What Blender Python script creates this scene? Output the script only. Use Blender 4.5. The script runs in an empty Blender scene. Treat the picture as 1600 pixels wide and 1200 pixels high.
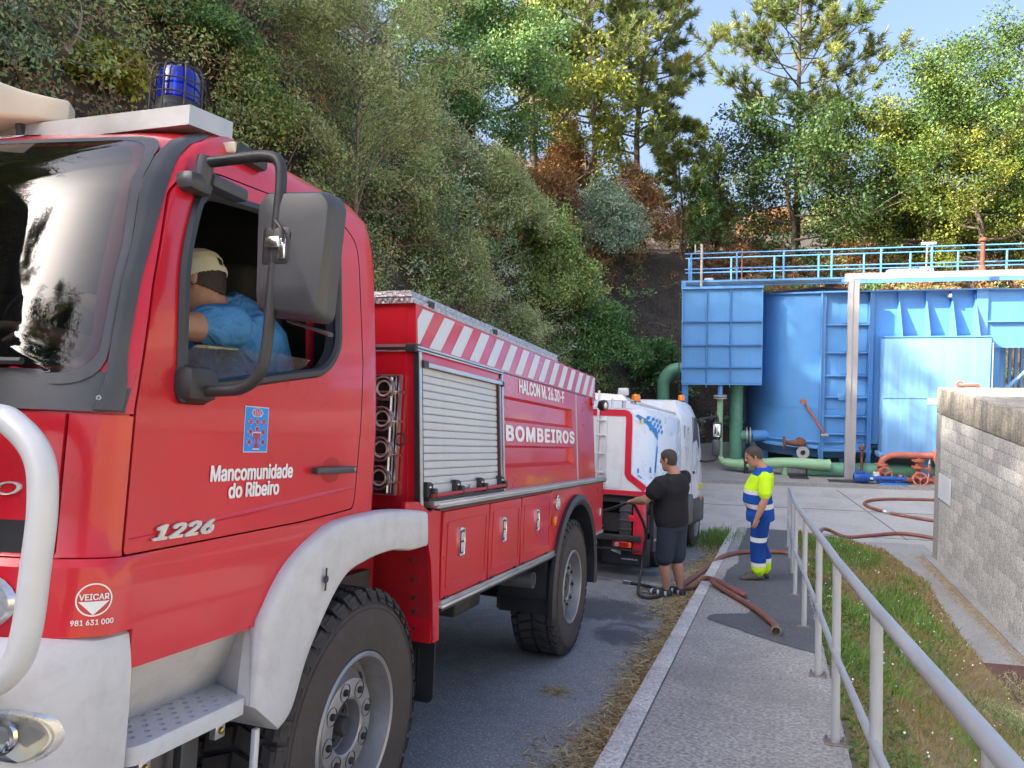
import bpy, bmesh, math, random
import numpy as np
from mathutils import Vector, Matrix
from mathutils.bvhtree import BVHTree

# ------------------------------------------------------------------ camera, sky, sun, exposure
SC = bpy.context.scene
COL = SC.collection
RNG = np.random.default_rng(7)
random.seed(7)

V = lambda *a: np.array(a, float)
PITCH = math.atan(101 / 1200); ROLL = .0128
FW = V(0, math.cos(PITCH), -math.sin(PITCH))
_r0 = V(1, 0, 0); _d0 = V(0, -math.sin(PITCH), -math.cos(PITCH))
RT = _r0 * math.cos(ROLL) + _d0 * math.sin(ROLL)
DN = _d0 * math.cos(ROLL) - _r0 * math.sin(ROLL)
cam_data = bpy.data.cameras.new('camera')
cam_data.sensor_width = 36; cam_data.lens = 27; cam_data.clip_start = .02; cam_data.clip_end = 2000
cam = bpy.data.objects.new('camera', cam_data); COL.objects.link(cam)
m3 = np.stack([RT, -DN, -FW], axis=1)
M = Matrix.Identity(4)
for i in range(3):
    for j in range(3):
        M[i][j] = float(m3[i, j])
cam.matrix_world = M
SC.camera = cam

SUN_EL = math.radians(35.4)
SUN_H = V(-.927, -.375, 0); SUN_H = SUN_H / np.linalg.norm(SUN_H)     # horizontal direction towards the sun
SUN_V = SUN_H * math.cos(SUN_EL) + V(0, 0, math.sin(SUN_EL))
world = bpy.data.worlds.new('World'); SC.world = world; world.use_nodes = True
wt = world.node_tree; wt.nodes.clear()
sky = wt.nodes.new('ShaderNodeTexSky'); sky.sky_type = 'NISHITA'; sky.sun_disc = False
sky.sun_elevation = SUN_EL
sky.sun_rotation = math.atan2(SUN_H[0], SUN_H[1])
sky.altitude = 200; sky.air_density = .75; sky.dust_density = 10.0; sky.ozone_density = 2.0
bg = wt.nodes.new('ShaderNodeBackground'); bg.inputs['Strength'].default_value = .15
wo = wt.nodes.new('ShaderNodeOutputWorld')
wt.links.new(sky.outputs[0], bg.inputs[0]); wt.links.new(bg.outputs[0], wo.inputs[0])
sun_data = bpy.data.lights.new('sun', 'SUN'); sun_data.energy = 5.0; sun_data.angle = math.radians(.5)
sun_data.color = (1, .87, .68)
sun = bpy.data.objects.new('sun', sun_data); COL.objects.link(sun)
sun.rotation_euler = Vector([float(x) for x in SUN_V]).to_track_quat('Z', 'Y').to_euler()
SC.view_settings.view_transform = 'Standard'; SC.view_settings.look = 'None'
SC.view_settings.gamma = 1; SC.view_settings.use_curve_mapping = False
SC.view_settings.exposure = 1.8
try:
    SC.view_settings.use_white_balance = True; SC.view_settings.white_balance_temperature = 6300; SC.view_settings.white_balance_tint = 10
except Exception:
    pass
try:
    SC.cycles.use_denoising = True
    SC.cycles.denoiser = 'OPENIMAGEDENOISE'
    SC.cycles.max_bounces = 8; SC.cycles.transparent_max_bounces = 12
    SC.cycles.caustics_reflective = False; SC.cycles.caustics_refractive = False
    SC.cycles.sample_clamp_indirect = 6
except Exception:
    pass

# ------------------------------------------------------------------ frames of the place
def cray(px, py):
    return RT * (px - 800) / 1200 + DN * (py - 600) / 1200 + FW
RD = cray(1212, 706); RD = RD / np.linalg.norm(RD)                    # road direction, downhill
RL = V(RD[1], -RD[0], 0); RL = RL / np.linalg.norm(RL)                # across the road, to the pavement
RU = np.cross(RL, RD)
RO = RD * 2.8157 + RL * -1.573 + RU * -1.72                           # outer foot of the front axle
def R2W(x, y, z=0.):
    return RO + RL * x + RD * y + RU * z
HB = math.radians(13)
YB = V(math.sin(HB), math.cos(HB), 0); YA = V(math.cos(HB), -math.sin(HB), 0)
ZY = -4.5
def Y2W(a, b, z=0.):
    return YA * a + YB * b + V(0, 0, ZY + z)
def fmat(o, ax, ay, az):
    m = Matrix.Identity(4)
    for i in range(3):
        m[i][0] = float(ax[i]); m[i][1] = float(ay[i]); m[i][2] = float(az[i]); m[i][3] = float(o[i])
    return m
M_ROAD = fmat(RO, RL, RD, RU)
M_YARD = fmat(V(0, 0, ZY), YA, YB, V(0, 0, 1))
def road_m(x, y, z=0.):
    return M_ROAD @ Matrix.Translation((x, y, z))
def yard_m(a, b, z=0., rz=0.):
    return M_YARD @ Matrix.Translation((a, b, z)) @ Matrix.Rotation(rz, 4, 'Z')

# ------------------------------------------------------------------ mesh helpers
class MB:
    """collects shapes and links them as one mesh object"""
    def __init__(s):
        s.v = []; s.f = []; s.sm = []; s.mi = []
    def add(s, vs, fs, smooth=False, mi=0, m=None):
        o = len(s.v)
        if m is not None:
            vs = [tuple(m @ Vector(p)) for p in vs]
        s.v += [tuple(float(c) for c in p) for p in vs]
        s.f += [tuple(i + o for i in f) for f in fs]
        s.sm += [smooth] * len(fs); s.mi += [mi] * len(fs)
        return s
    def box(s, x0, x1, y0, y1, z0, z1, mi=0, m=None):
        vs = [(x, y, z) for x in (x0, x1) for y in (y0, y1) for z in (z0, z1)]
        return s.add(vs, [(0, 1, 3, 2), (4, 6, 7, 5), (0, 4, 5, 1), (2, 3, 7, 6), (0, 2, 6, 4), (1, 5, 7, 3)], False, mi, m)
    def rbox(s, x0, x1, y0, y1, z0, z1, r=.01, seg=2, mi=0, m=None):
        bm = bmesh.new(); bmesh.ops.create_cube(bm, size=1)
        for v in bm.verts:
            v.co = Vector(((x0 + x1) / 2 + v.co.x * (x1 - x0), (y0 + y1) / 2 + v.co.y * (y1 - y0), (z0 + z1) / 2 + v.co.z * (z1 - z0)))
        bmesh.ops.bevel(bm, geom=list(bm.edges), offset=r, segments=seg, profile=.5, affect='EDGES')
        return s.addbm(bm, True, mi, m)
    def addbm(s, bm, smooth=False, mi=0, m=None):
        bm.verts.index_update()
        s.add([v.co[:] for v in bm.verts], [[v.index for v in f.verts] for f in bm.faces], smooth, mi, m)
        bm.free(); return s
    def hexa(s, p, mi=0, m=None):
        """eight corners: bottom ring of four then top ring of four"""
        return s.add(p, [(3, 2, 1, 0), (4, 5, 6, 7), (0, 1, 5, 4), (1, 2, 6, 5), (2, 3, 7, 6), (3, 0, 4, 7)], False, mi, m)
    def tube(s, pts, r, n=8, closed=False, caps=True, mi=0, m=None, flat=1.0):
        P = [V(*p) for p in pts]; k = len(P)
        rs = r if hasattr(r, '__len__') else [r] * k
        vs = []; up = None
        for i in range(k):
            if closed: t = P[(i + 1) % k] - P[i - 1]
            else: t = P[min(i + 1, k - 1)] - P[max(i - 1, 0)]
            t = t / (np.linalg.norm(t) + 1e-12)
            if up is None:
                up = V(0, 0, 1) if abs(t[2]) < .9 else V(1, 0, 0)
            a = np.cross(t, up); a = a / (np.linalg.norm(a) + 1e-12); b = np.cross(a, t); up = b
            for j in range(n):
                th = 2 * math.pi * j / n
                vs.append(P[i] + a * math.cos(th) * rs[i] + b * math.sin(th) * rs[i] * flat)
        fs = []
        for i in range(k if closed else k - 1):
            for j in range(n):
                A = i * n + j; B = i * n + (j + 1) % n; C = ((i + 1) % k) * n + (j + 1) % n; D = ((i + 1) % k) * n + j
                fs.append((A, D, C, B))
        s.add(vs, fs, True, mi, m)
        if caps and not closed:
            o = len(s.v) - k * n
            s.f += [tuple(o + j for j in range(n)), tuple(o + (k - 1) * n + j for j in reversed(range(n)))]
            s.sm += [False, False]; s.mi += [mi, mi]
        return s
    def lathe(s, prof, o=(0, 0, 0), ax=(0, 0, 1), n=24, mi=0, m=None, smooth=True, cap=False):
        ax = V(*ax); ax = ax / np.linalg.norm(ax); o = V(*o)
        e = V(0, 0, 1) if abs(ax[2]) < .9 else V(1, 0, 0)
        a = np.cross(e, ax); a = a / np.linalg.norm(a); b = np.cross(ax, a)
        vs = []; k = len(prof)
        for (r, h) in prof:
            for j in range(n):
                th = 2 * math.pi * j / n
                vs.append(o + ax * h + (a * math.cos(th) + b * math.sin(th)) * r)
        fs = [(i * n + j, i * n + (j + 1) % n, (i + 1) * n + (j + 1) % n, (i + 1) * n + j) for i in range(k - 1) for j in range(n)]
        s.add(vs, fs, smooth, mi, m)
        if cap:
            q = len(s.v) - k * n
            s.f += [tuple(q + j for j in reversed(range(n))), tuple(q + (k - 1) * n + j for j in range(n))]
            s.sm += [False, False]; s.mi += [mi, mi]
        return s
    def prism(s, poly, ext, mi=0, m=None, smooth=False):
        """extrude a 3-D polygon along a vector"""
        n = len(poly); E = V(*ext)
        vs = [V(*p) for p in poly] + [V(*p) + E for p in poly]
        fs = [tuple(reversed(range(n))), tuple(range(n, 2 * n))]
        fs += [(i, (i + 1) % n, n + (i + 1) % n, n + i) for i in range(n)]
        return s.add(vs, fs, smooth, mi, m)
    def grid(s, rows, smooth=True, mi=0, m=None, wrap=False):
        k = len(rows); n = len(rows[0]); vs = [p for r in rows for p in r]
        fs = [(i * n + j, i * n + (j + 1) % n, (i + 1) * n + (j + 1) % n, (i + 1) * n + j) for i in range(k - 1) for j in range(n if wrap else n - 1)]
        return s.add(vs, fs, smooth, mi, m)
    def mesh(s, name='mesh', mats=(), sharp=40):
        me = bpy.data.meshes.new(name); me.from_pydata(s.v, [], s.f)
        for mt in mats: me.materials.append(mt)
        me.polygons.foreach_set('use_smooth', s.sm)
        me.polygons.foreach_set('material_index', s.mi)
        me.update()
        if any(s.sm) and sharp:
            try: me.set_sharp_from_angle(angle=math.radians(sharp))
            except Exception: pass
        return me
    def build(s, name, mat, parent=None, label=None, sharp=40, fix=True, kind=None):
        mats = mat if isinstance(mat, (list, tuple)) else [mat]
        me = s.mesh(name, mats, None)
        if fix:
            bm = bmesh.new(); bm.from_mesh(me); bmesh.ops.recalc_face_normals(bm, faces=bm.faces); bm.to_mesh(me); bm.free()
        if any(s.sm) and sharp:
            me.set_sharp_from_angle(angle=math.radians(sharp))
        return link(name, me, parent, label, kind)

def split_build(mb, name, mat, parent, sharp=40):
    """every connected piece of the collected shapes as an object of its own"""
    par = list(range(len(mb.v)))
    def find(i):
        while par[i] != i: par[i] = par[par[i]]; i = par[i]
        return i
    for f in mb.f:
        for j in f[1:]:
            a, c = find(f[0]), find(j)
            if a != c: par[c] = a
    groups = {}
    for i, f in enumerate(mb.f): groups.setdefault(find(f[0]), []).append(i)
    out = []
    for g in groups.values():
        ids = sorted({k for i in g for k in mb.f[i]}); mp = {k: n for n, k in enumerate(ids)}
        q = MB(); q.v = [mb.v[k] for k in ids]; q.f = [tuple(mp[k] for k in mb.f[i]) for i in g]; q.sm = [mb.sm[i] for i in g]; q.mi = [mb.mi[i] for i in g]
        out.append(q.build(name, mat, parent, sharp=sharp))
    return out
def link(name, me, parent=None, label=None, kind=None):
    o = bpy.data.objects.new(name, me); COL.objects.link(o)
    if parent is not None: o.parent = parent
    if label: o['label'] = label
    if kind: o['kind'] = kind
    return o
def thing(name, label, cat, m=None, group=None):
    o = bpy.data.objects.new(name, None); COL.objects.link(o); o.empty_display_size = .2
    if m is not None: o.matrix_world = m
    return tag(o, label, cat, group)
def tag(o, label, cat, group=None):
    o['label'] = label; o['category'] = cat
    if group: o['group'] = group
    return o
def structure(o):
    o['kind'] = 'structure'; return o
def copy_tree(o, parent=None):
    c = o.copy(); COL.objects.link(c)
    if parent is not None: c.parent = parent
    for ch in [q for q in bpy.data.objects if q.parent == o]:
        copy_tree(ch, c)
    return c
def boolop(a, b, op):
    """boolean of two mesh datablocks -> new mesh"""
    oa = bpy.data.objects.new('tmp_a', a); ob = bpy.data.objects.new('tmp_b', b)
    COL.objects.link(oa); COL.objects.link(ob)
    md = oa.modifiers.new('b', 'BOOLEAN'); md.operation = op; md.object = ob; md.solver = 'EXACT'; md.use_self = True
    dg = bpy.context.evaluated_depsgraph_get(); dg.update()
    me = bpy.data.meshes.new_from_object(oa.evaluated_get(dg))
    bpy.data.objects.remove(oa); bpy.data.objects.remove(ob)
    return me
def modmesh(me, mods):
    o = bpy.data.objects.new('tmp_m', me); COL.objects.link(o)
    for kind, kw in mods:
        md = o.modifiers.new('m', kind)
        for k, v in kw.items(): setattr(md, k, v)
    dg = bpy.context.evaluated_depsgraph_get(); dg.update()
    r = bpy.data.meshes.new_from_object(o.evaluated_get(dg)); bpy.data.objects.remove(o)
    return r
def rounded(poly, r, n=4):
    """round the corners of a 2-D polygon; r may be a list"""
    out = []; k = len(poly)
    rs = r if hasattr(r, '__len__') else [r] * k
    for i in range(k):
        p0 = np.array(poly[i - 1], float); p = np.array(poly[i], float); p1 = np.array(poly[(i + 1) % k], float)
        a = p0 - p; b = p1 - p; la = np.linalg.norm(a); lb = np.linalg.norm(b)
        q = min(rs[i], la * .45, lb * .45)
        if q < 1e-4: out.append(tuple(p)); continue
        s0 = p + a / la * q; s1 = p + b / lb * q
        for j in range(n + 1):
            t = j / n
            out.append(tuple((1 - t) ** 2 * s0 + 2 * t * (1 - t) * p + t * t * s1))
    return out
def interp(x, xs, ys):
    return float(np.interp(x, xs, ys))
def smoothpath(pts, n=6):
    """Catmull-Rom through points"""
    P = [V(*p) for p in pts]; out = []
    for i in range(len(P) - 1):
        p0 = P[max(i - 1, 0)]; p1 = P[i]; p2 = P[i + 1]; p3 = P[min(i + 2, len(P) - 1)]
        for j in range(n):
            t = j / n
            out.append(.5 * ((2 * p1) + (-p0 + p2) * t + (2 * p0 - 5 * p1 + 4 * p2 - p3) * t * t + (-p0 + 3 * p1 - 3 * p2 + p3) * t ** 3))
    out.append(P[-1]); return out
def _font():
    try:
        import os
        f = os.path.join(bpy.utils.system_resource('DATAFILES'), 'fonts', 'Inter.woff2')
        return bpy.data.fonts.load(f) if os.path.exists(f) else None
    except Exception:
        return None
FONT = _font()
def text_mesh(s, size=1., bold=0., shear=0., extrude=.002, spacing=1.):
    cu = bpy.data.curves.new('t', 'FONT'); cu.body = s; cu.size = size; cu.offset = bold; cu.shear = shear
    cu.extrude = extrude
    if FONT is not None: cu.font = FONT
    cu.space_character = spacing; cu.resolution_u = 3
    o = bpy.data.objects.new('tmp_t', cu); COL.objects.link(o)
    dg = bpy.context.evaluated_depsgraph_get(); dg.update()
    me = bpy.data.meshes.new_from_object(o.evaluated_get(dg)); bpy.data.objects.remove(o)
    return me
def text_on(name, s, mat, parent, o, ux, uy, w, h, bold=.0, shear=0., extrude=.0015, spacing=1., fn=None):
    """lettering fitted to width w and height h; o is the lower left corner, ux and uy the writing axes"""
    me = text_mesh(s, 1., 0., shear, .01, spacing)
    if bold > 0:                                                     # heavier strokes: the letters laid over themselves, each a hair higher
        bm = bmesh.new(); k = 0
        for dx, dy in ((0, 0), (1, .5), (-1, .5), (.7, -.6), (-.7, -.6), (0, .8)):
            m2 = me.copy(); m2.transform(Matrix.Translation((dx * bold, dy * bold, k * .0011))); bm.from_mesh(m2); bpy.data.meshes.remove(m2); k += 1
        bm.to_mesh(me); bm.free()
    co = np.zeros(len(me.vertices) * 3); me.vertices.foreach_get('co', co); co = co.reshape(-1, 3)
    lo = co.min(0); hi = co.max(0); zr = (co[:, 2] - lo[2]) / (hi[2] - lo[2]); co = (co - lo) / (hi - lo)
    ux = V(*ux); uy = V(*uy); uz = np.cross(ux, uy); ex = max(extrude, .0012)
    P = V(*o) + np.outer(co[:, 0] * w, ux) + np.outer(co[:, 1] * h, uy) + np.outer(zr * ex, uz)
    if fn is not None: P = np.array([fn(*p) for p in P])
    me.vertices.foreach_set('co', P.ravel()); me.materials.clear(); me.materials.append(mat); me.update()
    return link(name, me, parent)

# ------------------------------------------------------------------ materials
def nodes(name):
    m = bpy.data.materials.new(name); m.use_nodes = True
    nt = m.node_tree; return m, nt, nt.nodes['Principled BSDF']
def N(nt, t, **kw):
    n = nt.nodes.new(t)
    for k, v in kw.items(): setattr(n, k, v)
    return n
def coords(nt, space='Object', scale=None):
    tc = N(nt, 'ShaderNodeTexCoord'); out = tc.outputs[space]
    if scale is not None:
        mp = N(nt, 'ShaderNodeMapping'); mp.inputs['Scale'].default_value = scale
        nt.links.new(out, mp.inputs[0]); out = mp.outputs[0]
    return out
def noise(nt, vec, scale, detail=4, rough=.6, dist=0.):
    n = N(nt, 'ShaderNodeTexNoise'); n.inputs['Scale'].default_value = scale; n.inputs['Detail'].default_value = detail
    n.inputs['Roughness'].default_value = rough; n.inputs['Distortion'].default_value = dist
    nt.links.new(vec, n.inputs['Vector']); return n.outputs['Fac']
def ramp(nt, fac, stops):
    r = N(nt, 'ShaderNodeValToRGB'); e = r.color_ramp.elements
    while len(e) < len(stops): e.new(.5)
    for i, (p, c) in enumerate(stops):
        e[i].position = p; e[i].color = (*c, 1) if len(c) == 3 else c
    nt.links.new(fac, r.inputs[0]); return r.outputs[0]
def mixc(nt, fac, a, b, mode='MIX'):
    m = N(nt, 'ShaderNodeMix', data_type='RGBA', blend_type=mode)
    for k, v in ((0, fac), (6, a), (7, b)):
        if hasattr(v, 'is_output'): nt.links.new(v, m.inputs[k])
        elif k == 0: m.inputs[0].default_value = v
        else: m.inputs[k].default_value = (*v, 1)
    return m.outputs[2]
def bump(nt, b, h, strength=.3, dist=.01):
    n = N(nt, 'ShaderNodeBump'); n.inputs['Strength'].default_value = strength; n.inputs['Distance'].default_value = dist
    nt.links.new(h, n.inputs['Height']); nt.links.new(n.outputs[0], b.inputs['Normal'])
def mat(name, col, rough=.5, metal=0., spec=.5, coat=0., var=.12, vs=6., grain=0., gs=60., dirt=None, ds=1.5, da=.4, space='Object', rv=.1, bumpd=.002):
    """painted or plain material with tone variation, fine grain and dirt"""
    m, nt, b = nodes(name)
    c = coords(nt, space)
    f = noise(nt, c, vs, 5, .6)
    lo = tuple(x * (1 - var) for x in col); hi = tuple(min(1, x * (1 + var)) for x in col)
    out = ramp(nt, f, [(.3, lo), (.7, hi)])
    if dirt is not None:
        f2 = noise(nt, c, ds, 8, .7, .6)
        msk = ramp(nt, f2, [(.45, (0, 0, 0)), (.75, (da, da, da))])
        out = mixc(nt, msk, out, dirt)
    nt.links.new(out, b.inputs['Base Color'])
    rr = ramp(nt, f, [(.25, (max(0, rough - rv),) * 3), (.75, (min(1, rough + rv),) * 3)])
    nt.links.new(rr, b.inputs['Roughness'])
    b.inputs['Metallic'].default_value = metal
    b.inputs['Specular IOR Level'].default_value = spec
    b.inputs['Coat Weight'].default_value = coat; b.inputs['Coat Roughness'].default_value = .06
    if grain:
        g = noise(nt, c, gs, 3, .6); bump(nt, b, g, grain, bumpd)
    return m
def glass(name, tint=(.5, .55, .56), refl=1.0, ior=1.5, rough=.0):
    m = bpy.data.materials.new(name); m.use_nodes = True; nt = m.node_tree; nt.nodes.clear()
    o = N(nt, 'ShaderNodeOutputMaterial'); mx = N(nt, 'ShaderNodeMixShader')
    fr = N(nt, 'ShaderNodeFresnel'); fr.inputs['IOR'].default_value = ior
    tr = N(nt, 'ShaderNodeBsdfTransparent'); tr.inputs[0].default_value = (*tint, 1)
    gl = N(nt, 'ShaderNodeBsdfGlossy'); gl.inputs['Roughness'].default_value = rough; gl.inputs[0].default_value = (refl,) * 3 + (1,)
    nt.links.new(fr.outputs[0], mx.inputs[0]); nt.links.new(tr.outputs[0], mx.inputs[1]); nt.links.new(gl.outputs[0], mx.inputs[2])
    nt.links.new(mx.outputs[0], o.inputs[0]); return m
def leafmat(name, stops, trans=.22, rough=.55):
    """leaf colour from a per-leaf random value stored on the mesh"""
    m = bpy.data.materials.new(name); m.use_nodes = True; nt = m.node_tree; nt.nodes.clear()
    o = N(nt, 'ShaderNodeOutputMaterial')
    at = N(nt, 'ShaderNodeAttribute', attribute_name='tone')
    col = ramp(nt, at.outputs['Fac'], stops)
    b = N(nt, 'ShaderNodeBsdfPrincipled'); b.inputs['Roughness'].default_value = rough; b.inputs['Specular IOR Level'].default_value = .3
    t = N(nt, 'ShaderNodeBsdfTranslucent')
    mx = N(nt, 'ShaderNodeMixShader'); mx.inputs[0].default_value = trans
    tc = mixc(nt, .5, col, (.22, .25, .03))
    nt.links.new(col, b.inputs['Base Color']); nt.links.new(tc, t.inputs[0])
    nt.links.new(b.outputs[0], mx.inputs[1]); nt.links.new(t.outputs[0], mx.inputs[2]); nt.links.new(mx.outputs[0], o.inputs[0])
    return m

RED = (.58, .010, .026)
MT = {}
MT['red'] = mat('fire_red_paint', RED, .30, coat=.38, var=.10, vs=1.4, dirt=(.42, .05, .04), ds=2.2, da=.35, rv=.06)
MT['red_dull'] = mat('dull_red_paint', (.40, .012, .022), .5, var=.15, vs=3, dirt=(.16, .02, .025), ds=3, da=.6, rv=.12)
MT['white_paint'] = mat('white_paint', (.62, .63, .64), .35, coat=.3, var=.05, vs=2, dirt=(.48, .47, .46), ds=3, da=.35)
MT['white_plastic'] = mat('white_bumper_plastic', (.58, .585, .60), .5, var=.06, vs=3, dirt=(.36, .345, .33), ds=11, da=.42, grain=.1, gs=90)
MT['silver'] = mat('silver_badge', (.62, .62, .62), .3, metal=.3, var=.06)
MT['black'] = mat('black_plastic', (.028, .029, .033), .45, var=.25, vs=5, grain=.15, gs=200)
MT['grey_black'] = mat('dark_grey_plastic', (.055, .058, .066), .42, var=.15, vs=5, grain=.2, gs=260, dirt=(.09, .09, .09), ds=5, da=.3)
MT['rubber'] = mat('tyre_rubber', (.055, .053, .055), .85, var=.3, vs=8, spec=.25, dirt=(.10, .085, .07), ds=5, da=.55, grain=.25, gs=120)
MT['tyre_side'] = mat('worn_tyre_sidewall', (.078, .068, .065), .8, var=.18, vs=7, spec=.2, dirt=(.085, .068, .06), ds=4, da=.6, grain=.1, gs=150)
MT['alu'] = mat('aluminium', (.62, .63, .65), .35, metal=.9, var=.08, vs=4, grain=.05, gs=80)
MT['alu_dull'] = mat('dull_aluminium_slats', (.60, .62, .66), .42, metal=.25, var=.05, vs=3, dirt=(.42, .43, .45), ds=3, da=.3)
MT['checker'] = mat('checker_plate', (.55, .55, .57), .4, metal=.8, var=.3, vs=40, grain=.9, gs=70, bumpd=.01)
MT['steel_rim'] = mat('painted_wheel_steel', (.34, .345, .36), .42, metal=.45, var=.1, vs=8, dirt=(.25, .17, .12), ds=6, da=.45)
MT['lamp_silver'] = mat('lamp_reflector_silver', (.66, .67, .69), .3, metal=.55, var=.1, vs=20)
MT['chrome'] = mat('chrome', (.75, .74, .72), .16, metal=1, var=.05)
MT['dark_metal'] = mat('dark_chassis_metal', (.03, .03, .033), .6, var=.3, vs=6, dirt=(.08, .07, .06), ds=5, da=.5)
MT['exhaust'] = mat('exhaust_steel', (.20, .19, .19), .5, metal=.6, var=.2, vs=5)
MT['interior'] = mat('cab_interior', (.030, .031, .035), .7, var=.2, vs=4)
MT['seat'] = mat('seat_fabric', (.03, .032, .04), .9, var=.2, vs=12, grain=.3, gs=200)
MT['white_film'] = mat('reflective_white_film', (.62, .66, .72), .35, var=.04, vs=2)
MT['letters'] = mat('white_vinyl_lettering', (.84, .85, .88), .4, var=.02)
MT['blue_vinyl'] = mat('blue_vinyl', (.015, .26, .78), .4, var=.03)
MT['pale_line'] = mat('pale_vinyl_line', (.62, .66, .80), .4, var=.02)
MT['crest_red'] = mat('crest_red_vinyl', (.42, .03, .12), .4, var=.03)
MT['amber'] = mat('amber_lens', (.75, .20, .01), .2, coat=.5, var=.05)
MT['red_lens'] = mat('red_lens', (.55, .01, .012), .18, coat=.6, var=.05)
MT['lens'] = mat('clear_lamp_lens', (.62, .65, .68), .12, metal=.5, coat=1, var=.2, vs=60)
MT['cream'] = mat('cream_plastic', (.66, .60, .47), .5, var=.05)
MT['windscreen'] = glass('windscreen_glass', (.36, .41, .43), 1., 1.55)
MT['side_glass'] = glass('side_window_glass', (.72, .78, .76), 1., 1.6)
MT['lens_glass'] = glass('lamp_glass', (.85, .88, .9), 1., 1.6)
MT['mirror'] = mat('mirror_glass', (.7, .72, .75), .03, metal=1, var=.01)
MT['skin'] = mat('skin', (.40, .215, .145), .55, var=.1, vs=20, grain=.08, gs=150)
MT['hair'] = mat('dark_hair', (.040, .032, .027), .6, var=.5, vs=90, grain=.8, gs=220, bumpd=.006)
# ------------------------------------------------------------------ ground materials
def asphalt_mat():
    m, nt, b = nodes('asphalt')
    c = coords(nt)
    f = noise(nt, c, 62, 2, .8); f1 = noise(nt, c, 34, 2, .8); f2 = noise(nt, c, .7, 6, .65, .5); f3 = noise(nt, c, 9, 4, .6)
    base = ramp(nt, f3, [(.3, (.22, .216, .21)), (.7, (.29, .285, .277))])
    sp = ramp(nt, f, [(.56, (0, 0, 0)), (.68, (1, 1, 1))])
    col = mixc(nt, sp, base, (.66, .65, .62))
    sp2 = ramp(nt, f1, [(.60, (0, 0, 0)), (.70, (.8, .8, .8))])
    col = mixc(nt, sp2, col, (.44, .44, .44))
    st = ramp(nt, f2, [(.50, (0, 0, 0)), (.66, (.45, .45, .45))])
    col = mixc(nt, st, col, (.14, .14, .145))
    # damp marks left by the hoses
    sx = N(nt, 'ShaderNodeSeparateXYZ'); nt.links.new(c, sx.inputs[0]); wn = noise(nt, c, 2.6, 5, .6, .8)
    def ell(cx, cy, rx_, ry_):
        vals = []
        for o_, c0, r_ in ((0, cx, rx_), (1, cy, ry_)):
            q = N(nt, 'ShaderNodeMath', operation='SUBTRACT'); nt.links.new(sx.outputs[o_], q.inputs[0]); q.inputs[1].default_value = c0
            q2 = N(nt, 'ShaderNodeMath', operation='DIVIDE'); nt.links.new(q.outputs[0], q2.inputs[0]); q2.inputs[1].default_value = r_
            q3 = N(nt, 'ShaderNodeMath', operation='MULTIPLY'); nt.links.new(q2.outputs[0], q3.inputs[0]); nt.links.new(q2.outputs[0], q3.inputs[1]); vals.append(q3.outputs[0])
        s_ = N(nt, 'ShaderNodeMath', operation='ADD'); nt.links.new(vals[0], s_.inputs[0]); nt.links.new(vals[1], s_.inputs[1])
        w_ = N(nt, 'ShaderNodeMath', operation='MULTIPLY_ADD'); nt.links.new(wn, w_.inputs[0]); w_.inputs[1].default_value = 2.4; nt.links.new(s_.outputs[0], w_.inputs[2])
        return ramp(nt, w_.outputs[0], [(.0, (.8, .8, .8)), (1., (0, 0, 0))]) if False else mr(w_.outputs[0])
    def mr(v):
        m_ = N(nt, 'ShaderNodeMapRange'); m_.inputs['From Min'].default_value = 1.55; m_.inputs['From Max'].default_value = 2.1; m_.inputs['To Min'].default_value = .72; m_.inputs['To Max'].default_value = 0; nt.links.new(v, m_.inputs['Value']); return m_.outputs[0]
    for e_ in ((-.15, 5.3, .75, .75), (.3, 4.3, .35, .45), (-.4, 7.6, .9, .8), (.35, 6.6, .4, .5)):
        col = mixc(nt, ell(*e_), col, (.060, .061, .066))
    nt.links.new(col, b.inputs['Base Color'])
    b.inputs['Roughness'].default_value = .8; b.inputs['Specular IOR Level'].default_value = .3
    bump(nt, b, f, .6, .004); return m
def concrete_mat(name, a, bcol, speck=.5, sc=130, stain=(.10, .10, .10), sa=.5, rough=.85, streak=None):
    m, nt, b = nodes(name)
    c = coords(nt)
    f = noise(nt, c, 1.1, 8, .65, .4); g = noise(nt, c, sc, 2, .7); h = noise(nt, c, 14, 5, .65)
    col = ramp(nt, h, [(.3, a), (.7, bcol)])
    sp = ramp(nt, g, [(.45, (0, 0, 0)), (.72, (speck,) * 3)])
    col = mixc(nt, sp, col, tuple(min(1, x * 1.9) for x in bcol))
    sp2 = ramp(nt, g, [(.28, (speck,) * 3), (.46, (0, 0, 0))])
    col = mixc(nt, sp2, col, tuple(x * .45 for x in a))
    sm = ramp(nt, f, [(.46, (0, 0, 0)), (.68, (sa,) * 3)])
    col = mixc(nt, sm, col, stain)
    if streak:
        cs = coords(nt, 'Object', (3.2, 3.2, .25)); s1 = noise(nt, cs, 2.2, 7, .75)
        k = ramp(nt, s1, [(.46, (0, 0, 0)), (.66, (.75,) * 3)]); col = mixc(nt, k, col, streak)
    nt.links.new(col, b.inputs['Base Color']); b.inputs['Roughness'].default_value = rough
    b.inputs['Specular IOR Level'].default_value = .3
    bump(nt, b, g, .45, .004); return m
MT['asphalt'] = asphalt_mat()
MT['pavement'] = concrete_mat('pavement_concrete', (.24, .232, .216), (.325, .315, .293), .65, 42, (.18, .175, .165), .6)
MT['kerb'] = concrete_mat('kerb_concrete', (.40, .39, .365), (.52, .505, .475), .6, 60, (.27, .265, .26), .5)
MT['tar'] = concrete_mat('tar_patch', (.085, .087, .092), (.11, .112, .118), .45, 50, (.065, .067, .071), .5, .75)
MT['yard'] = concrete_mat('yard_concrete', (.31, .305, .295), (.39, .383, .37), .3, 60, (.25, .245, .23), .6)
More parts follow.
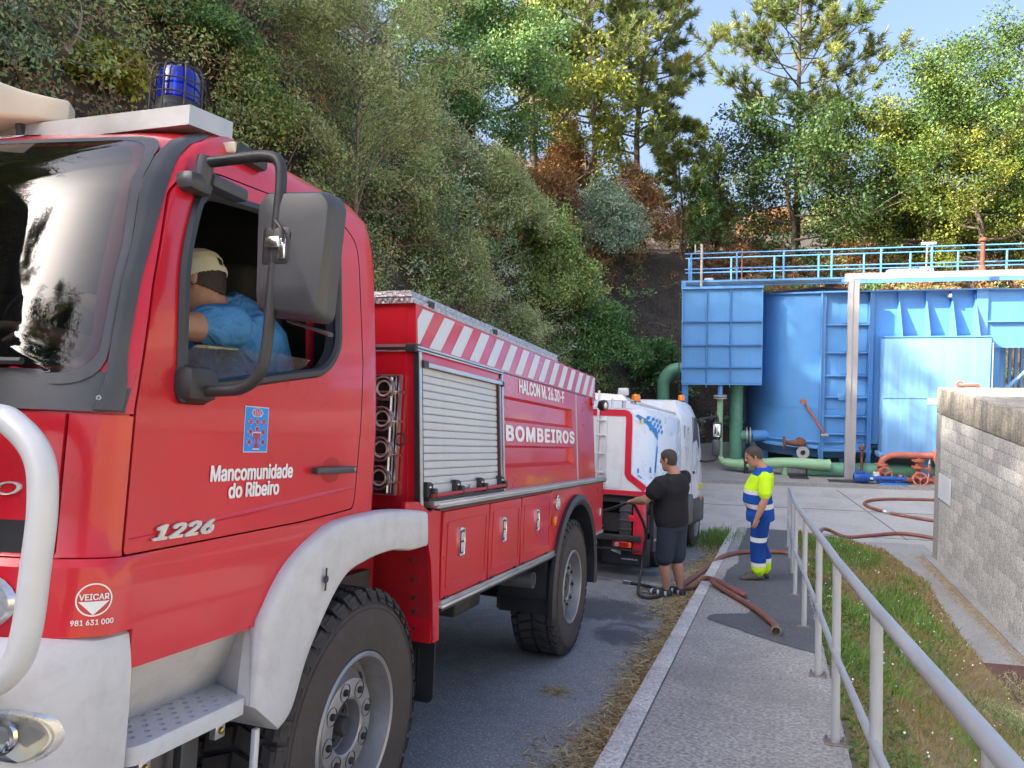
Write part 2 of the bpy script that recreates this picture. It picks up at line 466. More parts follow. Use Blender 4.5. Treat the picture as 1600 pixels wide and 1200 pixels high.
MT['path'] = concrete_mat('path_concrete', (.22, .218, .215), (.29, .287, .28), .5, 70, (.19, .185, .175), .6)
MT['soil'] = concrete_mat('dry_soil', (.22, .18, .11), (.32, .26, .16), .4, 60, (.15, .13, .075), .6)
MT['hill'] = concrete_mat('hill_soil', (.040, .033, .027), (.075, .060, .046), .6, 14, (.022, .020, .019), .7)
MT['block'] = concrete_mat('grey_block', (.36, .36, .36), (.46, .46, .46), .7, 40, (.25, .255, .26), .5, .9, (.24, .245, .25))
_nt = MT['block'].node_tree; _b = _nt.nodes['Principled BSDF']; _src = _b.inputs['Base Color'].links[0].from_socket
_oi = N(_nt, 'ShaderNodeObjectInfo'); _rp = ramp(_nt, _oi.outputs['Random'], [(0, (.78, .78, .80)), (1, (1.08, 1.08, 1.07))])
_nt.links.new(mixc(_nt, 1., _src, _rp, 'MULTIPLY'), _b.inputs['Base Color'])
MT['mortar'] = concrete_mat('mortar', (.075, .075, .075), (.11, .11, .11), .3, 60)
MT['coping'] = concrete_mat('weathered_coping', (.24, .225, .20), (.34, .32, .285), .6, 40, (.13, .12, .105), .8, .9, (.085, .08, .072))

# ------------------------------------------------------------------ ground, yard, road, pavement
def sheet(name, pts, mt, m, z=0.):
    b = MB(); b.add([(x, y, z) for x, y in pts], [tuple(range(len(pts)))])
    o = b.build(name, mt, fix=False); o.matrix_world = m; return structure(o)
MT['field'] = concrete_mat('bounce_field', (.24, .20, .11), (.36, .31, .19), .3, 2., (.16, .16, .07), .5, .95)  # ground out of view, kept pale and warm to bounce sunlight
sheet('ground', [(-700, -700), (700, -700), (700, 900), (-700, 900)], MT['field'], M_YARD, -.05)
sheet('yard', [(-12, 12), (30, -6), (45, -6), (45, 30), (-12, 30)], MT['yard'], M_YARD, 0)
sheet('apron_slab', [(-12, 21.3), (45, 21.3), (45, 29), (-12, 29)], MT['path'], yard_m(0, 0, .09))
b = MB(); b.box(-12, 45, 21.22, 21.30, -.02, .095); o = b.build('apron_edge', MT['path']); o.matrix_world = yard_m(0, 0, 0); structure(o)
def slope_grid(name, xs, ys, mt, z=0.):
    b = MB(); b.grid([[(x, y, z) for x in xs] for y in ys], False)
    o = b.build(name, mt, fix=False); o.matrix_world = M_ROAD; return structure(o)
slope_grid('road', np.linspace(-3.9, .80, 6), np.linspace(-18, 14.1, 20), MT['asphalt'])
b = MB(); b.box(.875, 1.97, -18, 14.2, -.3, .12); o = b.build('pavement', MT['pavement']); o.matrix_world = M_ROAD; structure(o)
kt = thing('kerb', 'pale concrete kerb along the edge of the road pavement', 'kerb', road_m(.80, 0))
y = -3.0; first = None
while y < 14.0:
    if first is None:
        b = MB(); b.rbox(-.062, .068, .004, .992, -.2, .122, .012); first = b.build('kerb_stone', MT['kerb'], kt); first.location = (0, y, 0)
    else:
        q = first.copy(); COL.objects.link(q); q.parent = kt; q.location = (random.uniform(-.004, .004), y, random.uniform(-.004, .003))
    y += 1.0
# tar patches that lie over the pavement concrete
def blob_sheet(name, pts, mt, z):
    P = rounded(pts, .14, 5); rr = np.random.default_rng(3)
    Q = []
    for i in range(len(P)):
        a = np.array(P[i]); c = np.array(P[(i + 1) % len(P)])
        k = max(1, int(np.linalg.norm(c - a) / .05))
        for j in range(k):
            Q.append(tuple(a + (c - a) * j / k + rr.normal(0, .008, 2)))
    b = MB(); b.add([(x, yy, z) for x, yy in Q], [tuple(range(len(Q)))])
    o = b.build(name, mt, fix=False); o.matrix_world = M_ROAD; return structure(o)
blob_sheet('tar_surface', [(1.955, 3.95), (1.955, 14.1), (1.05, 14.1), (1.02, 10.2), (1.10, 8.8), (.98, 8.0), (1.0, 6.9), (1.0, 6.2), (1.34, 6.0), (1.36, 5.25), (1.0, 5.05), (.98, 4.75), (1.25, 4.55), (1.5, 4.25), (1.8, 4.02)], MT['tar'], .1245)

for (a0, b0, a1, b1) in ((3.75, 20.9, 4.28, 16.4), (-2, 18.9, 3.98, 18.7), (4.0, 18.7, 9, 18.5), (1.9, 16.55, 9, 16.35)):
    L_ = math.hypot(a1 - a0, b1 - b0); b = MB(); b.box(0, L_, -.012, .012, -.01, .004)
    o = b.build('yard_joint', MT['tar']); o.matrix_world = yard_m(a0, b0, .0, math.atan2(b1 - b0, a1 - a0)); structure(o)

# ------------------------------------------------------------------ bank between pavement and path
EDGE = [(14.0, 2.05, 16.5), (12.8, 3.1, 16.1), (11.2, 3.65, 15.6), (8.2, 3.9, 13.8), (5.2, 3.72, 11.4), (4.2, 3.72, 10.6), (3.2, 3.74, 9.5), (1.5, 4.2, 8.0), (-1, 4.5, 5.5), (-5, 4.6, 1.5), (-12, 4.6, -5)]
es = [e[0] for e in EDGE][::-1]; ea = [e[1] for e in EDGE][::-1]; eb = [e[2] for e in EDGE][::-1]
def bank_pt(t, s):
    L = R2W(1.975, s, .03); a = interp(s, es, ea); bb = interp(s, es, eb); Rr = Y2W(a, bb, .015)
    P = L * (1 - t) + Rr * t
    sag = -.22 * math.sin(math.pi * t) * max(0, min(1, (L[2] - Rr[2]) / 1.5)) + .05 * math.sin(s * 2.1 + t * 5) * math.sin(math.pi * t)
    return P + V(0, 0, sag)
b = MB(); b.grid([[bank_pt(t, s) for t in np.linspace(0, 1, 26)] for s in np.linspace(-10, 14, 80)])
BANK = structure(b.build('grass_bank', MT['soil'], fix=False))
b = MB()
P = [(interp(s, es, ea), interp(s, es, eb)) for s in np.linspace(3.0, 12.8, 30)]
rows = [[(a - .02, bb, .012), (4.5, bb, .012)] for a, bb in P]
b.grid(rows, False); o = b.build('path', MT['path'], fix=False); o.matrix_world = M_YARD; structure(o)
b = MB(); b.box(4.28, 4.47, 8.6, 15.4, .0, .035); o = b.build('wall_footing', MT['path']); o.matrix_world = M_YARD; structure(o)

# ------------------------------------------------------------------ hill
toe = [R2W(-3.5, -40), R2W(-3.5, -20), R2W(-3.5, -8), R2W(-3.4, 0), R2W(-3.3, 6), R2W(-3.3, 11), R2W(-3.6, 15), Y2W(-2.6, 21.5), Y2W(-1.7, 24.6), Y2W(.2, 27.2), Y2W(4, 28.6), Y2W(10, 28.9), Y2W(20, 28.9), Y2W(50, 29)]
tc = [12., 12., 13, 14, 14.5, 14.5, 13.5, 12.6, 11.6, 9.0, 7.4, 7.0, 7.0, 7.2]
tp = smoothpath(toe, 12); tcr = [c[0] for c in smoothpath([(c, 0, 0) for c in tc], 12)]
tp = np.array(tp); seg = np.r_[0, np.cumsum(np.linalg.norm(np.diff(tp, axis=0), axis=1))]
ss = np.arange(0, seg[-1], .45)
tx = np.stack([np.interp(ss, seg, tp[:, k]) for k in range(3)], 1); th_ = np.interp(ss, seg, tcr)
tan = np.gradient(tx, axis=0); tan[:, 2] = 0
for _ in range(6): tan[1:-1] = (tan[:-2] + tan[1:-1] + tan[2:]) / 3
nrm = np.stack([-tan[:, 1], tan[:, 0], np.zeros(len(tan))], 1); nrm /= np.linalg.norm(nrm, axis=1)[:, None]
dists = [-.6, 0, .25, .5, .9, 1.3, 1.8, 2.3, 2.8, 3.4, 4.0, 4.7, 5.4, 6.2, 7.0, 8.0, 9.5, 11.5, 14, 18, 24, 34, 60]
rs = np.random.default_rng(11)
lump = rs.normal(0, 1, (len(ss), len(dists)))
for _ in range(3):
    lump[1:-1] = (lump[:-2] + lump[1:-1] + lump[2:]) / 3; lump[:, 1:-1] = (lump[:, :-2] + lump[:, 1:-1] + lump[:, 2:]) / 3
rows = []
for i in range(len(ss)):
    r = []
    for j, dd in enumerate(dists):
        H = th_[i]
        prof = H * (1 - math.exp(-max(0, dd) / 3.6 * 1.15)) * 1.0 + max(0, dd - 8) * .12
        if dd < 0: prof = -.35
        k = min(1, max(0, dd) / 1.5) * 1.5
        r.append(tx[i] + nrm[i] * (dd + lump[i, j] * k * .9) + V(0, 0, prof + lump[i, j - 1] * k * .7))
    rows.append(r)
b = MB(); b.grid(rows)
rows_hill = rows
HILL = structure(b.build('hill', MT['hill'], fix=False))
_hv = [Vector([float(c) for c in p]) for r in rows for p in r]
_nj = len(dists)
_hf = [(i * _nj + j, i * _nj + j + 1, (i + 1) * _nj + j + 1, (i + 1) * _nj + j) for i in range(len(ss) - 1) for j in range(_nj - 1)]
HB_TREE = BVHTree.FromPolygons(_hv, _hf)
# unseen sunny valley side, added right of and behind the camera for warm bounce
MT['far_hill'] = concrete_mat('bounce_hill_slope', (.24, .20, .10), (.42, .35, .20), .3, .25, (.14, .16, .06), .7, .95)
rf = np.random.default_rng(77); rowsf = []
for az in np.linspace(math.radians(52), math.radians(236), 46):
    k = .75 + .25 * math.sin(az * 3.1 + 1) + .12 * math.sin(az * 7.3); dirf = V(math.sin(az), math.cos(az), 0)
    rowsf.append([dirf * rr + V(0, 0, ZY - .2 + hh * k + rf.normal(0, .5)) for rr, hh in ((44, -.5), (52, 3), (62, 9), (74, 16), (90, 23), (115, 29), (170, 33))])
b = MB(); b.grid(rowsf); structure(b.build('bounce_hills', MT['far_hill'], fix=False))
def hill_z(x, y, default=ZY):
    h = HB_TREE.ray_cast(Vector((float(x), float(y), 60.)), Vector((0, 0, -1)))
    return h[0].z if h[0] is not None else default
def at_px(px, py, depth):
    """the point of the place seen at a pixel of the photograph, at a distance ahead of the camera"""
    return cray(px, py) * depth
# ------------------------------------------------------------------ fire engine (local x across, y rearwards, z up)
FT = thing('fire_truck', 'red and white fire engine with open driver window and blue beacon', 'fire truck', M_ROAD.copy())
CX = -1.2
ZL = [1.095, 1.12, 1.20, 1.30, 1.365, 1.385, 1.40, 1.50, 1.62, 1.745, 1.80, 1.90, 2.0, 2.1, 2.2, 2.3, 2.4, 2.5, 2.57, 2.62, 2.68, 2.73, 2.765, 2.785, 2.79]
def xs_(z): return interp(z, [1.095, 1.36, 1.39, 1.75, 1.95, 2.4, 2.55, 2.62, 2.68, 2.73, 2.765, 2.785, 2.79], [.012, .012, 0, 0, -.010, -.05, -.075, -.10, -.15, -.25, -.40, -.62, -.85])
def sfc_(z): return interp(z, [1.095, 1.36, 1.395, 1.75, 1.8, 2.1, 2.4, 2.5, 2.57, 2.64, 2.70, 2.75, 2.785, 2.79], [-1.44, -1.44, -1.415, -1.41, -1.40, -1.335, -1.24, -1.175, -1.105, -.99, -.87, -.68, -.42, -.2])
def rs_(z): return interp(z, [1.75, 2.4, 2.57, 2.79], [.16, .135, .12, .1])
def sr_(z): return interp(z, [2.5, 2.62, 2.68, 2.73, 2.765, 2.79], [.065, .055, .02, -.08, -.2, -.45])
def plan(z, d=0.):
    """near half of the cab outline from the rear centre to the front centre, moved inwards by d"""
    hw = 1.2 + xs_(z) - d; sf = sfc_(z) + d; sr = sr_(z) - d; rx = min(.3, hw * .3); rs = rs_(z); bul = .08
    P = [(CX + hw * t, sr) for t in np.linspace(0, 1, 5)[:-1]]
    rr = .05
    P[-1] = (CX + hw - rr, sr)
    for t in np.linspace(0, math.pi / 2, 5)[1:]: P.append((CX + hw - rr + rr * math.sin(t), sr - rr + rr * math.cos(t)))
    for t in np.linspace(0, 1, 22)[1:]: P.append((CX + hw, (sr - rr) * (1 - t) + (sf + rs) * t))
    for t in np.linspace(0, math.pi / 2, 10)[1:]: P.append((CX + hw - rx + rx * max(0, math.cos(t)) ** 1.25, sf + rs - rs * max(0, math.sin(t)) ** 1.25))
    for t in np.linspace(0, 1, 10)[1:]:
        x = CX + (hw - rx) * (1 - t); P.append((x, sf - bul * (1 - ((x - CX) / (hw - rx)) ** 2)))
    return P
def cab_solid(d, zs):
    rows = []
    for z in zs:
        P = plan(z, d); Q = [(2 * CX - x, s) for x, s in P[1:-1]][::-1]
        rows.append([(x, s, z - (d if z > 2.6 else 0)) for x, s in P + Q])
    b = MB(); n = len(rows[0]); k = len(rows)
    b.grid(rows, True, wrap=True)
    b.f += [tuple(range(n)), tuple(reversed(range((k - 1) * n, k * n)))]; b.sm += [False, True]; b.mi += [0, 0]
    return b
def fix_mesh(me):
    bm = bmesh.new(); bm.from_mesh(me); bmesh.ops.recalc_face_normals(bm, faces=bm.faces); bm.to_mesh(me); bm.free(); return me
def front_s(x, z, d=0.):
    P = [p for p in plan(z, d) if p[1] < -.5 or p[0] < -.35]
    P = [p for p in plan(z, d)][9:]
    xs = [p[0] for p in P][::-1]; s = [p[1] for p in P][::-1]
    return interp(x if x > CX else 2 * CX - x, xs, s)
def side_x(s, z):
    P = plan(z)[7:]
    o = sorted([(q[1], q[0]) for q in P]); return interp(s, [q[0] for q in o], [q[1] for q in o])
outer = fix_mesh(cab_solid(0, ZL).mesh('o', (MT['red'],)))
inner = fix_mesh(cab_solid(.05, [1.45] + [z for z in ZL if 1.5 <= z <= 2.74]).mesh('i', (MT['interior'],)))
WIN = rounded([(-1.095, 1.822), (-.37, 1.945), (-.275, 2.04), (-.27, 2.44), (-.70, 2.455), (-1.02, 2.415), (-1.085, 2.20)], [.05, .09, .06, .07, .05, .06, .1], 5)
cut = MB()
for x0, x1 in ((-.30, .2), (-2.6, -2.1)):
    cut.prism([(x0, s, z) for s, z in WIN], (x1 - x0, 0, 0))
WS = rounded([(-2.31, 1.86), (-.09, 1.86), (-.185, 2.54), (-2.215, 2.54)], .10, 5)
cut.prism([(x, -2, z) for x, z in WS], (0, 1.15, 0))
cut.box(-2.7, .4, -2.2, -1.213, .9, 1.197)
cut.prism([(-2.7, s, z) for s, z in [(-.735, 1.0), (-.71, 1.12), (-.57, 1.278), (-.35, 1.375), (-.1, 1.402), (.3, 1.402), (.3, 1.0)]], (3.2, 0, 0))
DOOR = rounded([(-1.249, 1.388), (-.473, 1.408), (-.132, 1.43), (-.118, 1.47), (-.085, 2.0), (-.10, 2.50), (-.20, 2.56), (-.93, 2.50), (-1.06, 2.455), (-1.125, 2.39), (-1.19, 2.1), (-1.243, 1.76)], [.01, .02, .02, .02, .0, .05, .05, .03, .05, .03, .0, .0], 4)
dc = np.mean(np.array(DOOR), 0)
DOORG = [(dc[0] + (p[0] - dc[0]) * 1.0125, dc[1] + (p[1] - dc[1]) * 1.009) for p in DOOR]
shell = boolop(outer, inner, 'DIFFERENCE')
shell = boolop(shell, fix_mesh(cut.mesh('c')), 'DIFFERENCE')
dp = MB(); dp.prism([(-.25, s, z) for s, z in DOOR], (.6, 0, 0))
dg_ = MB(); dg_.prism([(-.25, s, z) for s, z in DOORG], (.6, 0, 0))
door_me = boolop(shell.copy(), fix_mesh(dp.mesh('d')), 'INTERSECT')
seams = MB()
seams.box(-.112, -.104, -1.7, -1.25, 1.14, 1.745)                    # joint beside the front flap
seams.box(-2.4, .1, -1.7, -1.245, 1.742, 1.748)
seams.box(-2.0, .1, -1.7, -1.22, 1.383, 1.387)
for k in (0, 1):                                                     # roof joints
    seams.box(-.305, -.30, -1.3, .2, 2.70, 2.9) if k else None
body_me = boolop(shell, fix_mesh(dg_.mesh('g')), 'DIFFERENCE')
sm_ = fix_mesh(seams.mesh('s'))
grv = boolop(fix_mesh(cab_solid(.012, ZL).mesh('o2')), sm_, 'DIFFERENCE')   # only the skin is scored
body_me = boolop(body_me, boolop(sm_, fix_mesh(cab_solid(.010, ZL[:-3]).mesh('o3')), 'DIFFERENCE'), 'DIFFERENCE')
def finish(me, mt, ang=32):
    me.materials.clear(); me.materials.append(mt)
    me.polygons.foreach_set('material_index', [0] * len(me.polygons))
    me.polygons.foreach_set('use_smooth', [True] * len(me.polygons)); me.set_sharp_from_angle(angle=math.radians(ang)); me.update(); return me
def two_tone(me):
    me.materials.append(MT['interior'])
    c0 = V(-1.2, -.55, 1.95)
    for p in me.polygons:
        if np.dot(V(*p.normal), V(*p.center) - c0) < 0 and p.center[2] > 1.40: p.material_index = 1
    return me
cab = link('cab', two_tone(finish(body_me, MT['red'])), FT)
door = link('door', two_tone(finish(door_me, MT['red'])), FT)
# side window surround and lowered pane
ring = [(side_x(s, z) + .004, s, z) for s, z in WIN]
b = MB(); b.tube(ring, .017, 6, closed=True); b.build('window_seal', MT['black'], door)
pane = rounded([(-1.06, 1.83), (-.37, 1.94), (-.34, 1.985), (-.62, 1.985), (-1.0, 1.965), (-1.05, 1.92)], [.0, .0, .01, .02, .06, .05], 4)
b = MB(); b.add([(side_x(s, z) - .035, s, z) for s, z in pane], [tuple(range(len(pane)))]); b.build('window_pane', MT['side_glass'], door)
# windscreen: black border and curved glass
def ws_ring(k):
    """outline of the windscreen shrunk towards its middle, k = 1 outside"""
    pts = rounded([(-2.354, 1.815), (-.046, 1.815), (-.078, 2.2), (-.145, 2.585), (-2.255, 2.585), (-2.322, 2.2)], [.10, .10, .0, .10, .10, .0], 6)
    out = []
    for i in range(len(pts)):
        a = pts[i]; c = pts[(i + 1) % len(pts)]
        for j in range(4):
            out.append((a[0] + (c[0] - a[0]) * j / 4, a[1] + (c[1] - a[1]) * j / 4))
    cxm, czm = -1.2, 2.2
    kx, kz = (1 - (1 - k) * .10, 1 - (1 - k) * .45) if k > .8 else (.98 * k / .8, .91 * k / .8)
    return [(cxm + (x - cxm) * kx, czm + (z - czm) * kz) for x, z in out]
def ws_pt(x, z, off=.009):
    return (x, front_s(x, z) - off, z)
def ws_build(name, ks, mt, off):
    b = MB(); b.grid([[ws_pt(x, z, off) for x, z in ws_ring(k)] for k in ks], True, wrap=True); return b.build(name, mt, FT, fix=True, sharp=60)
frit = ws_build('windscreen_border', [1.0, .97, .93, .88, .84], MT['grey_black'], .010)
gl = ws_build('windscreen', [.842, .8, .7, .6, .5, .4, .3, .2, .1, .03], MT['windscreen'], .009)
# black trim along the windscreen pillar and cowl panel
def strip(z0, z1, x0f, x1f, off, n=24, nx=4):
    return [[(lambda x, z: (x, front_s(x, z) - off * (1 if 0 < j < nx else .3), z))(x0f(z) + (x1f(z) - x0f(z)) * j / nx, z) for j in range(nx + 1)] for z in np.linspace(z0, z1, n)]
b = MB()
b.grid(strip(1.755, 2.64, lambda z: interp(z, [1.755, 1.85, 2.2, 2.585, 2.64], [-.058, -.050, -.080, -.147, -.165]), lambda z: interp(z, [1.755, 1.82, 1.9, 2.4, 2.6, 2.64], [-.010, -.012, -.024, -.062, -.105, -.13]), .020))
b.build('pillar_trim', MT['grey_black'], FT)
b = MB(); b.grid(strip(1.750, 1.852, lambda z: -2.30, lambda z: -.008, .0055, 5, 80)); cowl = b.build('cowl_panel', MT['grey_black'], FT)
b = MB(); b.lathe([(.007, .0), (.0065, .004), (.003, .004), (.003, .002), (0, .002)], (-.045, front_s(-.045, 1.785) - .016, 1.785), (.5, -1, 0), 12); b.build('cowl_bolt', MT['steel_rim'], cowl)
b = MB(); b.tube([(x, front_s(x, 1.86) - .028, 1.868 + .01 * (x + .3)) for x in np.linspace(-.22, -1.1, 9)], .010, 6); b.tube([(-.62, front_s(-.62, 1.80) - .03, 1.80), (-.60, front_s(-.6, 1.86) - .036, 1.868)], .012, 6); b.build('wiper', MT['black'], FT)
# front flap grille opening and letters of the model name
b = MB(); b.grid([[(x, front_s(x, z) - .004, z) for x in np.linspace(-2.1, -.14, 30)] for z in (1.395, 1.43, 1.475)]); b.build('grille', MT['black'], FT)
ob = text_on('model_name', 'ATEGO', MT['silver'], FT, (-.53, 0, 1.535), (1, 0, 0), (0, 0, 1), .34, .033, .0, .2, .006)
me = ob.data
for v in me.vertices: v.co = (v.co.x, front_s(v.co.x, v.co.z) - .002 - (-v.co.y if v.co.y < 0 else v.co.y), v.co.z)
ob = text_on('roof_lettering', 'BOMBEIROS', MT['letters'], FT, (-1.75, 0, 2.615), (1, 0, 0), (0, 0, 1), 1.02, .055, .02, .2, .002)
for v in ob.data.vertices: v.co = (v.co.x, front_s(v.co.x, min(2.70, v.co.z)) - .006 - abs(v.co.y), v.co.z)
# bumper in white plastic
rows = []
for z, gx, gs, ro in [(.60, -.06, .06, .2), (.66, -.01, .0, .2), (.80, .02, -.04, .2), (1.0, .022, -.055, .2), (1.10, .02, -.045, .2), (1.15, .012, -.03, .2), (1.185, .004, -.012, .2), (1.20, -.02, .02, .2)]:
    r = []
    hw = 1.2 + gx; sf = -1.455 + gs
    for x in np.linspace(CX - hw + .22, CX + hw - .22, 14): r.append((x, sf - .04 * (1 - ((x - CX) / 1.0) ** 2), z))
    for t in np.linspace(0, math.pi / 2, 9)[1:]: r.append((CX + hw - .22 + .22 * math.sin(t), sf + .22 - .22 * math.cos(t), z))
    r.append((CX + hw, -1.215, z)); r.append((CX + hw - .1, -1.215, z))
    L = [(2 * CX - x, s, zz) for x, s, zz in r][::-1]
    rows.append(L[:11] + r)
b = MB(); b.grid(rows); bump_o = b.build('bumper', MT['white_plastic'], FT)
# bumper lamp: dark bowl, two reflectors and a clear cover
def lamp_pt(x, z, off): return (x, -1.455 - .05 - .04 * (1 - ((x - CX) / 1.0) ** 2) - off if x < -.2 else -1.455 - .05 + .22 - math.sqrt(max(.0004, .22 ** 2 - min(.2185, x + .2) ** 2)) - off, z)
lo = rounded([(-.36, .955), (-.02, .935), (.006, .98), (-.01, 1.035), (-.06, 1.058), (-.36, 1.065)], [.03, .05, .03, .03, .04, .03], 4)
lc = np.mean(np.array(lo), 0)
def lamp_ring(k): return [(lc[0] + (x - lc[0]) * k, lc[1] + (z - lc[1]) * k) for x, z in lo]
b = MB(); b.grid([[lamp_pt(x, z, o_) for x, z in lamp_ring(k)] for k, o_ in ((1.0, .003), (.97, .016), (.9, .016))], True, wrap=True)
fl = b.build('fog_lamp', MT['lamp_silver'], FT)
b = MB(); b.grid([[lamp_pt(x, z, o_) for x, z in lamp_ring(k)] for k, o_ in ((.92, .012), (.5, .006), (.02, .006))], True, wrap=True); b.build('lamp_bowl', MT['lamp_silver'], fl)
for xx, rr in ((-.085, .042), (-.20, .042), (-.30, .03)):
    p = lamp_pt(xx, 1.0, .010); nx = .45 if xx > -.15 else .1
    b = MB(); b.lathe([(rr, 0), (rr * .85, .006), (rr * .5, -.006), (.004, -.010)], p, (nx, -1, 0), 18); b.build('reflector', MT['chrome'], fl)
b = MB(); b.grid([[lamp_pt(x, z, o_) for x, z in lamp_ring(k)] for k, o_ in ((.95, .017), (.6, .024), (.02, .026))], True, wrap=True); b.build('lamp_cover', MT['lens_glass'], fl)
# main headlamp, partly behind the bull bar
b = MB(); b.grid([[(-.30 + .15 * math.cos(t) * k, front_s(-.30 + .15 * math.cos(t) * k, 1.28) - o_, 1.28 + .085 * math.sin(t) * k) for t in np.linspace(0, 2 * math.pi, 28, endpoint=False)] for k, o_ in ((1.0, .004), (.96, .02), (.9, .018), (.5, .012), (.05, .02))], True, wrap=True)
hl = b.build('headlamp', MT['lens'], FT)
for i in range(9):
    x = -.40 + i * .025
    b = MB(); b.tube([(x, front_s(x, 1.28) - .02, 1.28 - .06 * math.sqrt(1 - ((x + .30) / .16) ** 2)), (x, front_s(x, 1.28) - .024, 1.28 + .06 * math.sqrt(1 - ((x + .30) / .16) ** 2))], .006, 5); b.build('lens_rib', MT['lens_glass'], hl)
# white bull bar
def bb(x, z): return (x, -1.545 - .02 * (1 - ((x - CX) / 1.1) ** 2), z)
path = smoothpath([bb(-1.2, 1.735), bb(-.5, 1.735), bb(-.13, 1.728), bb(-.035, 1.702), bb(.035, 1.635), bb(.055, 1.53), bb(.050, 1.40), bb(.040, 1.26), bb(.012, 1.185), bb(-.055, 1.135), bb(-.18, 1.105), bb(-1.2, 1.10)], 6)
b = MB(); b.tube(path, .031, 14); b.tube([(2 * CX - p[0], p[1], p[2]) for p in path], .031, 14)
for z in (1.72, 1.12):
    b.tube([bb(-.5, z), (-.5, -1.40, z)], .02, 8)
b.build('bull_bar', MT['white_paint'], FT)
# sticker of the coach builder
def ring_flat(b, cx, cz, r0, r1, fn, n=40, a0=0, a1=2 * math.pi):
    ts = np.linspace(a0, a1, n); b.grid([[fn(cx + r * math.cos(t), cz + r * math.sin(t)) for t in ts] for r in (r0, r1)], False)
def cornerpt(q, z, off=.0025):
    """a point on the front corner skin; q is the length along the outline from the side joint forwards"""
    P = [p for p in plan(z) if p[1] < -.9 and p[0] > -1.1]
    A = np.array([p for p in P]); A = A[np.argsort(-A[:, 1])] if False else A
    i0 = int(np.argmin(abs(A[:, 1] + 1.245))); A = A[i0:]
    L = np.r_[0, np.cumsum(np.linalg.norm(np.diff(A, axis=0), axis=1))]
    x = np.interp(q, L, A[:, 0]); s = np.interp(q, L, A[:, 1]); x2 = np.interp(q + .01, L, A[:, 0]); s2 = np.interp(q + .01, L, A[:, 1])
    t = np.array([x2 - x, s2 - s]); t /= np.linalg.norm(t) + 1e-9
    return (x - t[1] * off, s + t[0] * off, z)
fn = lambda u, z: cornerpt(-u, z)
b = MB(); q0 = .108
ring_flat(b, -q0, 1.287, .037, .0405, fn)
b.grid([[fn(-q0 + (.034 - (1.283 - z) * 1.03) * t, z) for t in np.linspace(-1, 1, 7)] for z in np.linspace(1.283, 1.2505, 4)], False)
stick = b.build('sticker', MT['letters'], FT, fix=False)
def wrap_text(name, s, u0, z0, w, h, par, bold=.02, shear=0):
    o = text_on(name, s, MT['letters'], par, (u0, 0, z0), (1, 0, 0), (0, 0, 1), w, h, bold, shear, .0)
    for v in o.data.vertices:
        p = cornerpt(-v.co.x, v.co.z, .003 + abs(v.co.y)); v.co = p
    return o
wrap_text('sticker_name', 'VEICAR', -q0 - .033, 1.2865, .066, .0155, stick)
wrap_text('sticker_phone', '981 631 000', -q0 - .047, 1.226, .094, .0135, stick)
# front mudguard in white plastic
A_ = [(-.735, .86), (-.725, 1.0), (-.70, 1.12), (-.57, 1.278), (-.35, 1.378), (-.1, 1.405), (.2, 1.402), (.475, 1.378)]
B_ = [(-.60, .745), (-.525, .79), (-.435, .965), (-.25, 1.17), (-.07, 1.222), (.16, 1.235), (.32, 1.215), (.478, 1.215)]
A2 = smoothpath([(0, *p) for p in A_], 6); B2 = smoothpath([(0, *p) for p in B_], 6)
A2 = smoothpath([(0, *p) for p in A_], 12); B2 = smoothpath([(0, *p) for p in B_], 12)
rows = []
for t, xo in ((0, -.02), (.0, .016), (.025, .036), (.07, .046), (.3, .050), (.6, .053), (.92, .054), (.97, .049), (1.0, .036), (1.02, .0), (1.0, -.30)):
    rows.append([(xo, a[1] * (1 - t) + c[1] * t, a[2] * (1 - t) + c[2] * t) for a, c in zip(A2, B2)])
b = MB(); b.grid(rows)
b.add([(r[-1]) for r in rows], [tuple(range(len(rows)))]); b.add([(r[0]) for r in rows], [tuple(range(len(rows)))])
mg = b.build('mudguard', MT['white_plastic'], FT, sharp=48)
b = MB(); b.lathe([(.0, 0), (.014, 0), (.014, .004), (0, .004)], (.062, -.39, 1.20), (1, 0, 0), 12); b.prism([(.062, -.394, 1.16), (.062, -.386, 1.16), (.062, -.386, 1.24), (.062, -.394, 1.24)], (.003, 0, 0)); b.build('latch', MT['black'], mg)
# sill panel, step with holes, supports
b = MB(); b.add([(-.03, -1.20, 1.12), (-.03, -.70, 1.13), (-.16, -.66, .885), (-.16, -1.20, .885)], [(0, 1, 2, 3)])
b.add([(-.03, -.70, 1.13), (.02, -.735, 1.10), (.03, -.735, .86), (-.16, -.66, .885)], [(0, 1, 2, 3)])
b.rbox(-.035, .006, -1.232, -1.195, .845, 1.03, .008); b.rbox(-.06, -.01, -1.24, -1.20, 1.04, 1.10, .006)
sill = b.build('sill_panel', MT['white_plastic'], FT)
pl = rounded([(-.165, -1.19), (.0, -1.19), (.016, -1.15), (.016, -.745), (-.16, -.665)], [.0, .04, .02, .01, .0], 4)
sb = MB(); sb.prism([(x, s, .872) for x, s in pl], (0, 0, .014)); st_me = fix_mesh(sb.mesh('st'))
hc = MB()
for i in range(5):
    for j in range(9):
        x = -.145 + i * .033; s = -1.155 + j * .054 + (i % 2) * .027
        if s < -.70 - (x + .15) * .4 and not (x > -.03 and s < -1.14): hc.lathe([(.0095, -.05), (.0095, .05)], (x, s, .88), (0, 0, 1), 8, cap=True)
st_me = boolop(st_me, fix_mesh(hc.mesh('hc')), 'DIFFERENCE'); st_me.materials.clear(); st_me.materials.append(MT['white_plastic'])
st_me.polygons.foreach_set('use_smooth', [False] * len(st_me.polygons))
step = link('step', st_me, FT)
b = MB(); P = [(x, s) for x, s in pl][1:-1]
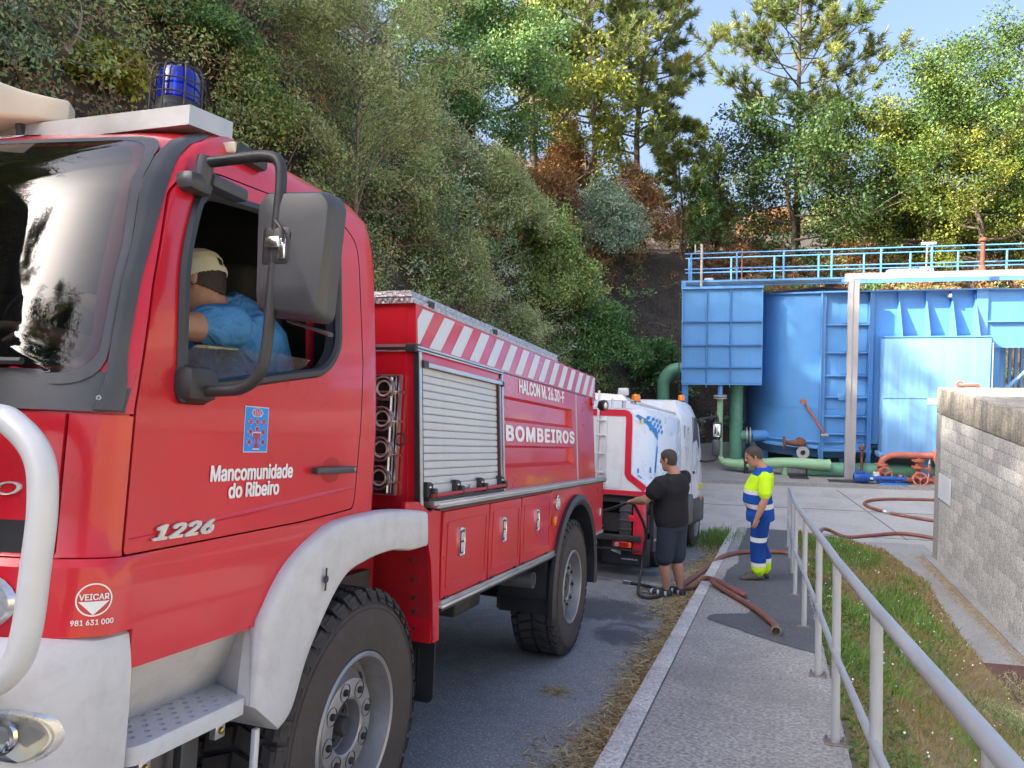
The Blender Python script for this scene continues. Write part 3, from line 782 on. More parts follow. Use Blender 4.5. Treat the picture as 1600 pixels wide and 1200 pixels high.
b.grid([[(x, s, .886) for x, s in P], [(x + .004, s, .880) for x, s in P], [(x + .004, s, .838) for x, s in P], [(x - .01, s, .836) for x, s in P]]); b.build('step_rim', MT['white_plastic'], step)
b = MB()
for s in (-1.10, -.80):
    b.rbox(-.045, -.02, s - .022, s + .022, .775, .838, .004)
split_build(b, 'step_bracket', MT['alu'], step)
b = MB()
for s in (-1.10, -.80): b.lathe([(0, 0), (.011, 0), (.009, .006), (0, .008)], (-.018, s, .80), (1, 0, 0), 10)
split_build(b, 'bracket_bolt', mat('brass', (.45, .33, .10), .35, metal=1), step)
b = MB(); b.rbox(-.5, -.10, -1.0, -.78, .50, .80, .03); b.rbox(-.08, -.05, -.93, -.915, .52, .82, .004); b.build('air_tank', MT['grey_black'], FT)
b = MB(); b.box(-.9, -.16, -1.19, -1.17, .45, .84); fl_ = b.build('front_flap', MT['black'], FT)
text_on('flap_lettering', 'VEICAR', MT['letters'], fl_, (-.17, -1.166, .715), (-1, 0, 0), (0, 0, 1), .40, .07, .02).data.transform(Matrix.Identity(4))
b = MB(); b.rbox(-.01, .008, -.665, -.64, .30, .76, .004); b.build('mudguard_stay', MT['white_paint'], FT)
# lettering, crest and number on the door
def door_pt(s, z, off=.0025): return (side_x(s, z) + off, s, z)
def door_text(name, txt, s0, z0, w, h, bold, par, mt=MT['letters'], shear=0., ext=.0, off=.003):
    o = text_on(name, txt, mt, par, (s0, 0, z0), (1, 0, 0), (0, 0, 1), w, h, bold, shear, ext)
    for v in o.data.vertices:
        d_ = abs(v.co.y); p = door_pt(v.co.x, v.co.z, off + d_); v.co = p
    return o
door_text('lettering', 'Mancomunidade', -.952, 1.562, .408, .050, .030, door)
door_text('lettering', 'do Ribeiro', -.868, 1.509, .252, .048, .030, door)
door_text('number_badge', '1226', -1.165, 1.413, .242, .042, .045, door, MT['silver'], .28, .007)
cr0, cr1, cz0, cz1 = -.812, -.692, 1.649, 1.795
def rect_on(b, s0, s1, z0, z1, off): b.add([door_pt(s0, z0, off), door_pt(s1, z0, off), door_pt(s1, z1, off), door_pt(s0, z1, off)], [(0, 1, 2, 3)])
b = MB(); rect_on(b, cr0, cr1, cz0, cz1, .0020); crest = b.build('crest', MT['pale_line'], door)
b = MB(); rect_on(b, cr0 + .003, cr1 - .003, cz0 + .003, cz1 - .003, .0028); b.build('crest_field', MT['blue_vinyl'], crest)
cm = (cr0 + cr1) / 2; b = MB(); b2 = MB()
def poly_on(bb_, pts, off): bb_.add([door_pt(cm + x * .12, cz0 + z * .146, off) for x, z in pts], [tuple(range(len(pts)))])
def both(pts):
    c_ = np.mean(np.array(pts), 0)
    poly_on(b2, [(c_[0] + (x - c_[0]) * 1.22, c_[1] + (z - c_[1]) * 1.16) for x, z in pts], .0034); poly_on(b, pts, .0040)
for x, z in ((-.27, .665), (0, .67), (.27, .665), (-.27, .45), (.27, .45), (-.29, .225), (.27, .225)):
    for q in ([(x - .085, z - .022), (x + .085, z - .022), (x + .085, z + .022), (x - .085, z + .022)], [(x - .03, z - .06), (x + .03, z - .06), (x + .03, z + .06), (x - .03, z + .06)]): both(q)
both([(-.17, .42), (.17, .42), (.15, .34), (.06, .29), (.05, .2), (.12, .09), (-.12, .09), (-.05, .2), (-.06, .29), (-.15, .34)])
both([(.075 * math.cos(t), .51 + .055 * math.sin(t)) for t in np.linspace(0, 6.28, 12, endpoint=False)])
both([(-.13, .79), (.13, .79), (.20, .87), (.14, .93), (.0, .95), (-.14, .93), (-.20, .87)])
b2.build('crest_outline', MT['pale_line'], crest, fix=False); b.build('crest_figures', MT['crest_red'], crest, fix=False)
b = MB()
for x in (-.11, -.04, .04, .11): b.add([door_pt(cm + (x - .012) * .12, cz0 + .80 * .146, .0046), door_pt(cm + (x + .012) * .12, cz0 + .80 * .146, .0046), door_pt(cm + (x * 1.1 + .012) * .12, cz0 + .925 * .146, .0046), door_pt(cm + (x * 1.1 - .012) * .12, cz0 + .925 * .146, .0046)], [(0, 1, 2, 3)])
b.build('crown_rib', MT['pale_line'], crest, fix=False)
# door handle in its recess
b = MB()
b.grid([[door_pt(-.300 + .058 * math.cos(t) * k * 1.15, 1.583 + .047 * math.sin(t) * k, o_) for t in np.linspace(0, 2 * math.pi, 24, endpoint=False)] for k, o_ in ((1.0, .0012), (.9, .0016), (.05, .0018))], True, wrap=True)
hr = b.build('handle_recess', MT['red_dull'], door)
b = MB(); b.rbox(.012, .034, -.432, -.162, 1.570, 1.597, .009, 2); b.box(.0, .014, -.425, -.40, 1.572, 1.594); b.box(.0, .014, -.20, -.17, 1.572, 1.594)
hd = b.build('handle', MT['grey_black'], door)
b = MB(); b.lathe([(0, 0), (.007, 0), (.007, .002), (0, .002)], (.034, -.182, 1.584), (1, 0, 0), 10); b.build('key_lock', MT['chrome'], hd)
# crease line low on the door
b = MB(); b.tube([door_pt(-1.235, 1.428, -.006), door_pt(-.7, 1.465, -.006), door_pt(-.13, 1.512, -.006)], [.008, .012, .010], 6); b.build('door_crease', MT['red'], door)
# indicator on the roof edge
b = MB(); b.rbox(-.125, -.055, -.86, -.70, 2.585, 2.64, .018); sl = b.build('side_lamp', MT['black'], FT)
b = MB(); b.rbox(-.118, -.062, -.872, -.856, 2.594, 2.632, .008); b.build('lamp_lens', MT['cream'], sl)

# mirrors: bracket, tube arm, clamp, housing and glass
ma = MB(); MS = -1.045
ma.tube(smoothpath([(-.02, MS, 2.492), (.12, MS, 2.495), (.195, MS, 2.494), (.240, MS, 2.475), (.252, MS, 2.42), (.250, MS, 2.3), (.245, MS, 2.1), (.240, MS, 1.95), (.222, MS, 1.875), (.17, MS, 1.835), (.10, MS, 1.826), (-.03, MS, 1.822)], 6), .0165, 10)
arm = ma.build('mirror_arm', MT['black'], FT)
b = MB(); b.rbox(-.07, .0, -1.11, -1.01, 2.395, 2.455, .022); b.rbox(-.06, .01, -1.03, -.87, 2.425, 2.468, .014); b.lathe([(.024, -.04), (.028, 0), (.024, .05)], (-.02, MS, 2.46), (.1, 0, 1), 12, cap=True)
b.build('mirror_bracket', MT['grey_black'], arm)
b = MB(); b.rbox(-.045, .055, -1.115, -.99, 1.79, 1.895, .03); b.rbox(.0, .02, -1.11, -1.0, 1.785, 1.835, .012); b.build('mirror_foot', MT['black'], arm)
poly = rounded([(.19, 2.045), (.405, 2.02), (.425, 2.35), (.40, 2.385), (.20, 2.395), (.175, 2.36)], [.03, .03, .02, .035, .035, .02], 4)
pc = np.mean(np.array(poly), 0)
b = MB(); b.grid([[(pc[0] + (x - pc[0]) * k, MS + o_, pc[1] + (z - pc[1]) * k) for x, z in poly] for k, o_ in ((.96, .075), (1.0, .07), (1.0, .03), (.97, .008), (.9, -.006), (.6, -.012), (.05, -.012))], True, wrap=True)
mh = b.build('mirror_housing', MT['grey_black'], FT)
b = MB(); b.prism([(pc[0] + (x - pc[0]) * .93, MS + .074, pc[1] + (z - pc[1]) * .93) for x, z in poly], (0, .004, 0)); b.build('mirror_glass', MT['mirror'], mh)
b = MB(); b.rbox(.215, .305, MS - .016, MS + .0, 2.175, 2.285, .012); b.build('clamp_recess', MT['black'], mh)
b = MB(); b.rbox(.228, .276, MS - .026, MS + .026, 2.222, 2.255, .006); b.rbox(.27, .295, MS - .022, MS, 2.19, 2.25, .005); b.build('clamp', MT['chrome'], mh)
b = MB(); b.tube(smoothpath([(.255, MS - .02, 2.30), (.285, MS - .03, 2.27), (.29, MS - .025, 2.235)], 5), .004, 5); b.build('mirror_cable', MT['black'], mh)
b = MB(); b.tube([(.27, MS + .05, 2.03), (.36, MS + .05, 2.005), (.41, MS + .05, 1.99)], [.010, .010, .014], 8, flat=.5); b.build('mirror_spoiler', MT['grey_black'], mh)
# roof: light bar, beacon with guard, loudhailer
b = MB(); b.hexa([(-2.25, -1.0, 2.645), (-.128, -1.0, 2.638), (-.15, -.78, 2.675), (-2.25, -.78, 2.68), (-2.25, -1.0, 2.71), (-.128, -1.0, 2.700), (-.15, -.78, 2.737), (-2.25, -.78, 2.75)])
b.build('roof_box', mat('zinc_sheet', (.55, .56, .57), .45, metal=.55, var=.12, vs=6, dirt=(.4, .38, .35), ds=5, da=.4), FT)
BC = (-.292, -.88, 2.712)
b = MB(); b.lathe([(.075, 0), (.074, .03), (.068, .035), (.066, .06)], BC, (0, 0, 1), 28, cap=True); bc = b.build('beacon', MT['black'], FT)
blue = mat('blue_beacon_lens', (.012, .03, .62), .08, coat=.8, var=.1, vs=14)
bn = blue.node_tree.nodes['Principled BSDF']; bn.inputs['Transmission Weight'].default_value = .55; bn.inputs['IOR'].default_value = 1.3
b = MB(); b.lathe([(.066, .055), (.066, .12), (.064, .148), (.056, .164), (.03, .170), (.001, .171)], BC, (0, 0, 1), 28); b.build('beacon_lens', blue, bc)
b = MB(); b.lathe([(.02, .03), (.02, .14), (.012, .155), (.001, .156)], BC, (0, 0, 1), 14); b.build('reflector', MT['chrome'], bc)
b = MB()
for r, h in ((.083, .07), (.083, .115), (.045, .178)):
    b.tube([(BC[0] + r * math.cos(t), BC[1] + r * math.sin(t), BC[2] + h) for t in np.linspace(0, 6.283, 24, endpoint=False)], .0032, 5, closed=True)
for k in range(8):
    t = k * math.pi / 4 + .2
    b.tube(smoothpath([(BC[0] + r * math.cos(t), BC[1] + r * math.sin(t), BC[2] + h) for r, h in ((.084, .0), (.083, .08), (.082, .145), (.066, .173), (.045, .179), (.01, .179))], 3), .0032, 5)
b.build('beacon_guard', MT['black'], bc)
# loudhailer: square flaring horn on the roof
b = MB(); rows = []
hc_ = V(-.70, -.92, 2.752); hx = V(-.80, -.60, .0)
hx = hx / np.linalg.norm(hx); hy = np.cross(V(0, 0, 1), hx); 
for t, w, h in ((0, .040, .034), (.006, .046, .040), (.08, .050, .044), (.14, .056, .050), (.19, .068, .058), (.235, .088, .072), (.262, .102, .084), (.267, .104, .086), (.263, .096, .078), (.20, .062, .054), (.15, .045, .04)):
    r = rounded([(-w, -h), (w, -h), (w, h), (-w, h)], min(w, h) * .35, 4)
    rows.append([hc_ + hx * t + hy * a + V(0, 0, c) for a, c in r])
b.grid(rows, True, wrap=True); b.add(rows[0], [tuple(range(len(rows[0])))])
lh = b.build('loudhailer', MT['cream'], FT, sharp=50)
b = MB(); b.lathe([(.028, .12), (.034, .21), (.026, .245), (.001, .25)], tuple(hc_), tuple(hx), 16); b.build('horn_cone', MT['white_plastic'], lh)
b = MB(); b.tube([tuple(hc_ + hx * .15 + V(0, 0, -.05)), tuple(hc_ + hx * .15 + V(0, .02, -.13))], .015, 6); b.build('bracket', MT['black'], lh)

# interior: seats, bulkhead, dashboard, wheel
b = MB(); b.rbox(-.86, -.34, -.30, -.14, 1.62, 2.22, .06, 3); b.rbox(-.86, -.34, -.75, -.16, 1.50, 1.66, .05, 3); b.rbox(-.76, -.45, -.28, -.15, 2.22, 2.40, .05, 3); b.build('driver_seat', MT['seat'], FT)
b = MB(); b.rbox(-2.1, -1.05, -.30, -.14, 1.62, 2.3, .06, 3); b.rbox(-2.1, -1.05, -.75, -.16, 1.50, 1.66, .05, 3); b.build('crew_seat', MT['seat'], FT)
b = MB(); b.rbox(-2.2, -.12, -1.30, -1.08, 1.55, 1.80, .06, 3); b.rbox(-.95, -.25, -1.12, -1.0, 1.62, 1.83, .05, 3); b.build('dashboard', MT['interior'], FT)
b = MB(); b.tube([(-.60 + .21 * math.cos(t), -.98 - .085 * math.sin(t) , 1.93 + .19 * math.sin(t)) for t in np.linspace(0, 6.283, 36, endpoint=False)], .014, 8, closed=True)
b.tube([(-.60, -.96, 1.93), (-.60, -1.08, 1.78)], .03, 8)
for t in (-.3, 3.44, 4.71): b.tube([(-.60, -.965, 1.92), (-.60 + .2 * math.cos(t), -.98 - .082 * math.sin(t), 1.93 + .18 * math.sin(t))], .012, 6)
b.build('steering_wheel', MT['interior'], FT)
b = MB(); b.tube([(-.20, -.22, 2.40), (-.17, -.20, 1.75)], .028, 6, flat=.2); b.build('seat_belt', MT['red_dull'], FT)
# ------------------------------------------------------------------ wheels
def make_wheel(parent, loc, R=.545, W=.36, rim_r=.283, n=40, holes=8, dual=False, tread='block', inward=-1):
    """wheel part: empty > tyre, rim, nuts; the outer face looks along +x"""
    w = bpy.data.objects.new('wheel', None); COL.objects.link(w); w.parent = parent; w.location = loc
    b = MB(); h = W / 2
    prof = [(rim_r, -.02), (rim_r + .02, .004), (rim_r + .06, .012), (R * .80, .016), (R * .88, .008), (R * .93, -.008), (R - .028, -.022), (R - .026, -h), (R - .028, -W + .022), (R * .93, -W + .008), (R * .85, -W), (rim_r, -W + .02)]
    b.lathe(prof[:5], (0, 0, 0), (1, 0, 0), 64, 1); b.lathe(prof[4:], (0, 0, 0), (1, 0, 0), 64, 0)
    for rr in (.86, .89, .80):                                        # moulded rings of the sidewall
        b.tube([(.012 if rr < .88 else .006, R * rr * math.cos(t), R * rr * math.sin(t)) for t in np.linspace(0, 6.2832, 64, endpoint=False)], .003, 4, closed=True, mi=1)
    for k in range(n):                                               # tread blocks
        for row in range(4):
            x0, x1 = [(-.055, .0), (-h + .012, -.07), (-W + .07, -h - .012), (-W, -W + .055)][row]
            a0 = 2 * math.pi * (k + (.0, .5, .0, .5)[row]) / n; da = 2 * math.pi / n * (.66 if row in (0, 3) else .78)
            sk = (.03, .06, -.06, -.03)[row] * 1.0
            pts = []
            for (rr, ins) in ((R - .034, 0), (R + .002, .05)):
                for (xx, aa) in ((x0, a0 - da / 2), (x1, a0 - da / 2 + sk), (x1, a0 + da / 2 + sk), (x0, a0 + da / 2)):
                    am = a0 + sk / 2; aa = am + (aa - am) * (1 - ins)
                    xr = xx - (.018 if (row == 0 and xx == x1) or (row == 3 and xx == x0) else 0) * (-1 if row == 3 else 1) * (1 if ins else 0)
                    pts.append((xr + (.012 if row == 0 and xx == x1 and not ins else 0), rr * math.cos(aa), rr * math.sin(aa)))
            b.hexa(pts, 0)
        a0 = 2 * math.pi * k / n; da = 2 * math.pi / n * .6         # shoulder lug running down the sidewall
        pts = []
        for (rr, xo) in ((R * .905, .010), (R - .01, -.004)):
            for (aa, dx) in ((a0 - da / 2, 0), (a0 - da / 2, -.03), (a0 + da / 2, -.03), (a0 + da / 2, 0)):
                pts.append((xo + dx, rr * math.cos(aa), rr * math.sin(aa)))
        b.hexa(pts, 0)
    b.build('tyre', [MT['rubber'], MT['tyre_side']], w, sharp=35)
    b = MB(); rr = rim_r
    b.lathe([(rr + .012, -.012), (rr + .014, .004), (rr + .006, .012), (rr - .006, .006), (rr - .012, -.03), (rr - .02, -.10), (rr - .035, -.115), (.205, -.075), (.190, -.05), (.186, -.042), (.180, -.040), (.115, -.040), (.106, -.046), (.104, -.10), (.09, -.12), (.0, -.125)], (0, 0, 0), (1, 0, 0), 56)
    rim = b.build('rim', MT['steel_rim'], w, sharp=30)
    nb = MB(); cup = MB()
    for k in range(holes):
        a = 2 * math.pi * (k + .3) / holes; cy, cz = .147 * math.cos(a), .147 * math.sin(a)
        cup.lathe([(.036, -.0385), (.032, -.048), (.0, -.049)], (0, cy, cz), (1, 0, 0), 14)
        nb.lathe([(.014, -.05), (.014, -.030), (.009, -.022), (0, -.021)], (0, cy, cz), (1, 0, 0), 6)
        a2 = a + .35; cup.lathe([(.030, -.108), (.001, -.108)], (0, .232 * math.cos(a2), .232 * math.sin(a2)), (1, 0, 0), 12)
    cup.lathe([(.092, -.098), (.0, -.098)], (0, 0, 0), (1, 0, 0), 24)
    nb.lathe([(.075, -.10), (.07, -.085), (.04, -.08), (.035, -.05), (.03, -.045), (0, -.045)], (0, 0, 0), (1, 0, 0), 20)
    for k in range(6):
        a = k * 1.047; nb.lathe([(.008, -.09), (.008, -.075), (0, -.074)], (0, .056 * math.cos(a), .056 * math.sin(a)), (1, 0, 0), 6)
    # the cups sit a little proud of the disc
    cup2 = MB(); cup2.v = [(x + .002, y, z) for x, y, z in cup.v]; cup2.f = cup.f; cup2.sm = cup.sm; cup2.mi = cup.mi
    split_build(cup2, 'bolt_hole', MT['black'], w); split_build(nb, 'wheel_nut', MT['dark_metal'], w)
    return w
w1 = make_wheel(FT, (0, 0, .545)); 
w2 = copy_tree(w1, FT); w2.location = (0, 3.45, .545); w2.rotation_euler = (.5, 0, 0)
for s in (0, 3.45):
    w3 = copy_tree(w1, FT); w3.location = (-2.4, s, .545); w3.rotation_euler = (0, 0, math.pi)

# ------------------------------------------------------------------ superstructure
TP = .066
def tpx(z, off=0.): return -TP * (z - 1.0) + off
FXL = -2.33
def tbox(b, s0, s1, z0, z1, o0, o1, mi=0):
    """a box on the leaning side of the body, o0 to o1 proud of it"""
    b.hexa([(tpx(z0, o0), s0, z0), (tpx(z0, o1), s0, z0), (tpx(z0, o1), s1, z0), (tpx(z0, o0), s1, z0), (tpx(z1, o0), s0, z1), (tpx(z1, o1), s0, z1), (tpx(z1, o1), s1, z1), (tpx(z1, o0), s1, z1)], mi)
# body: core and side skins with two recessed panels
b = MB()
b.hexa([(FXL + .03, .51, 1.37), (tpx(1.37, -.05), .51, 1.37), (tpx(1.37, -.05), 4.40, 1.37), (FXL + .03, 4.40, 1.37), (FXL + .12, .51, 2.362), (tpx(2.362, -.05), .51, 2.362), (tpx(2.362, -.05), 4.40, 2.362), (FXL + .12, 4.40, 2.362)])
body = b.build('body', MT['red'], FT)
b = MB()
tbox(b, .515, 4.43, 2.152, 2.364, -.06, 0)
b.build('upper_panel', MT['red'], FT)
b = MB(); tbox(b, .515, 1.70, 2.085, 2.149, -.06, -.004); tbox(b, .515, .58, 1.38, 2.085, -.06, -.004); tbox(b, 1.66, 1.745, 1.38, 2.085, -.06, -.006); b.build('shutter_surround', MT['red'], FT)
# side panel with recesses, built from bevelled frames
b = MB()
S0, S1 = 1.75, 3.64
def q4(b, a, c, d, e): b.add([a, c, d, e], [(0, 1, 2, 3)])
def tp_(s, z, o): return (tpx(z, o), s, z)
zs = [1.38, 1.545, 1.69, 1.845, 2.005, 2.149]; rec = [0, 1, 0, 1, 0]
for i in range(5):
    z0, z1 = zs[i], zs[i + 1]
    if rec[i]:
        a0, a1 = S0 + .03, S1 - .13; dp_ = -.035; bv = .025
        q4(b, tp_(S0, z0, 0), tp_(a0, z0, 0), tp_(a0, z1, 0), tp_(S0, z1, 0)); q4(b, tp_(a1, z0, 0), tp_(S1, z0, 0), tp_(S1, z1, 0), tp_(a1, z1, 0))
        q4(b, tp_(a0 + bv, z0 + bv, dp_), tp_(a1 - bv, z0 + bv, dp_), tp_(a1 - bv, z1 - bv * .6, dp_), tp_(a0 + bv, z1 - bv * .6, dp_))
        q4(b, tp_(a0, z0, 0), tp_(a1, z0, 0), tp_(a1 - bv, z0 + bv, dp_), tp_(a0 + bv, z0 + bv, dp_))
        q4(b, tp_(a0, z1, 0), tp_(a0 + bv, z1 - bv * .6, dp_), tp_(a1 - bv, z1 - bv * .6, dp_), tp_(a1, z1, 0))
        q4(b, tp_(a0, z0, 0), tp_(a0 + bv, z0 + bv, dp_), tp_(a0 + bv, z1 - bv * .6, dp_), tp_(a0, z1, 0))
        q4(b, tp_(a1, z0, 0), tp_(a1, z1, 0), tp_(a1 - bv, z1 - bv * .6, dp_), tp_(a1 - bv, z0 + bv, dp_))
    else:
        q4(b, tp_(S0, z0, 0), tp_(S1, z0, 0), tp_(S1, z1, 0), tp_(S0, z1, 0))
b.build('side_panel', MT['red'], FT)
# rounded rear corner panel
b = MB(); rows = []
for z in np.linspace(1.375, 2.149, 5):
    r = [tp_(S1 + .012, z, 0), tp_(4.30, z, 0)]
    for t in np.linspace(0, math.pi / 2, 7)[1:]: r.append((tpx(z, -.10 + .10 * math.cos(t)), 4.30 + .13 * math.sin(t), z))
    r.append((-1.0, 4.43, z)); rows.append(r)
b.grid(rows); b.build('rear_corner_panel', MT['red'], FT)
b = MB(); b.box(-2.25, -.12, 4.40, 4.435, 1.37, 2.36); b.build('rear_panel', MT['red'], FT)
# chevron strips
for k in range(15):
    s0 = .66 - .2685 + k * .2685
    pts = [(s0, 2.166), (s0 + .137, 2.166), (s0 + .137 + .195, 2.352), (s0 + .195, 2.352)]
    pts = [(min(4.425, max(.53, s)), z) for s, z in pts]
    if k == 0: pts = [(.53, 2.166), (.53, 2.29), (.585, 2.352), (.715, 2.352)]; pts = [(.53, 2.166), (.545, 2.166), (.722, 2.352), (.592, 2.352), (.53, 2.29)]
    b = MB(); b.prism([tp_(s, z, .001) for s, z in pts], (.0018, 0, 0)); b.build('chevron_strip', MT['white_film'], FT)
# top ledge of chequered plate in two pieces, with hinges
b = MB()
for (s0, s1) in ((.49, 1.55), (1.56, 3.12)):
    b.hexa([(FXL + .15, s0, 2.364), (tpx(2.37, .004), s0 + .0, 2.364), (tpx(2.37, .004), s1, 2.364), (FXL + .15, s1, 2.364), (FXL + .15, s0, 2.392), (tpx(2.39, .0), s0, 2.392), (tpx(2.39, .0), s1, 2.392), (FXL + .15, s1, 2.392)])
    b.hexa([(FXL + .15, s0 - .006, 2.395), (tpx(2.39, -.004), s0 - .006, 2.395), (tpx(2.39, -.004), s1 + .003, 2.395), (FXL + .15, s1 + .003, 2.395), (FXL + .15, s0 - .006, 2.424), (tpx(2.42, -.012), s0 - .006, 2.424), (tpx(2.42, -.012), s1 + .003, 2.424), (FXL + .15, s1 + .003, 2.424)])
ck = b.build('roof_ledge', MT['checker'], FT)
nb = 0
for s in np.arange(.52, 3.1, .072):                                   # raised tears of the plate, seen on its edge
    for h, o_ in ((2.369, .0045), (2.399, .0005)):
        b = MB() if nb == 0 else b
        b.hexa([(tpx(h, o_), s, h), (tpx(h, o_ + .004), s + .004, h), (tpx(h, o_ + .004), s + .034, h + .014), (tpx(h, o_), s + .038, h + .014), (tpx(h, o_), s, h + .004), (tpx(h, o_ + .004), s + .004, h + .004), (tpx(h, o_ + .004), s + .030, h + .019), (tpx(h, o_), s + .034, h + .019)]); nb += 1
o = b.build('plate_pattern', MT['alu'], ck); o['kind'] = 'stuff'
b = MB()
for i in range(14):
    x = -.12 - i * .03
    for j in range(2):
        b.hexa([(x, .483, 2.368), (x - .004, .483, 2.368), (x - .014 * (1 if (i + j) % 2 else -1), .483, 2.388), (x - .010 * (1 if (i + j) % 2 else -1), .483, 2.388), (x, .490, 2.368), (x - .004, .490, 2.368), (x - .014 * (1 if (i + j) % 2 else -1), .490, 2.388), (x - .010 * (1 if (i + j) % 2 else -1), .490, 2.388)])
o = b.build('plate_pattern', MT['alu'], ck); o['kind'] = 'stuff'
b = MB()
for s in (.66, 1.60, 3.09): b.rbox(tpx(2.37, -.01), tpx(2.37, .012), s, s + .05, 2.372, 2.405, .004)
split_build(b, 'ledge_hinge', MT['dark_metal'], ck)
# aluminium rails and posts
b = MB(); tbox(b, .505, 1.745, 2.149, 2.158, 0, .016); tbox(b, .505, 1.745, 2.135, 2.142, 0, .014); b.box(FXL + .1, -.12, .495, .51, 2.150, 2.164); b.box(FXL + .1, -.12, .498, .51, 2.128, 2.135); b.build('upper_rail', MT['alu'], FT)
b = MB(); tbox(b, .505, 1.745, 2.142, 2.149, 0, .012); tbox(b, 1.745, 4.43, 2.147, 2.155, -.01, .003); b.rbox(-.12, -.062, .485, .55, 2.125, 2.168, .006); b.box(FXL + .1, -.12, .499, .51, 2.135, 2.150); b.build('rail_seal', MT['black'], FT)
b = MB(); tbox(b, .512, .54, 1.39, 2.13, 0, .018); tbox(b, 1.715, 1.745, 1.39, 2.13, 0, .010); tbox(b, 1.675, 1.69, 1.39, 2.10, 0, .010); tbox(b, S1 - .004, S1 + .016, 1.38, 2.149, 0, .005); split_build(b, 'corner_post', MT['alu'], FT)
b = MB(); tbox(b, .505, .513, 1.39, 2.13, -.01, .016); tbox(b, .545, .575, 1.39, 2.07, 0, .006); tbox(b, 1.655, 1.672, 1.42, 2.07, 0, .007); split_build(b, 'post_seal', MT['black'], FT)
b = MB(); tbox(b, .575, 1.715, 2.066, 2.086, 0, .022); b.build('shutter_head', MT['alu'], FT)
b = MB(); tbox(b, .545, .60, 2.058, 2.092, 0, .028); tbox(b, 1.70, 1.72, 2.056, 2.088, 0, .026); split_build(b, 'head_cap', MT['black'], FT)
# roller shutter of single slats
sh = bpy.data.objects.new('roller_shutter', None); COL.objects.link(sh); sh.parent = FT
nS = 15; z0 = 1.488; pz = (2.066 - z0) / nS
b = MB(); prof = [(0, -.006, 0), (.02, .003, 0), (.2, .0055, 0), (.8, .0055, 0), (.93, .003, 0), (.95, -.004, 0), (1.0, -.008, 0)]
rows = [[(0 + o_, s, t * pz) for s in (.578, 1.654)] for t, o_, _ in prof]
b.grid(rows, False); slat0 = b.build('slat', MT['alu_dull'], sh, fix=True, sharp=20)
for k in range(nS):
    q = slat0 if k == 0 else slat0.copy()
    if k: COL.objects.link(q); q.parent = sh
    z = z0 + k * pz; q.location = (tpx(z, -.012), 0, z); q.rotation_euler = (0, -TP, 0)
b = MB(); tbox(b, .578, 1.654, 1.435, 1.487, -.02, .004); bar = b.build('shutter_bottom', MT['alu_dull'], sh)
b = MB(); b.tube([tp_(.60, 1.438, .040), tp_(1.66, 1.448, .040)], .010, 10); b.build('handle_bar', mat('red_bar', (.45, .02, .025), .35), sh)
b0 = MB()
b0.prism([(.0, -.032, -.03), (.0, .032, -.03), (.0, .032, .03), (.0, .0, .042), (.0, -.032, .042)], (.028, 0, 0)); b0.rbox(.02, .052, .008, .04, -.035, .012, .006)
k0 = None
for s in (.60, .95, 1.30, 1.64):
    if k0 is None: k0 = b0.build('bar_bracket', MT['black'], sh); q = k0
    else: q = k0.copy(); COL.objects.link(q); q.parent = sh
    q.location = tp_(s, 1.462, .0)
    bb_ = MB(); 
b = MB()
for s in (.60, .95, 1.30, 1.64): b.lathe([(0, .03), (.008, .03), (.006, .036), (0, .037)], tp_(s - .005, 1.478, 0), (1, 0, 0), 8)
split_build(b, 'bracket_screw', MT['chrome'], sh)
b = MB(); b.rbox(tpx(1.46, .002), tpx(1.46, .009), 1.07, 1.16, 1.448, 1.472, .003); b.build('shutter_lock', MT['alu'], sh)
# lettering on the side panel
def body_text(txt, s0, z0, w, h, bold, sp=1.):
    o = text_on('lettering', txt, MT['letters'], FT, (s0, 0, z0), (1, 0, 0), (0, 0, 1), w, h, bold, 0, 0, sp)
    for v in o.data.vertices: v.co = tp_(v.co.x, v.co.z, .003 + abs(v.co.y))
    return o
body_text('HALCON M. 26.30-F', 2.08, 2.042, 1.17, .096, .034)
body_text('BOMBEIROS', 1.79, 1.716, 1.76, .106, .04, 1.15)
# hose rack in the gap behind the cab
b = MB(); b.box(-.26, -.135, .50, .512, 1.44, 2.01); rk = b.build('hose_rack', MT['dark_metal'], FT)
b = MB()
for x in (-.262, -.150, -.133): b.box(x - .004, x + .004, .470, .50, 1.44, 2.012)
b.box(-.265, -.13, .47, .50, 2.006, 2.014); b.box(-.265, -.13, .47, .50, 1.438, 1.446)
for z in (1.50, 1.63, 1.79, 1.93): b.box(-.26, -.105, .462, .470, z - .004, z + .004)
b.tube([(-.16, .455, 1.45), (-.165, .455, 2.0)], .007, 6); b.build('rack_frame', MT['alu'], rk)
b = MB()
for z in (1.945, 1.80, 1.655, 1.52):
    b.lathe([(.058, .0), (.060, -.06), (.052, -.062), (.05, -.01)], (-.205, .50, z), (0, 1, 0), 20)
split_build(b, 'hose_coupling', MT['alu'], rk)
b = MB()
for z in (1.945, 1.80, 1.655, 1.52):
    b.tube([(-.205 + .036 * math.cos(t), .452, z + .036 * math.sin(t)) for t in np.linspace(0, 6.283, 20, endpoint=False)], .006, 6, closed=True)
split_build(b, 'coupling_ring', mat('dull_brass_ring', (.56, .54, .48), .45, metal=.4), rk)
b = MB(); b.tube([(-.115 + .028 * math.cos(t), .47, 1.705 + .028 * math.sin(t)) for t in np.linspace(0, 6.283, 16, endpoint=False)], .004, 5, closed=True); b.build('rack_ring', MT['dark_metal'], rk)
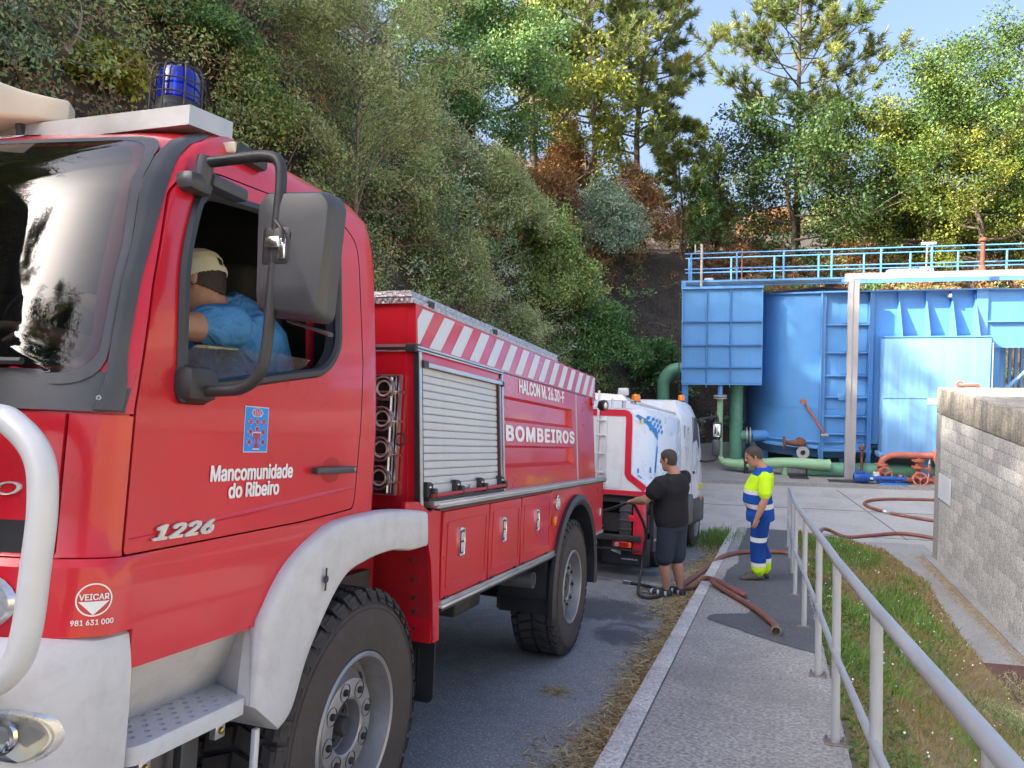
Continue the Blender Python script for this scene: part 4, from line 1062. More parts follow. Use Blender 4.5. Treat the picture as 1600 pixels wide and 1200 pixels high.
# drip rail
b = MB(); b.box(-.06, .022, .60, 4.55, 1.392, 1.412); b.box(-.06, .030, .62, 4.55, 1.378, 1.390); b.rbox(-.06, .034, .66, 4.56, 1.386, 1.404, .006); b.build('drip_rail', MT['alu'], FT)
b = MB(); b.box(-.06, .026, .66, 4.55, 1.364, 1.377); b.box(-.06, .004, .58, 1.66, 1.413, 1.428); b.build('rail_rubber', MT['black'], FT)
# lower side: fender piece, lockers, rear quarter
FE = [(.34, 1.425), (.475, 1.417), (.60, 1.362), (.68, 1.375), (.72, 1.362), (.785, .715), (.715, .715), (.69, .90), (.645, 1.12), (.60, 1.22), (.53, 1.275), (.45, 1.30), (.34, 1.31)]
b = MB(); b.prism([(-.02, s, z) for s, z in FE], (.018, 0, 0)); b.build('fender_panel', MT['red'], FT)
FC = smoothpath([(0, .34, 1.31), (0, .45, 1.30), (0, .53, 1.275), (0, .60, 1.22), (0, .645, 1.12), (0, .69, .90), (0, .715, .715)], 4)
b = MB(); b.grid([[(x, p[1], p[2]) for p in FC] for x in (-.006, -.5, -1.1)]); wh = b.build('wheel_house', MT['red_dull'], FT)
b = MB()
for z in (1.12, 1.02, .93, .86, .78): b.lathe([(0, 0), (.011, 0), (.009, -.008), (0, -.009)], (-.10, interp(z, [.715, .9, 1.12], [.715, .69, .645]), z), (0, 1, .1), 8)
split_build(b, 'bolt', MT['dark_metal'], wh)
b = MB(); b.rbox(-.42, .0, .712, .735, .725, .80, .004); b.build('flap_holder', MT['red_dull'], FT)
b = MB(); b.prism([(x, .735, z) for x, z in rounded([(-.42, .72), (-.0, .72), (.0, .44), (-.02, .42), (-.42, .42)], .02, 3)], (0, .012, 0))
for k in range(10): b.box(-.24 + k * .017, -.234 + k * .017, .728, .735, .46, .68)
b.build('mud_flap', MT['black'], FT)
b = MB(); b.box(-2.30, -.01, .72, 2.83, .905, 1.37); b.box(-2.30, -.012, .70, .72, .715, 1.30); b.build('locker_body', MT['red'], FT)
def locker(s0, s1, hs):
    b = MB(); z0, z1 = .915, 1.352
    b.rbox(-.012, .004, s0, s1, z0, z1, .004, 1)
    o = b.build('locker_door', MT['red'], FT)
    b = MB(); w = .0035
    for (a0, a1, c0, c1) in ((s0 + .05, s1 - .045, z1 - .062, z1 - .056), (s0 + .05, s1 - .045, z0 + .05, z0 + .056), (s0 + .05, s0 + .056, z0 + .05, z1 - .056), (s1 - .051, s1 - .045, z0 + .05, z1 - .056)): b.box(.002, .0075, a0, a1, c0, c1)
    b.build('raised_frame', MT['red'], o)
    b = MB(); b.rbox(.003, .012, hs - .036, hs + .036, 1.105, 1.255, .012, 2); h = b.build('handle_plate', MT['chrome'], o)
    b = MB(); b.rbox(.010, .0135, hs - .024, hs + .024, 1.118, 1.238, .004, 1); b.build('handle_recess', MT['black'], o)
    b = MB(); b.rbox(.012, .020, hs - .020, hs + .020, 1.125, 1.175, .004, 1); b.rbox(.012, .017, hs - .020, hs + .020, 1.185, 1.228, .004, 1); b.build('handle_lever', MT['alu_dull'], o)
    b = MB()
    for s in (s0 + .06, s1 - .10): b.lathe([(.007, -.02), (.007, .02)], (.008, s, .917), (0, 1, 0), 8, cap=True)
    split_build(b, 'hinge', MT['dark_metal'], o)
locker(.765, 1.415, 1.0); locker(1.432, 2.012, 1.67); locker(2.032, 2.735, 2.37)
b = MB(); b.box(-.05, .012, .76, 2.86, .892, .912); b.rbox(-.05, .022, .76, 2.86, .872, .890, .005); b.build('bottom_rail', MT['alu'], FT)
b = MB(); b.box(-.05, .006, .78, 2.84, .855, .872); b.build('rail_rubber', MT['black'], FT)
# rear quarter with arch
def arch_pts(r, a0, a1, n): return [(3.50 + r * 1.0 * math.cos(t), .56 + r * math.sin(t)) for t in np.linspace(a0, a1, n)]
ap = arch_pts(.68, math.radians(150), math.radians(30), 18)
b = MB(); poly = [(2.745, .915), (2.745, 1.362), (4.57, 1.362), (4.57, .905), (4.10, .905)] 
poly = [(2.745, .912), (2.745, 1.362), (4.56, 1.362), (4.56, .905)] + ap[::-1]
b.prism([(-.02, s, z) for s, z in poly], (.02, 0, 0)); b.build('rear_quarter', MT['red'], FT)
b = MB(); b.box(-.05, .012, 4.10, 4.57, .880, .903); b.build('bottom_rail', MT['alu'], FT)
b = MB(); aa = arch_pts(.735, math.radians(192), math.radians(-8), 40); ai = arch_pts(.655, math.radians(192), math.radians(-8), 40)
b.grid([[(-.42, s, z) for s, z in ai], [(.03, s, z) for s, z in ai], [(.045, s, z) for s, z in [(a[0] * .5 + c[0] * .5, a[1] * .5 + c[1] * .5) for a, c in zip(aa, ai)]], [(.03, s, z) for s, z in aa], [(.0, s, z) for s, z in aa]])
b.build('rear_mudguard', MT['black'], FT)
b = MB(); b.box(-.42, -.40, 2.80, 4.22, .45, 1.25); b.box(-.42, -.03, 2.80, 2.815, .55, .92); b.build('wheel_house', MT['black'], FT)
b = MB(); b.lathe([(.062, 0), (.062, .008), (.050, .012), (.046, .004), (0, .004)], (.002, 2.90, 1.262), (1, 0, 0), 24); fc = b.build('fuel_cap', MT['chrome'], FT)
b = MB(); b.rbox(.004, .022, 2.885, 2.915, 1.225, 1.30, .006); b.rbox(.004, .016, 2.865, 2.935, 1.25, 1.275, .004); b.build('cap_lever', MT['alu'], fc)
b = MB(); b.rbox(.0, .03, 2.765, 2.825, 1.10, 1.17, .012); b.build('side_marker', MT['amber'], FT)
b = MB(); b.rbox(.0, .016, 4.40, 4.43, 1.05, 1.12, .008); b.build('side_reflector', MT['white_film'], FT)
b = MB(); b.lathe([(.036, 0), (.036, .02), (.02, .022), (0, .022)], (tpx(2.10, .0), 4.24, 2.115), (1, 0, 0), 18); b.build('side_lamp', MT['red_lens'], FT)
b = MB(); b.lathe([(.05, -.03), (.055, 0), (.05, .03), (.03, .032), (0, .02)], (-.02, 4.53, 2.10), (1, -.4, 0), 16); wl = b.build('work_lamp', MT['black'], FT)
b = MB(); b.lathe([(.03, .033), (0, .036)], (-.02, 4.53, 2.10), (1, -.4, 0), 14); b.build('lamp_lens', MT['lens'], wl)
b = MB(); b.tube([(-.06, 4.47, 2.08), (-.03, 4.53, 2.10)], .01, 6); b.build('bracket', MT['black'], wl)
# chassis, exhaust and what shows below
b = MB()
for x in (-.75, -1.65): b.box(x - .04, x + .04, -1.3, 4.3, .72, .95)
b.box(-2.25, -.12, .74, 2.8, .80, .90); b.box(-2.3, -.1, 2.8, 4.5, 1.25, 1.36)
b.lathe([(.11, -2.2), (.16, -.2)], (-.1, 0, .545), (1, 0, 0), 14); b.lathe([(.11, -2.2), (.16, -.2)], (-.1, 3.45, .545), (1, 0, 0), 14)
b.rbox(-.95, -.30, 1.70, 2.15, .60, .80, .03); b.rbox(-.42, -.28, 1.55, 1.65, .70, .86, .01); b.box(-1.5, -.7, -.5, 1.2, .5, .9); b.rbox(-2.2, -1.3, .9, 2.6, .45, .82, .05)
b.box(-2.3, -.05, -1.15, .62, .95, 1.20) if False else None
b.build('chassis', MT['dark_metal'], FT)
b = MB(); b.lathe([(.056, -1.0), (.056, 0), (.050, .0), (.048, -.05), (.0, -.06)], (-.02, 2.43, .75), (1, 0, 0), 20); b.build('exhaust_pipe', MT['exhaust'], FT)
b = MB(); b.box(-2.3, -.25, -1.2, .5, .98, 1.08); b.box(-2.28, -.3, -1.38, -1.15, .7, 1.2); b.build('cab_floor', MT['dark_metal'], FT)
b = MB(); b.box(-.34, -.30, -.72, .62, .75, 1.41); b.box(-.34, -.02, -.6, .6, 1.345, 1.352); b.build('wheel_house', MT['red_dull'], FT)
# ------------------------------------------------------------------ water treatment plant: blue tanks, frame, pipes
MT['blue'] = mat('blue_tank_paint', (.105, .30, .62), .42, var=.07, vs=1.6, dirt=(.15, .28, .48), ds=1.1, da=.45, rv=.1, coat=.15)
def tank_mat(name, colr, streaks):
    m, nt, b = nodes(name); c = coords(nt)
    f = noise(nt, c, 1.3, 6, .6)
    col = ramp(nt, f, [(.3, tuple(x * .92 for x in colr)), (.7, tuple(x * 1.08 for x in colr))])
    cs = coords(nt, 'Object', (5, 5, .22)); s1 = noise(nt, cs, 1.6, 8, .7)
    k = ramp(nt, s1, [(.52, (0, 0, 0)), (.72, (streaks,) * 3)]); col = mixc(nt, k, col, (.16, .21, .27))
    k2 = ramp(nt, s1, [(.28, (streaks,) * 3), (.46, (0, 0, 0))]); col = mixc(nt, k2, col, tuple(min(1, x * 1.35 + .03) for x in colr))
    nt.links.new(col, b.inputs['Base Color']); b.inputs['Roughness'].default_value = .45; return m
MT['blue_streak'] = tank_mat('streaked_blue_paint', (.17, .37, .66), .75)
MT['blue_clean'] = tank_mat('blue_panel_paint', (.098, .29, .61), .22)
MT['blue_dark'] = mat('dark_blue_pump_paint', (.02, .09, .36), .4, var=.2, vs=8, dirt=(.08, .08, .1), ds=6, da=.4)
MT['green_pipe'] = mat('green_pipe_paint', (.13, .33, .22), .5, var=.12, vs=2, dirt=(.10, .16, .12), ds=2, da=.5)
MT['pale_green'] = mat('pale_green_pipe_paint', (.26, .46, .26), .5, var=.1, vs=3, dirt=(.2, .3, .2), ds=3, da=.4)
MT['red_oxide'] = mat('red_oxide_paint', (.42, .13, .085), .55, var=.15, vs=6, dirt=(.25, .09, .06), ds=5, da=.5)
MT['rust'] = mat('rusty_steel', (.15, .06, .035), .8, var=.35, vs=9, grain=.3, gs=80)
MT['grey_steel'] = mat('galvanised_steel', (.42, .41, .43), .5, metal=.35, var=.08, vs=2, dirt=(.33, .32, .33), ds=2, da=.4)
YB0 = 22.5
def yth(name, label, cat, group=None): return thing(name, label, cat, M_YARD.copy(), group)

# panelled box tank on legs
t = yth('box_tank', 'blue panelled box tank raised on legs beside the round tank', 'tank')
xs = [-.19, .485, 1.13, 1.985]; zs = [2.60, 3.07, 3.70, 4.36, 5.29]
b = MB(); b.box(xs[0] + .004, xs[-1] - .004, YB0 + .012, YB0 + 3.0, zs[0] + .004, zs[-1]); b.build('tank_body', MT['blue_clean'], t)
for i in range(3):
    for j in range(4):
        b = MB(); b.rbox(xs[i] + .012, xs[i + 1] - .012, YB0 - .004, YB0 + .014, zs[j] + .012, zs[j + 1] - .012, .008, 1); b.build('panel', MT['blue_clean'], t)
for z in zs[1:-1]:
    b = MB(); b.box(xs[0] - .03, xs[-1] + .02, YB0 - .075, YB0, z - .008, z + .008); b.build('stiffener', MT['blue'], t)
b = MB(); b.box(xs[0] - .03, xs[-1] + .03, YB0 - .09, YB0 + .1, 5.285, 5.325); b.build('top_rim', MT['blue'], t)
b = MB(); b.box(xs[0] - .01, xs[-1] + .01, YB0 - .05, YB0, 2.575, 2.605); b.build('bottom_rim', MT['blue'], t)
for x in xs[1:-1]:
    b = MB(); b.box(x - .008, x + .008, YB0 - .06, YB0, 2.50, 5.285); b.build('upright_stiffener', MT['blue'], t)
b = MB(); b.box(xs[0] - .012, xs[0] + .02, YB0 - .05, YB0 + .02, 2.6, 5.285); b.build('corner_angle', MT['blue'], t)
b = MB(); b.box(xs[-1] - .02, xs[-1] + .014, YB0 - .05, YB0 + .02, 2.6, 5.285); b.build('corner_angle', MT['blue'], t)
for x, y in ((-.10, YB0 + .07), (-.10, YB0 + 2.8), (1.85, YB0 + 2.8)):
    b = MB(); b.box(x - .085, x + .085, y - .006, y + .006, .09, 2.6); b.box(x - .085, x - .073, y - .07, y + .07, .09, 2.6); b.box(x + .073, x + .085, y - .07, y + .07, .09, 2.6); b.build('leg', MT['blue'], t)
b = MB(); b.box(xs[0] - .03, 1.98, YB0 + .0, YB0 + 3, 5.33, 5.35); b.build('cover', MT['blue'], t)

# round tank
RT_C = (3.78, 24.58); RT_R = 1.98
t = yth('round_tank', 'large round blue tank with dappled sunlight beside the panelled box tank', 'tank')
b = MB(); prof = [(RT_R, .98), (RT_R, 1.9), (RT_R - .012, 1.902), (RT_R - .012, 1.912), (RT_R, 1.914), (RT_R, 5.12)]
b.lathe(prof, (*RT_C, 0), (0, 0, 1), 96); b.build('tank_wall', MT['blue_clean'], t, sharp=12)
b = MB(); b.lathe([(RT_R + .06, .80), (RT_R + .07, .80), (RT_R + .07, .86), (RT_R + .01, .88), (RT_R + .01, .96), (RT_R + .08, .97), (RT_R + .08, 1.0), (RT_R, 1.0)], (*RT_C, 0), (0, 0, 1), 96); b.build('bottom_ring', MT['blue'], t)
b = MB(); b.lathe([(RT_R, 5.10), (RT_R + .09, 5.11), (RT_R + .09, 5.15), (RT_R - .02, 5.15), (.02, 5.35)], (*RT_C, 0), (0, 0, 1), 96); b.build('top_ring', MT['blue'], t)
b = MB(); b.lathe([(1.7, .5), (1.9, .86)], (*RT_C, 0), (0, 0, 1), 48); b.build('tank_base', MT['blue'], t)
for a in np.linspace(0, 6.283, 9)[:-1]:
    x, y = RT_C[0] + 1.6 * math.cos(a + .3), RT_C[1] + 1.6 * math.sin(a + .3)
    b = MB(); b.box(x - .09, x + .09, y - .09, y + .09, .09, .85); b.build('leg', MT['blue'], t)
# rust brown stain runs down the wall
# middle ribbed tank with two uprights
t = yth('ribbed_tank', 'blue ribbed steel tank with two uprights behind the pale column', 'tank')
b = MB(); b.box(3.62, 8.0, YB0 + .14, YB0 + 3.4, .95, 5.12); b.build('tank_body', MT['blue_clean'], t)
zz = [1.24, 1.73, 2.26, 2.86, 3.49, 4.26]
zl = [.96] + zz + [5.12]
for i in range(len(zl) - 1):
    b = MB(); b.rbox(3.66, 4.74, YB0 + .12, YB0 + .142, zl[i] + .02, zl[i + 1] - .02, .008, 1); b.build('panel', MT['blue_clean'], t)
for z in zz:
    b = MB(); b.box(3.65, 4.755, YB0 + .02, YB0 + .14, z - .035, z + .0); b.build('stiffener', MT['blue'], t)
for x0, x1, zb in ((3.53, 3.65, .09), (4.76, 4.87, .09)):
    b = MB(); b.box(x0, x0 + .022, YB0 - .08, YB0 + .14, zb, 5.13); b.box(x0, x1, YB0 - .012, YB0 + .012, zb, 5.13); b.box(x1 - .016, x1, YB0 - .02, YB0 + .14, zb, 5.13); b.build('upright', MT['blue'], t)
    b = MB(); b.box(x0 - .06, x1 + .06, YB0 - .12, YB0 + .18, .09, .115); b.build('base_plate', MT['blue'], t)
b = MB(); b.box(3.52, 8.0, YB0 - .14, YB0 + .2, 5.12, 5.155); b.build('top_rim', MT['blue'], t)
b = MB(); b.box(3.52, 4.9, YB0 - .02, YB0 + .2, .74, .80); b.box(3.66, 4.75, YB0 + .08, YB0 + .2, .80, .95); b.build('bottom_beam', MT['blue'], t)
# tapered fins above the low tank
for x in (5.49, 6.16, 6.78):
    b = MB(); b.prism([(x - .012, YB0 + .14, 5.10), (x - .012, YB0 + .10, 5.10), (x - .012, YB0 - .42, 3.92), (x - .012, YB0 + .14, 3.92)], (.024, 0, 0)); b.build('fin', MT['blue'], t)
b = MB(); b.prism([(7.32, YB0 + .14, 5.10), (7.32, YB0 + .10, 5.10), (7.32, YB0 - .42, 3.92), (7.32, YB0 + .14, 3.92)], (.024, 0, 0)); b.box(7.346, 7.62, YB0 - .05, YB0 + .14, 3.92, 5.12); b.build('fin', MT['blue'], t)
b = MB(); b.rbox(6.66, 6.72, YB0 - .16, YB0 + .14, 4.93, 5.02, .012); b.build('spout', MT['white_paint'], t)
# upper box further right
t = yth('upper_tank', 'blue overhead tank section held up above a diagonal brace', 'tank')
b = MB(); b.box(7.64, 14, YB0 + .02, YB0 + 3, 3.62, 5.10); b.build('tank_body', MT['blue_clean'], t)
b = MB(); b.box(7.62, 14, YB0 - .12, YB0 + .2, 5.105, 5.14); b.build('top_rim', MT['blue'], t)
b = MB(); b.box(7.63, 14, YB0 - .08, YB0 + .02, 4.27, 4.31); b.build('stiffener', MT['blue'], t)
b = MB(); b.box(7.63, 14, YB0 - .06, YB0 + .02, 3.60, 3.64); b.build('bottom_rim', MT['blue'], t)
for x in (8.5, 9.6, 10.7):
    b = MB(); b.prism([(x, YB0 + .02, 5.10), (x, YB0 - .02, 5.10), (x, YB0 - .30, 4.31), (x, YB0 + .02, 4.31)], (.02, 0, 0)); b.build('fin', MT['blue'], t)
b = MB(); b.tube([(7.7, YB0 + .2, 2.0), (9.3, YB0 + .2, 3.62)], .05, 4); b.build('brace', MT['blue'], t)
b = MB(); b.rbox(8.05, 8.35, YB0 + .8, YB0 + 1.1, .1, 3.62, .01); b.build('leg', MT['blue'], t)
for k in range(7):
    b = MB(); b.box(8.45 + k * .15, 8.52 + k * .15, YB0 + 1.6, YB0 + 1.66, .1, 3.62); b.build('grating_bar', MT['blue'], t)
# low tank in front
t = yth('filter_tank', 'pale blue low square tank streaked with rust below the fins', 'tank')
b = MB(); b.rbox(5.05, 7.60, YB0 - .46, YB0 + .05, .80, 3.90, .03, 2); b.build('tank_body', MT['blue_streak'], t)
b = MB(); b.box(5.03, 7.62, YB0 - .478, YB0 - .455, 2.29, 2.302); b.build('weld_seam', MT['blue_streak'], t)
b = MB(); b.box(5.02, 7.63, YB0 - .485, YB0 + .04, 3.895, 3.925); b.build('top_rim', MT['blue'], t)
b = MB(); b.box(4.98, 7.66, YB0 - .56, YB0 + .02, .74, .80); b.build('bottom_flange', MT['blue_streak'], t)
b = MB(); b.box(4.98, 7.66, YB0 - .55, YB0, .70, .735); b.build('base_flange', MT['blue_streak'], t)
for x in (5.95, 7.3):
    b = MB(); b.rbox(x, x + .34, YB0 - .4, YB0 - .1, .09, .70, .01); b.build('leg', MT['blue_streak'], t)
b = MB(); b.rbox(6.12, 6.62, YB0 - .475, YB0 - .461, 2.13, 2.30, .004, 1); b.build('name_plate', MT['white_paint'], t)
b = MB(); b.tube([(7.62, YB0 - .42, 3.7), (7.62, YB0 - .5, 3.75), (7.63, YB0 - .5, 2.0)], .014, 6); b.build('gauge_tube', MT['grey_steel'], t)
for k, x in enumerate((6.88,)):
    b = MB(); b.tube(smoothpath([(x, YB0 - .46, 2.66), (x, YB0 - .62, 2.66), (x + .12, YB0 - .66, 2.66), (x + .30, YB0 - .66, 2.66), (x + .38, YB0 - .66, 2.60), (x + .40, YB0 - .66, 2.2)], 5), .05, 10); b.build('outlet_pipe', MT['red_oxide'], t)
    b = MB(); b.lathe([(.09, 0), (.09, .03), (.0, .03)], (x, YB0 - .47, 2.66), (0, -1, 0), 16); b.build('flange', MT['red_oxide'], t)

# pale steel column and beam
t = yth('pipe_gantry', 'pale grey steel column and beam in front of the blue tanks', 'gantry')
b = MB(); b.box(4.11, 4.22, YB0 - .62, YB0 - .47, .1, 5.44); b.box(4.225, 4.37, YB0 - .60, YB0 - .50, .1, 5.40); b.build('column', MT['grey_steel'], t)
b = MB(); b.box(4.02, 4.16, YB0 - .60, YB0 - .46, 5.38, 5.43); b.build('bracket', MT['grey_steel'], t)
b = MB(); b.box(4.06, 14, YB0 - .5, YB0 - .25, 5.44, 5.60); b.build('beam', MT['grey_steel'], t)
b = MB(); b.rbox(3.95, 4.12, YB0 - .36, YB0 - .30, 2.2, 2.38, .01); b.build('sign_plate', MT['blue'], t)
# deck and guard rails
t = yth('access_deck', 'blue steel walkway deck along the top of the tanks', 'walkway')
b = MB(); b.box(-.22, 14, YB0 + .25, YB0 + 2.2, 5.46, 5.50); b.build('deck_plate', MT['blue'], t)
b = MB(); b.box(-.22, 14, YB0 + .20, YB0 + .25, 5.36, 5.54); b.build('edge_beam', MT['blue'], t)
for k in range(3):
    b = MB(); b.tube([(-.1, YB0 + .14, 5.40 + k * .035), (4.05, YB0 + .12, 5.41 + k * .03)], .013, 5); b.build('cable', MT['black'], t)
for nm, yy in (('front', YB0 + .28), ('rear', YB0 + 2.1)):
    g = yth('guard_rail', 'blue tubular guard rail along the ' + ('near' if nm == 'front' else 'far') + ' side of the tank walkway', 'guard rail')
    dx = .0 if nm == 'front' else -.06
    p0 = None
    for k in range(12):
        x = .05 + k * 1.255 + dx
        if p0 is None:
            b = MB(); b.rbox(-.024, .024, -.016, .016, 0, .80, .005, 1); p0 = q = b.build('post', MT['blue'], g)
        else:
            q = p0.copy(); COL.objects.link(q); q.parent = g
        q.location = (x, yy, 5.50)
    for z in (6.30, 5.86):
        b = MB(); b.tube([(-.13, yy, z - .0), (14, yy, z)], .020, 6); b.build('rail', MT['blue'], g)
def simple(name, label, cat, mb, mt, m=None, group=None):
    o = mb.build(name, mt); o.matrix_world = M_YARD.copy() if m is None else m; return tag(o, label, cat, group)
b = MB(); b.tube([(.33, YB0 + .12, 5.3), (.34, YB0 + .12, 6.55)], .035, 8); b.tube([(.16, YB0 + .12, 6.3), (.16, YB0 + .12, 6.55)], .02, 6); b.tube([(.16, YB0 + .12, 6.35), (.34, YB0 + .12, 6.35)], .015, 5)
simple('vent_pipe', 'thin grey vent pipe beside the left end of the guard rail', 'pipe', b, MT['grey_steel'])
b = MB(); b.tube([(1.52, YB0 + 1.5, 5.5), (1.53, YB0 + 1.5, 6.5)], .025, 6); b.lathe([(.06, 5.5), (.09, 5.55), (.05, 5.65)], (1.53, YB0 + 1.5, 0), (0, 0, 1), 10)
simple('valve_spindle', 'dark thin rod on the walkway behind the guard rail', 'rod', b, MT['rust'])
b = MB(); b.rbox(.42, .68, YB0 + .5, YB0 + .8, 5.5, 5.62, .04); simple('junction_box', 'small white box on the left end of the tank walkway', 'box', b, MT['white_paint'])
b = MB(); b.tube([(7.42, YB0 - .1, 5.6), (7.43, YB0 - .1, 6.36)], .055, 8); b.lathe([(.07, 6.36), (.11, 6.38), (.11, 6.44), (.02, 6.47)], (7.43, YB0 - .1, 0), (0, 0, 1), 12); b.lathe([(.1, 5.6), (.08, 5.72), (.055, 5.75)], (7.43, YB0 - .1, 0), (0, 0, 1), 12)
simple('rusty_standpipe', 'rusty brown standpipe rising through the guard rail', 'pipe', b, MT['rust'])
t = yth('roof_pump', 'grey motor unit on the walkway behind the guard rail', 'pump')
b = MB(); b.rbox(5.5, 6.3, YB0 + 1.2, YB0 + 1.7, 5.52, 5.78, .06); b.build('casing', MT['grey_steel'], t)
b = MB(); b.lathe([(.16, 0), (.17, .3), (.1, .34)], (6.35, YB0 + 1.4, 5.66), (1, 0, 0), 14, cap=True); b.build('motor', MT['grey_steel'], t)
b = MB(); b.tube([(6.45, YB0 + 1.2, 5.5), (6.45, YB0 + 1.2, 6.5)], .02, 6); b.rbox(6.3, 6.7, YB0 + 1.18, YB0 + 1.24, 6.42, 6.5, .01); b.build('lamp_arm', MT['grey_steel'], t)

# green pipes
t = yth('green_riser', 'dark green vertical pipe under the panelled box tank', 'pipe')
gx = 1.36
b = MB(); b.lathe([(.185, .2), (.185, 2.62)], (gx, YB0 + .7, 0), (0, 0, 1), 24); b.build('pipe', MT['green_pipe'], t)
b = MB(); b.lathe([(.30, .30), (.30, .36), (.19, .36)], (gx, YB0 + .7, 0), (0, 0, 1), 24); b.lathe([(.27, .05), (.27, .11), (.19, .11)], (gx, YB0 + .7, 0), (0, 0, 1), 24); b.build('flange', MT['green_pipe'], t)
b = MB(); b.tube([(gx + .1, YB0 + .7, 1.02), (1.75, YB0 + .75, 1.02)], .16, 16); b.build('side_branch', MT['green_pipe'], t)
for x in (1.66, 1.76):
    b = MB(); b.lathe([(.16, -.02), (.25, -.018), (.25, .018), (.16, .02)], (x, YB0 + .75, 1.02), (1, 0, 0), 20); b.build('flange', MT['grey_steel'], t)
b = MB(); b.tube([(1.77, YB0 + .75, 1.02), (2.3, YB0 + .95, 1.02)], .16, 16); b.build('blue_branch', MT['blue'], t)
t = yth('drain_pipe', 'pale green pipe bending along the ground below the round tank', 'pipe')
b = MB(); b.tube(smoothpath([(.88, YB0 + .1, 2.18), (.88, YB0 + .1, .62), (.92, YB0 + .08, .44), (1.05, YB0 + .05, .34), (1.6, YB0 - .1, .32), (2.6, YB0 - .32, .44), (3.7, YB0 - .46, .44)], 5), [.085] * 11 + [.10] * 4 + [.13] * 4 + [.15] * 6 + [.15] * 6, 14); b.build('pipe', MT['pale_green'], t)
b = MB(); b.lathe([(.19, 2.17), (.19, 2.21), (.085, 2.21)], (.88, YB0 + .1, 0), (0, 0, 1), 20); b.lathe([(.19, 2.23), (.19, 2.27), (.07, 2.27)], (.88, YB0 + .1, 0), (0, 0, 1), 20); b.build('flange', MT['grey_steel'], t)
b = MB(); b.lathe([(.07, 2.26), (.07, 2.62)], (.88, YB0 + .1, 0), (0, 0, 1), 16); b.build('outlet', MT['blue'], t)
b = MB(); b.lathe([(.16, 0), (.16, .08), (0, .08)], (3.68, YB0 - .46, .44), (1, 0, 0), 16); b.build('end_cap', MT['pale_green'], t)
b = MB(); b.tube([(2.62, YB0 - .33, .09), (2.62, YB0 - .33, .4)], .085, 12); b.build('support', MT['pale_green'], t)
b = MB(); b.tube([(3.2, YB0 - .2, .26), (14, YB0 - .1, .34)], .20, 16); simple('green_main', 'dark green pipe in the shade under the blue tanks', 'pipe', b, MT['green_pipe'])
t = yth('green_elbow', 'green bent pipe rising from the slope at the end of the box tank', 'pipe')
b = MB(); b.tube(smoothpath([(-.75, YB0 + 1.0, .2), (-.75, YB0 + 1.0, 2.3), (-.72, YB0 + 1.0, 2.62), (-.55, YB0 + 1.0, 2.86), (-.35, YB0 + 1.0, 2.95), (.1, YB0 + 1.0, 2.97)], 6), .19, 18); b.build('pipe', MT['green_pipe'], t)
b = MB(); b.lathe([(.19, 1.85), (.30, 1.86), (.30, 1.92), (.19, 1.93)], (-.75, YB0 + 1.0, 0), (0, 0, 1), 20); b.build('flange', MT['green_pipe'], t)
b = MB(); b.tube([(-.95, YB0 + .9, 1.9), (-1.15, YB0 + .85, 1.98)], .04, 8); b.build('valve_tap', MT['grey_steel'], t)
b = MB()
b.tube([(-.28, YB0 - .02, .3), (-.27, YB0 - .02, 5.2)], .018, 6); simple('conduit', 'thin dark conduit running down the end of the box tank', 'conduit', b, MT['black'])
b = MB(); b.rbox(1.53, 1.66, YB0 - .25, YB0 - .12, .09, .68, .01); simple('bollard', 'short black post standing on the slab by the pale green pipe', 'post', b, MT['black'])
# valve at the round tank and red lever
def handwheel(b, o, ax, r):
    ax = V(*ax); ax = ax / np.linalg.norm(ax); e = V(0, 0, 1) if abs(ax[2]) < .9 else V(1, 0, 0); a = np.cross(e, ax); a /= np.linalg.norm(a); c = np.cross(ax, a); o = V(*o)
    b.tube([o + (a * math.cos(t) + c * math.sin(t)) * r for t in np.linspace(0, 6.2832, 24, endpoint=False)], r * .14, 6, closed=True)
    for k in range(3):
        t = k * 2.094 + .5; b.tube([o, o + (a * math.cos(t) + c * math.sin(t)) * r], r * .10, 5)
    b.lathe([(r * .22, -.02), (r * .22, .03), (0, .03)], o, ax, 8)
t = yth('drain_valve', 'rusty drain valve with open grey flange on the round tank', 'valve')
b = MB(); b.tube([(3.0, YB0 - .2, .98), (2.62, YB0 - .2, .98)], [.10, .05], 10); b.lathe([(.13, -.06), (.16, 0), (.1, .1)], (3.06, YB0 - .2, .98), (1, 0, 0), 14, cap=True); b.tube([(3.06, YB0 - .2, .98), (3.06, YB0 + .3, .98)], .1, 12); b.build('valve_body', MT['rust'], t)
b = MB(); handwheel(b, (2.60, YB0 - .2, .98), (1, 0, 0), .17); b.build('handwheel', MT['rust'], t)
b = MB(); b.lathe([(.07, .0), (.17, .0), (.17, -.05), (.09, -.06), (.07, .0)], (3.08, YB0 - .34, .74), (0, -1, 0), 20); b.tube([(3.08, YB0 - .3, .74), (3.08, YB0 - .15, .74), (3.08, YB0 - .1, .9)], .075, 10, caps=False); b.build('open_flange', MT['grey_steel'], t)
b = MB(); b.tube([(3.08, YB0 - .28, .5), (3.08, YB0 - .28, .6)], .04, 8); b.build('support', MT['grey_steel'], t)
t = yth('lever', 'thin red lever slanting down across the round tank', 'lever')
b = MB(); b.tube([(3.08, YB0 - .25, 2.14), (3.63, YB0 - .25, 1.27)], .035, 8); b.build('rod', MT['red_oxide'], t)
b = MB(); b.lathe([(.07, -.06), (.07, .2), (0, .2)], (3.08, YB0 - .25, 2.14), (0, 1, 0), 12, cap=True); b.build('pivot', MT['red_oxide'], t)
b = MB(); b.rbox(3.55, 3.74, YB0 - .3, YB0 - .2, 1.2, 1.26, .01); b.build('catch', MT['grey_steel'], t)
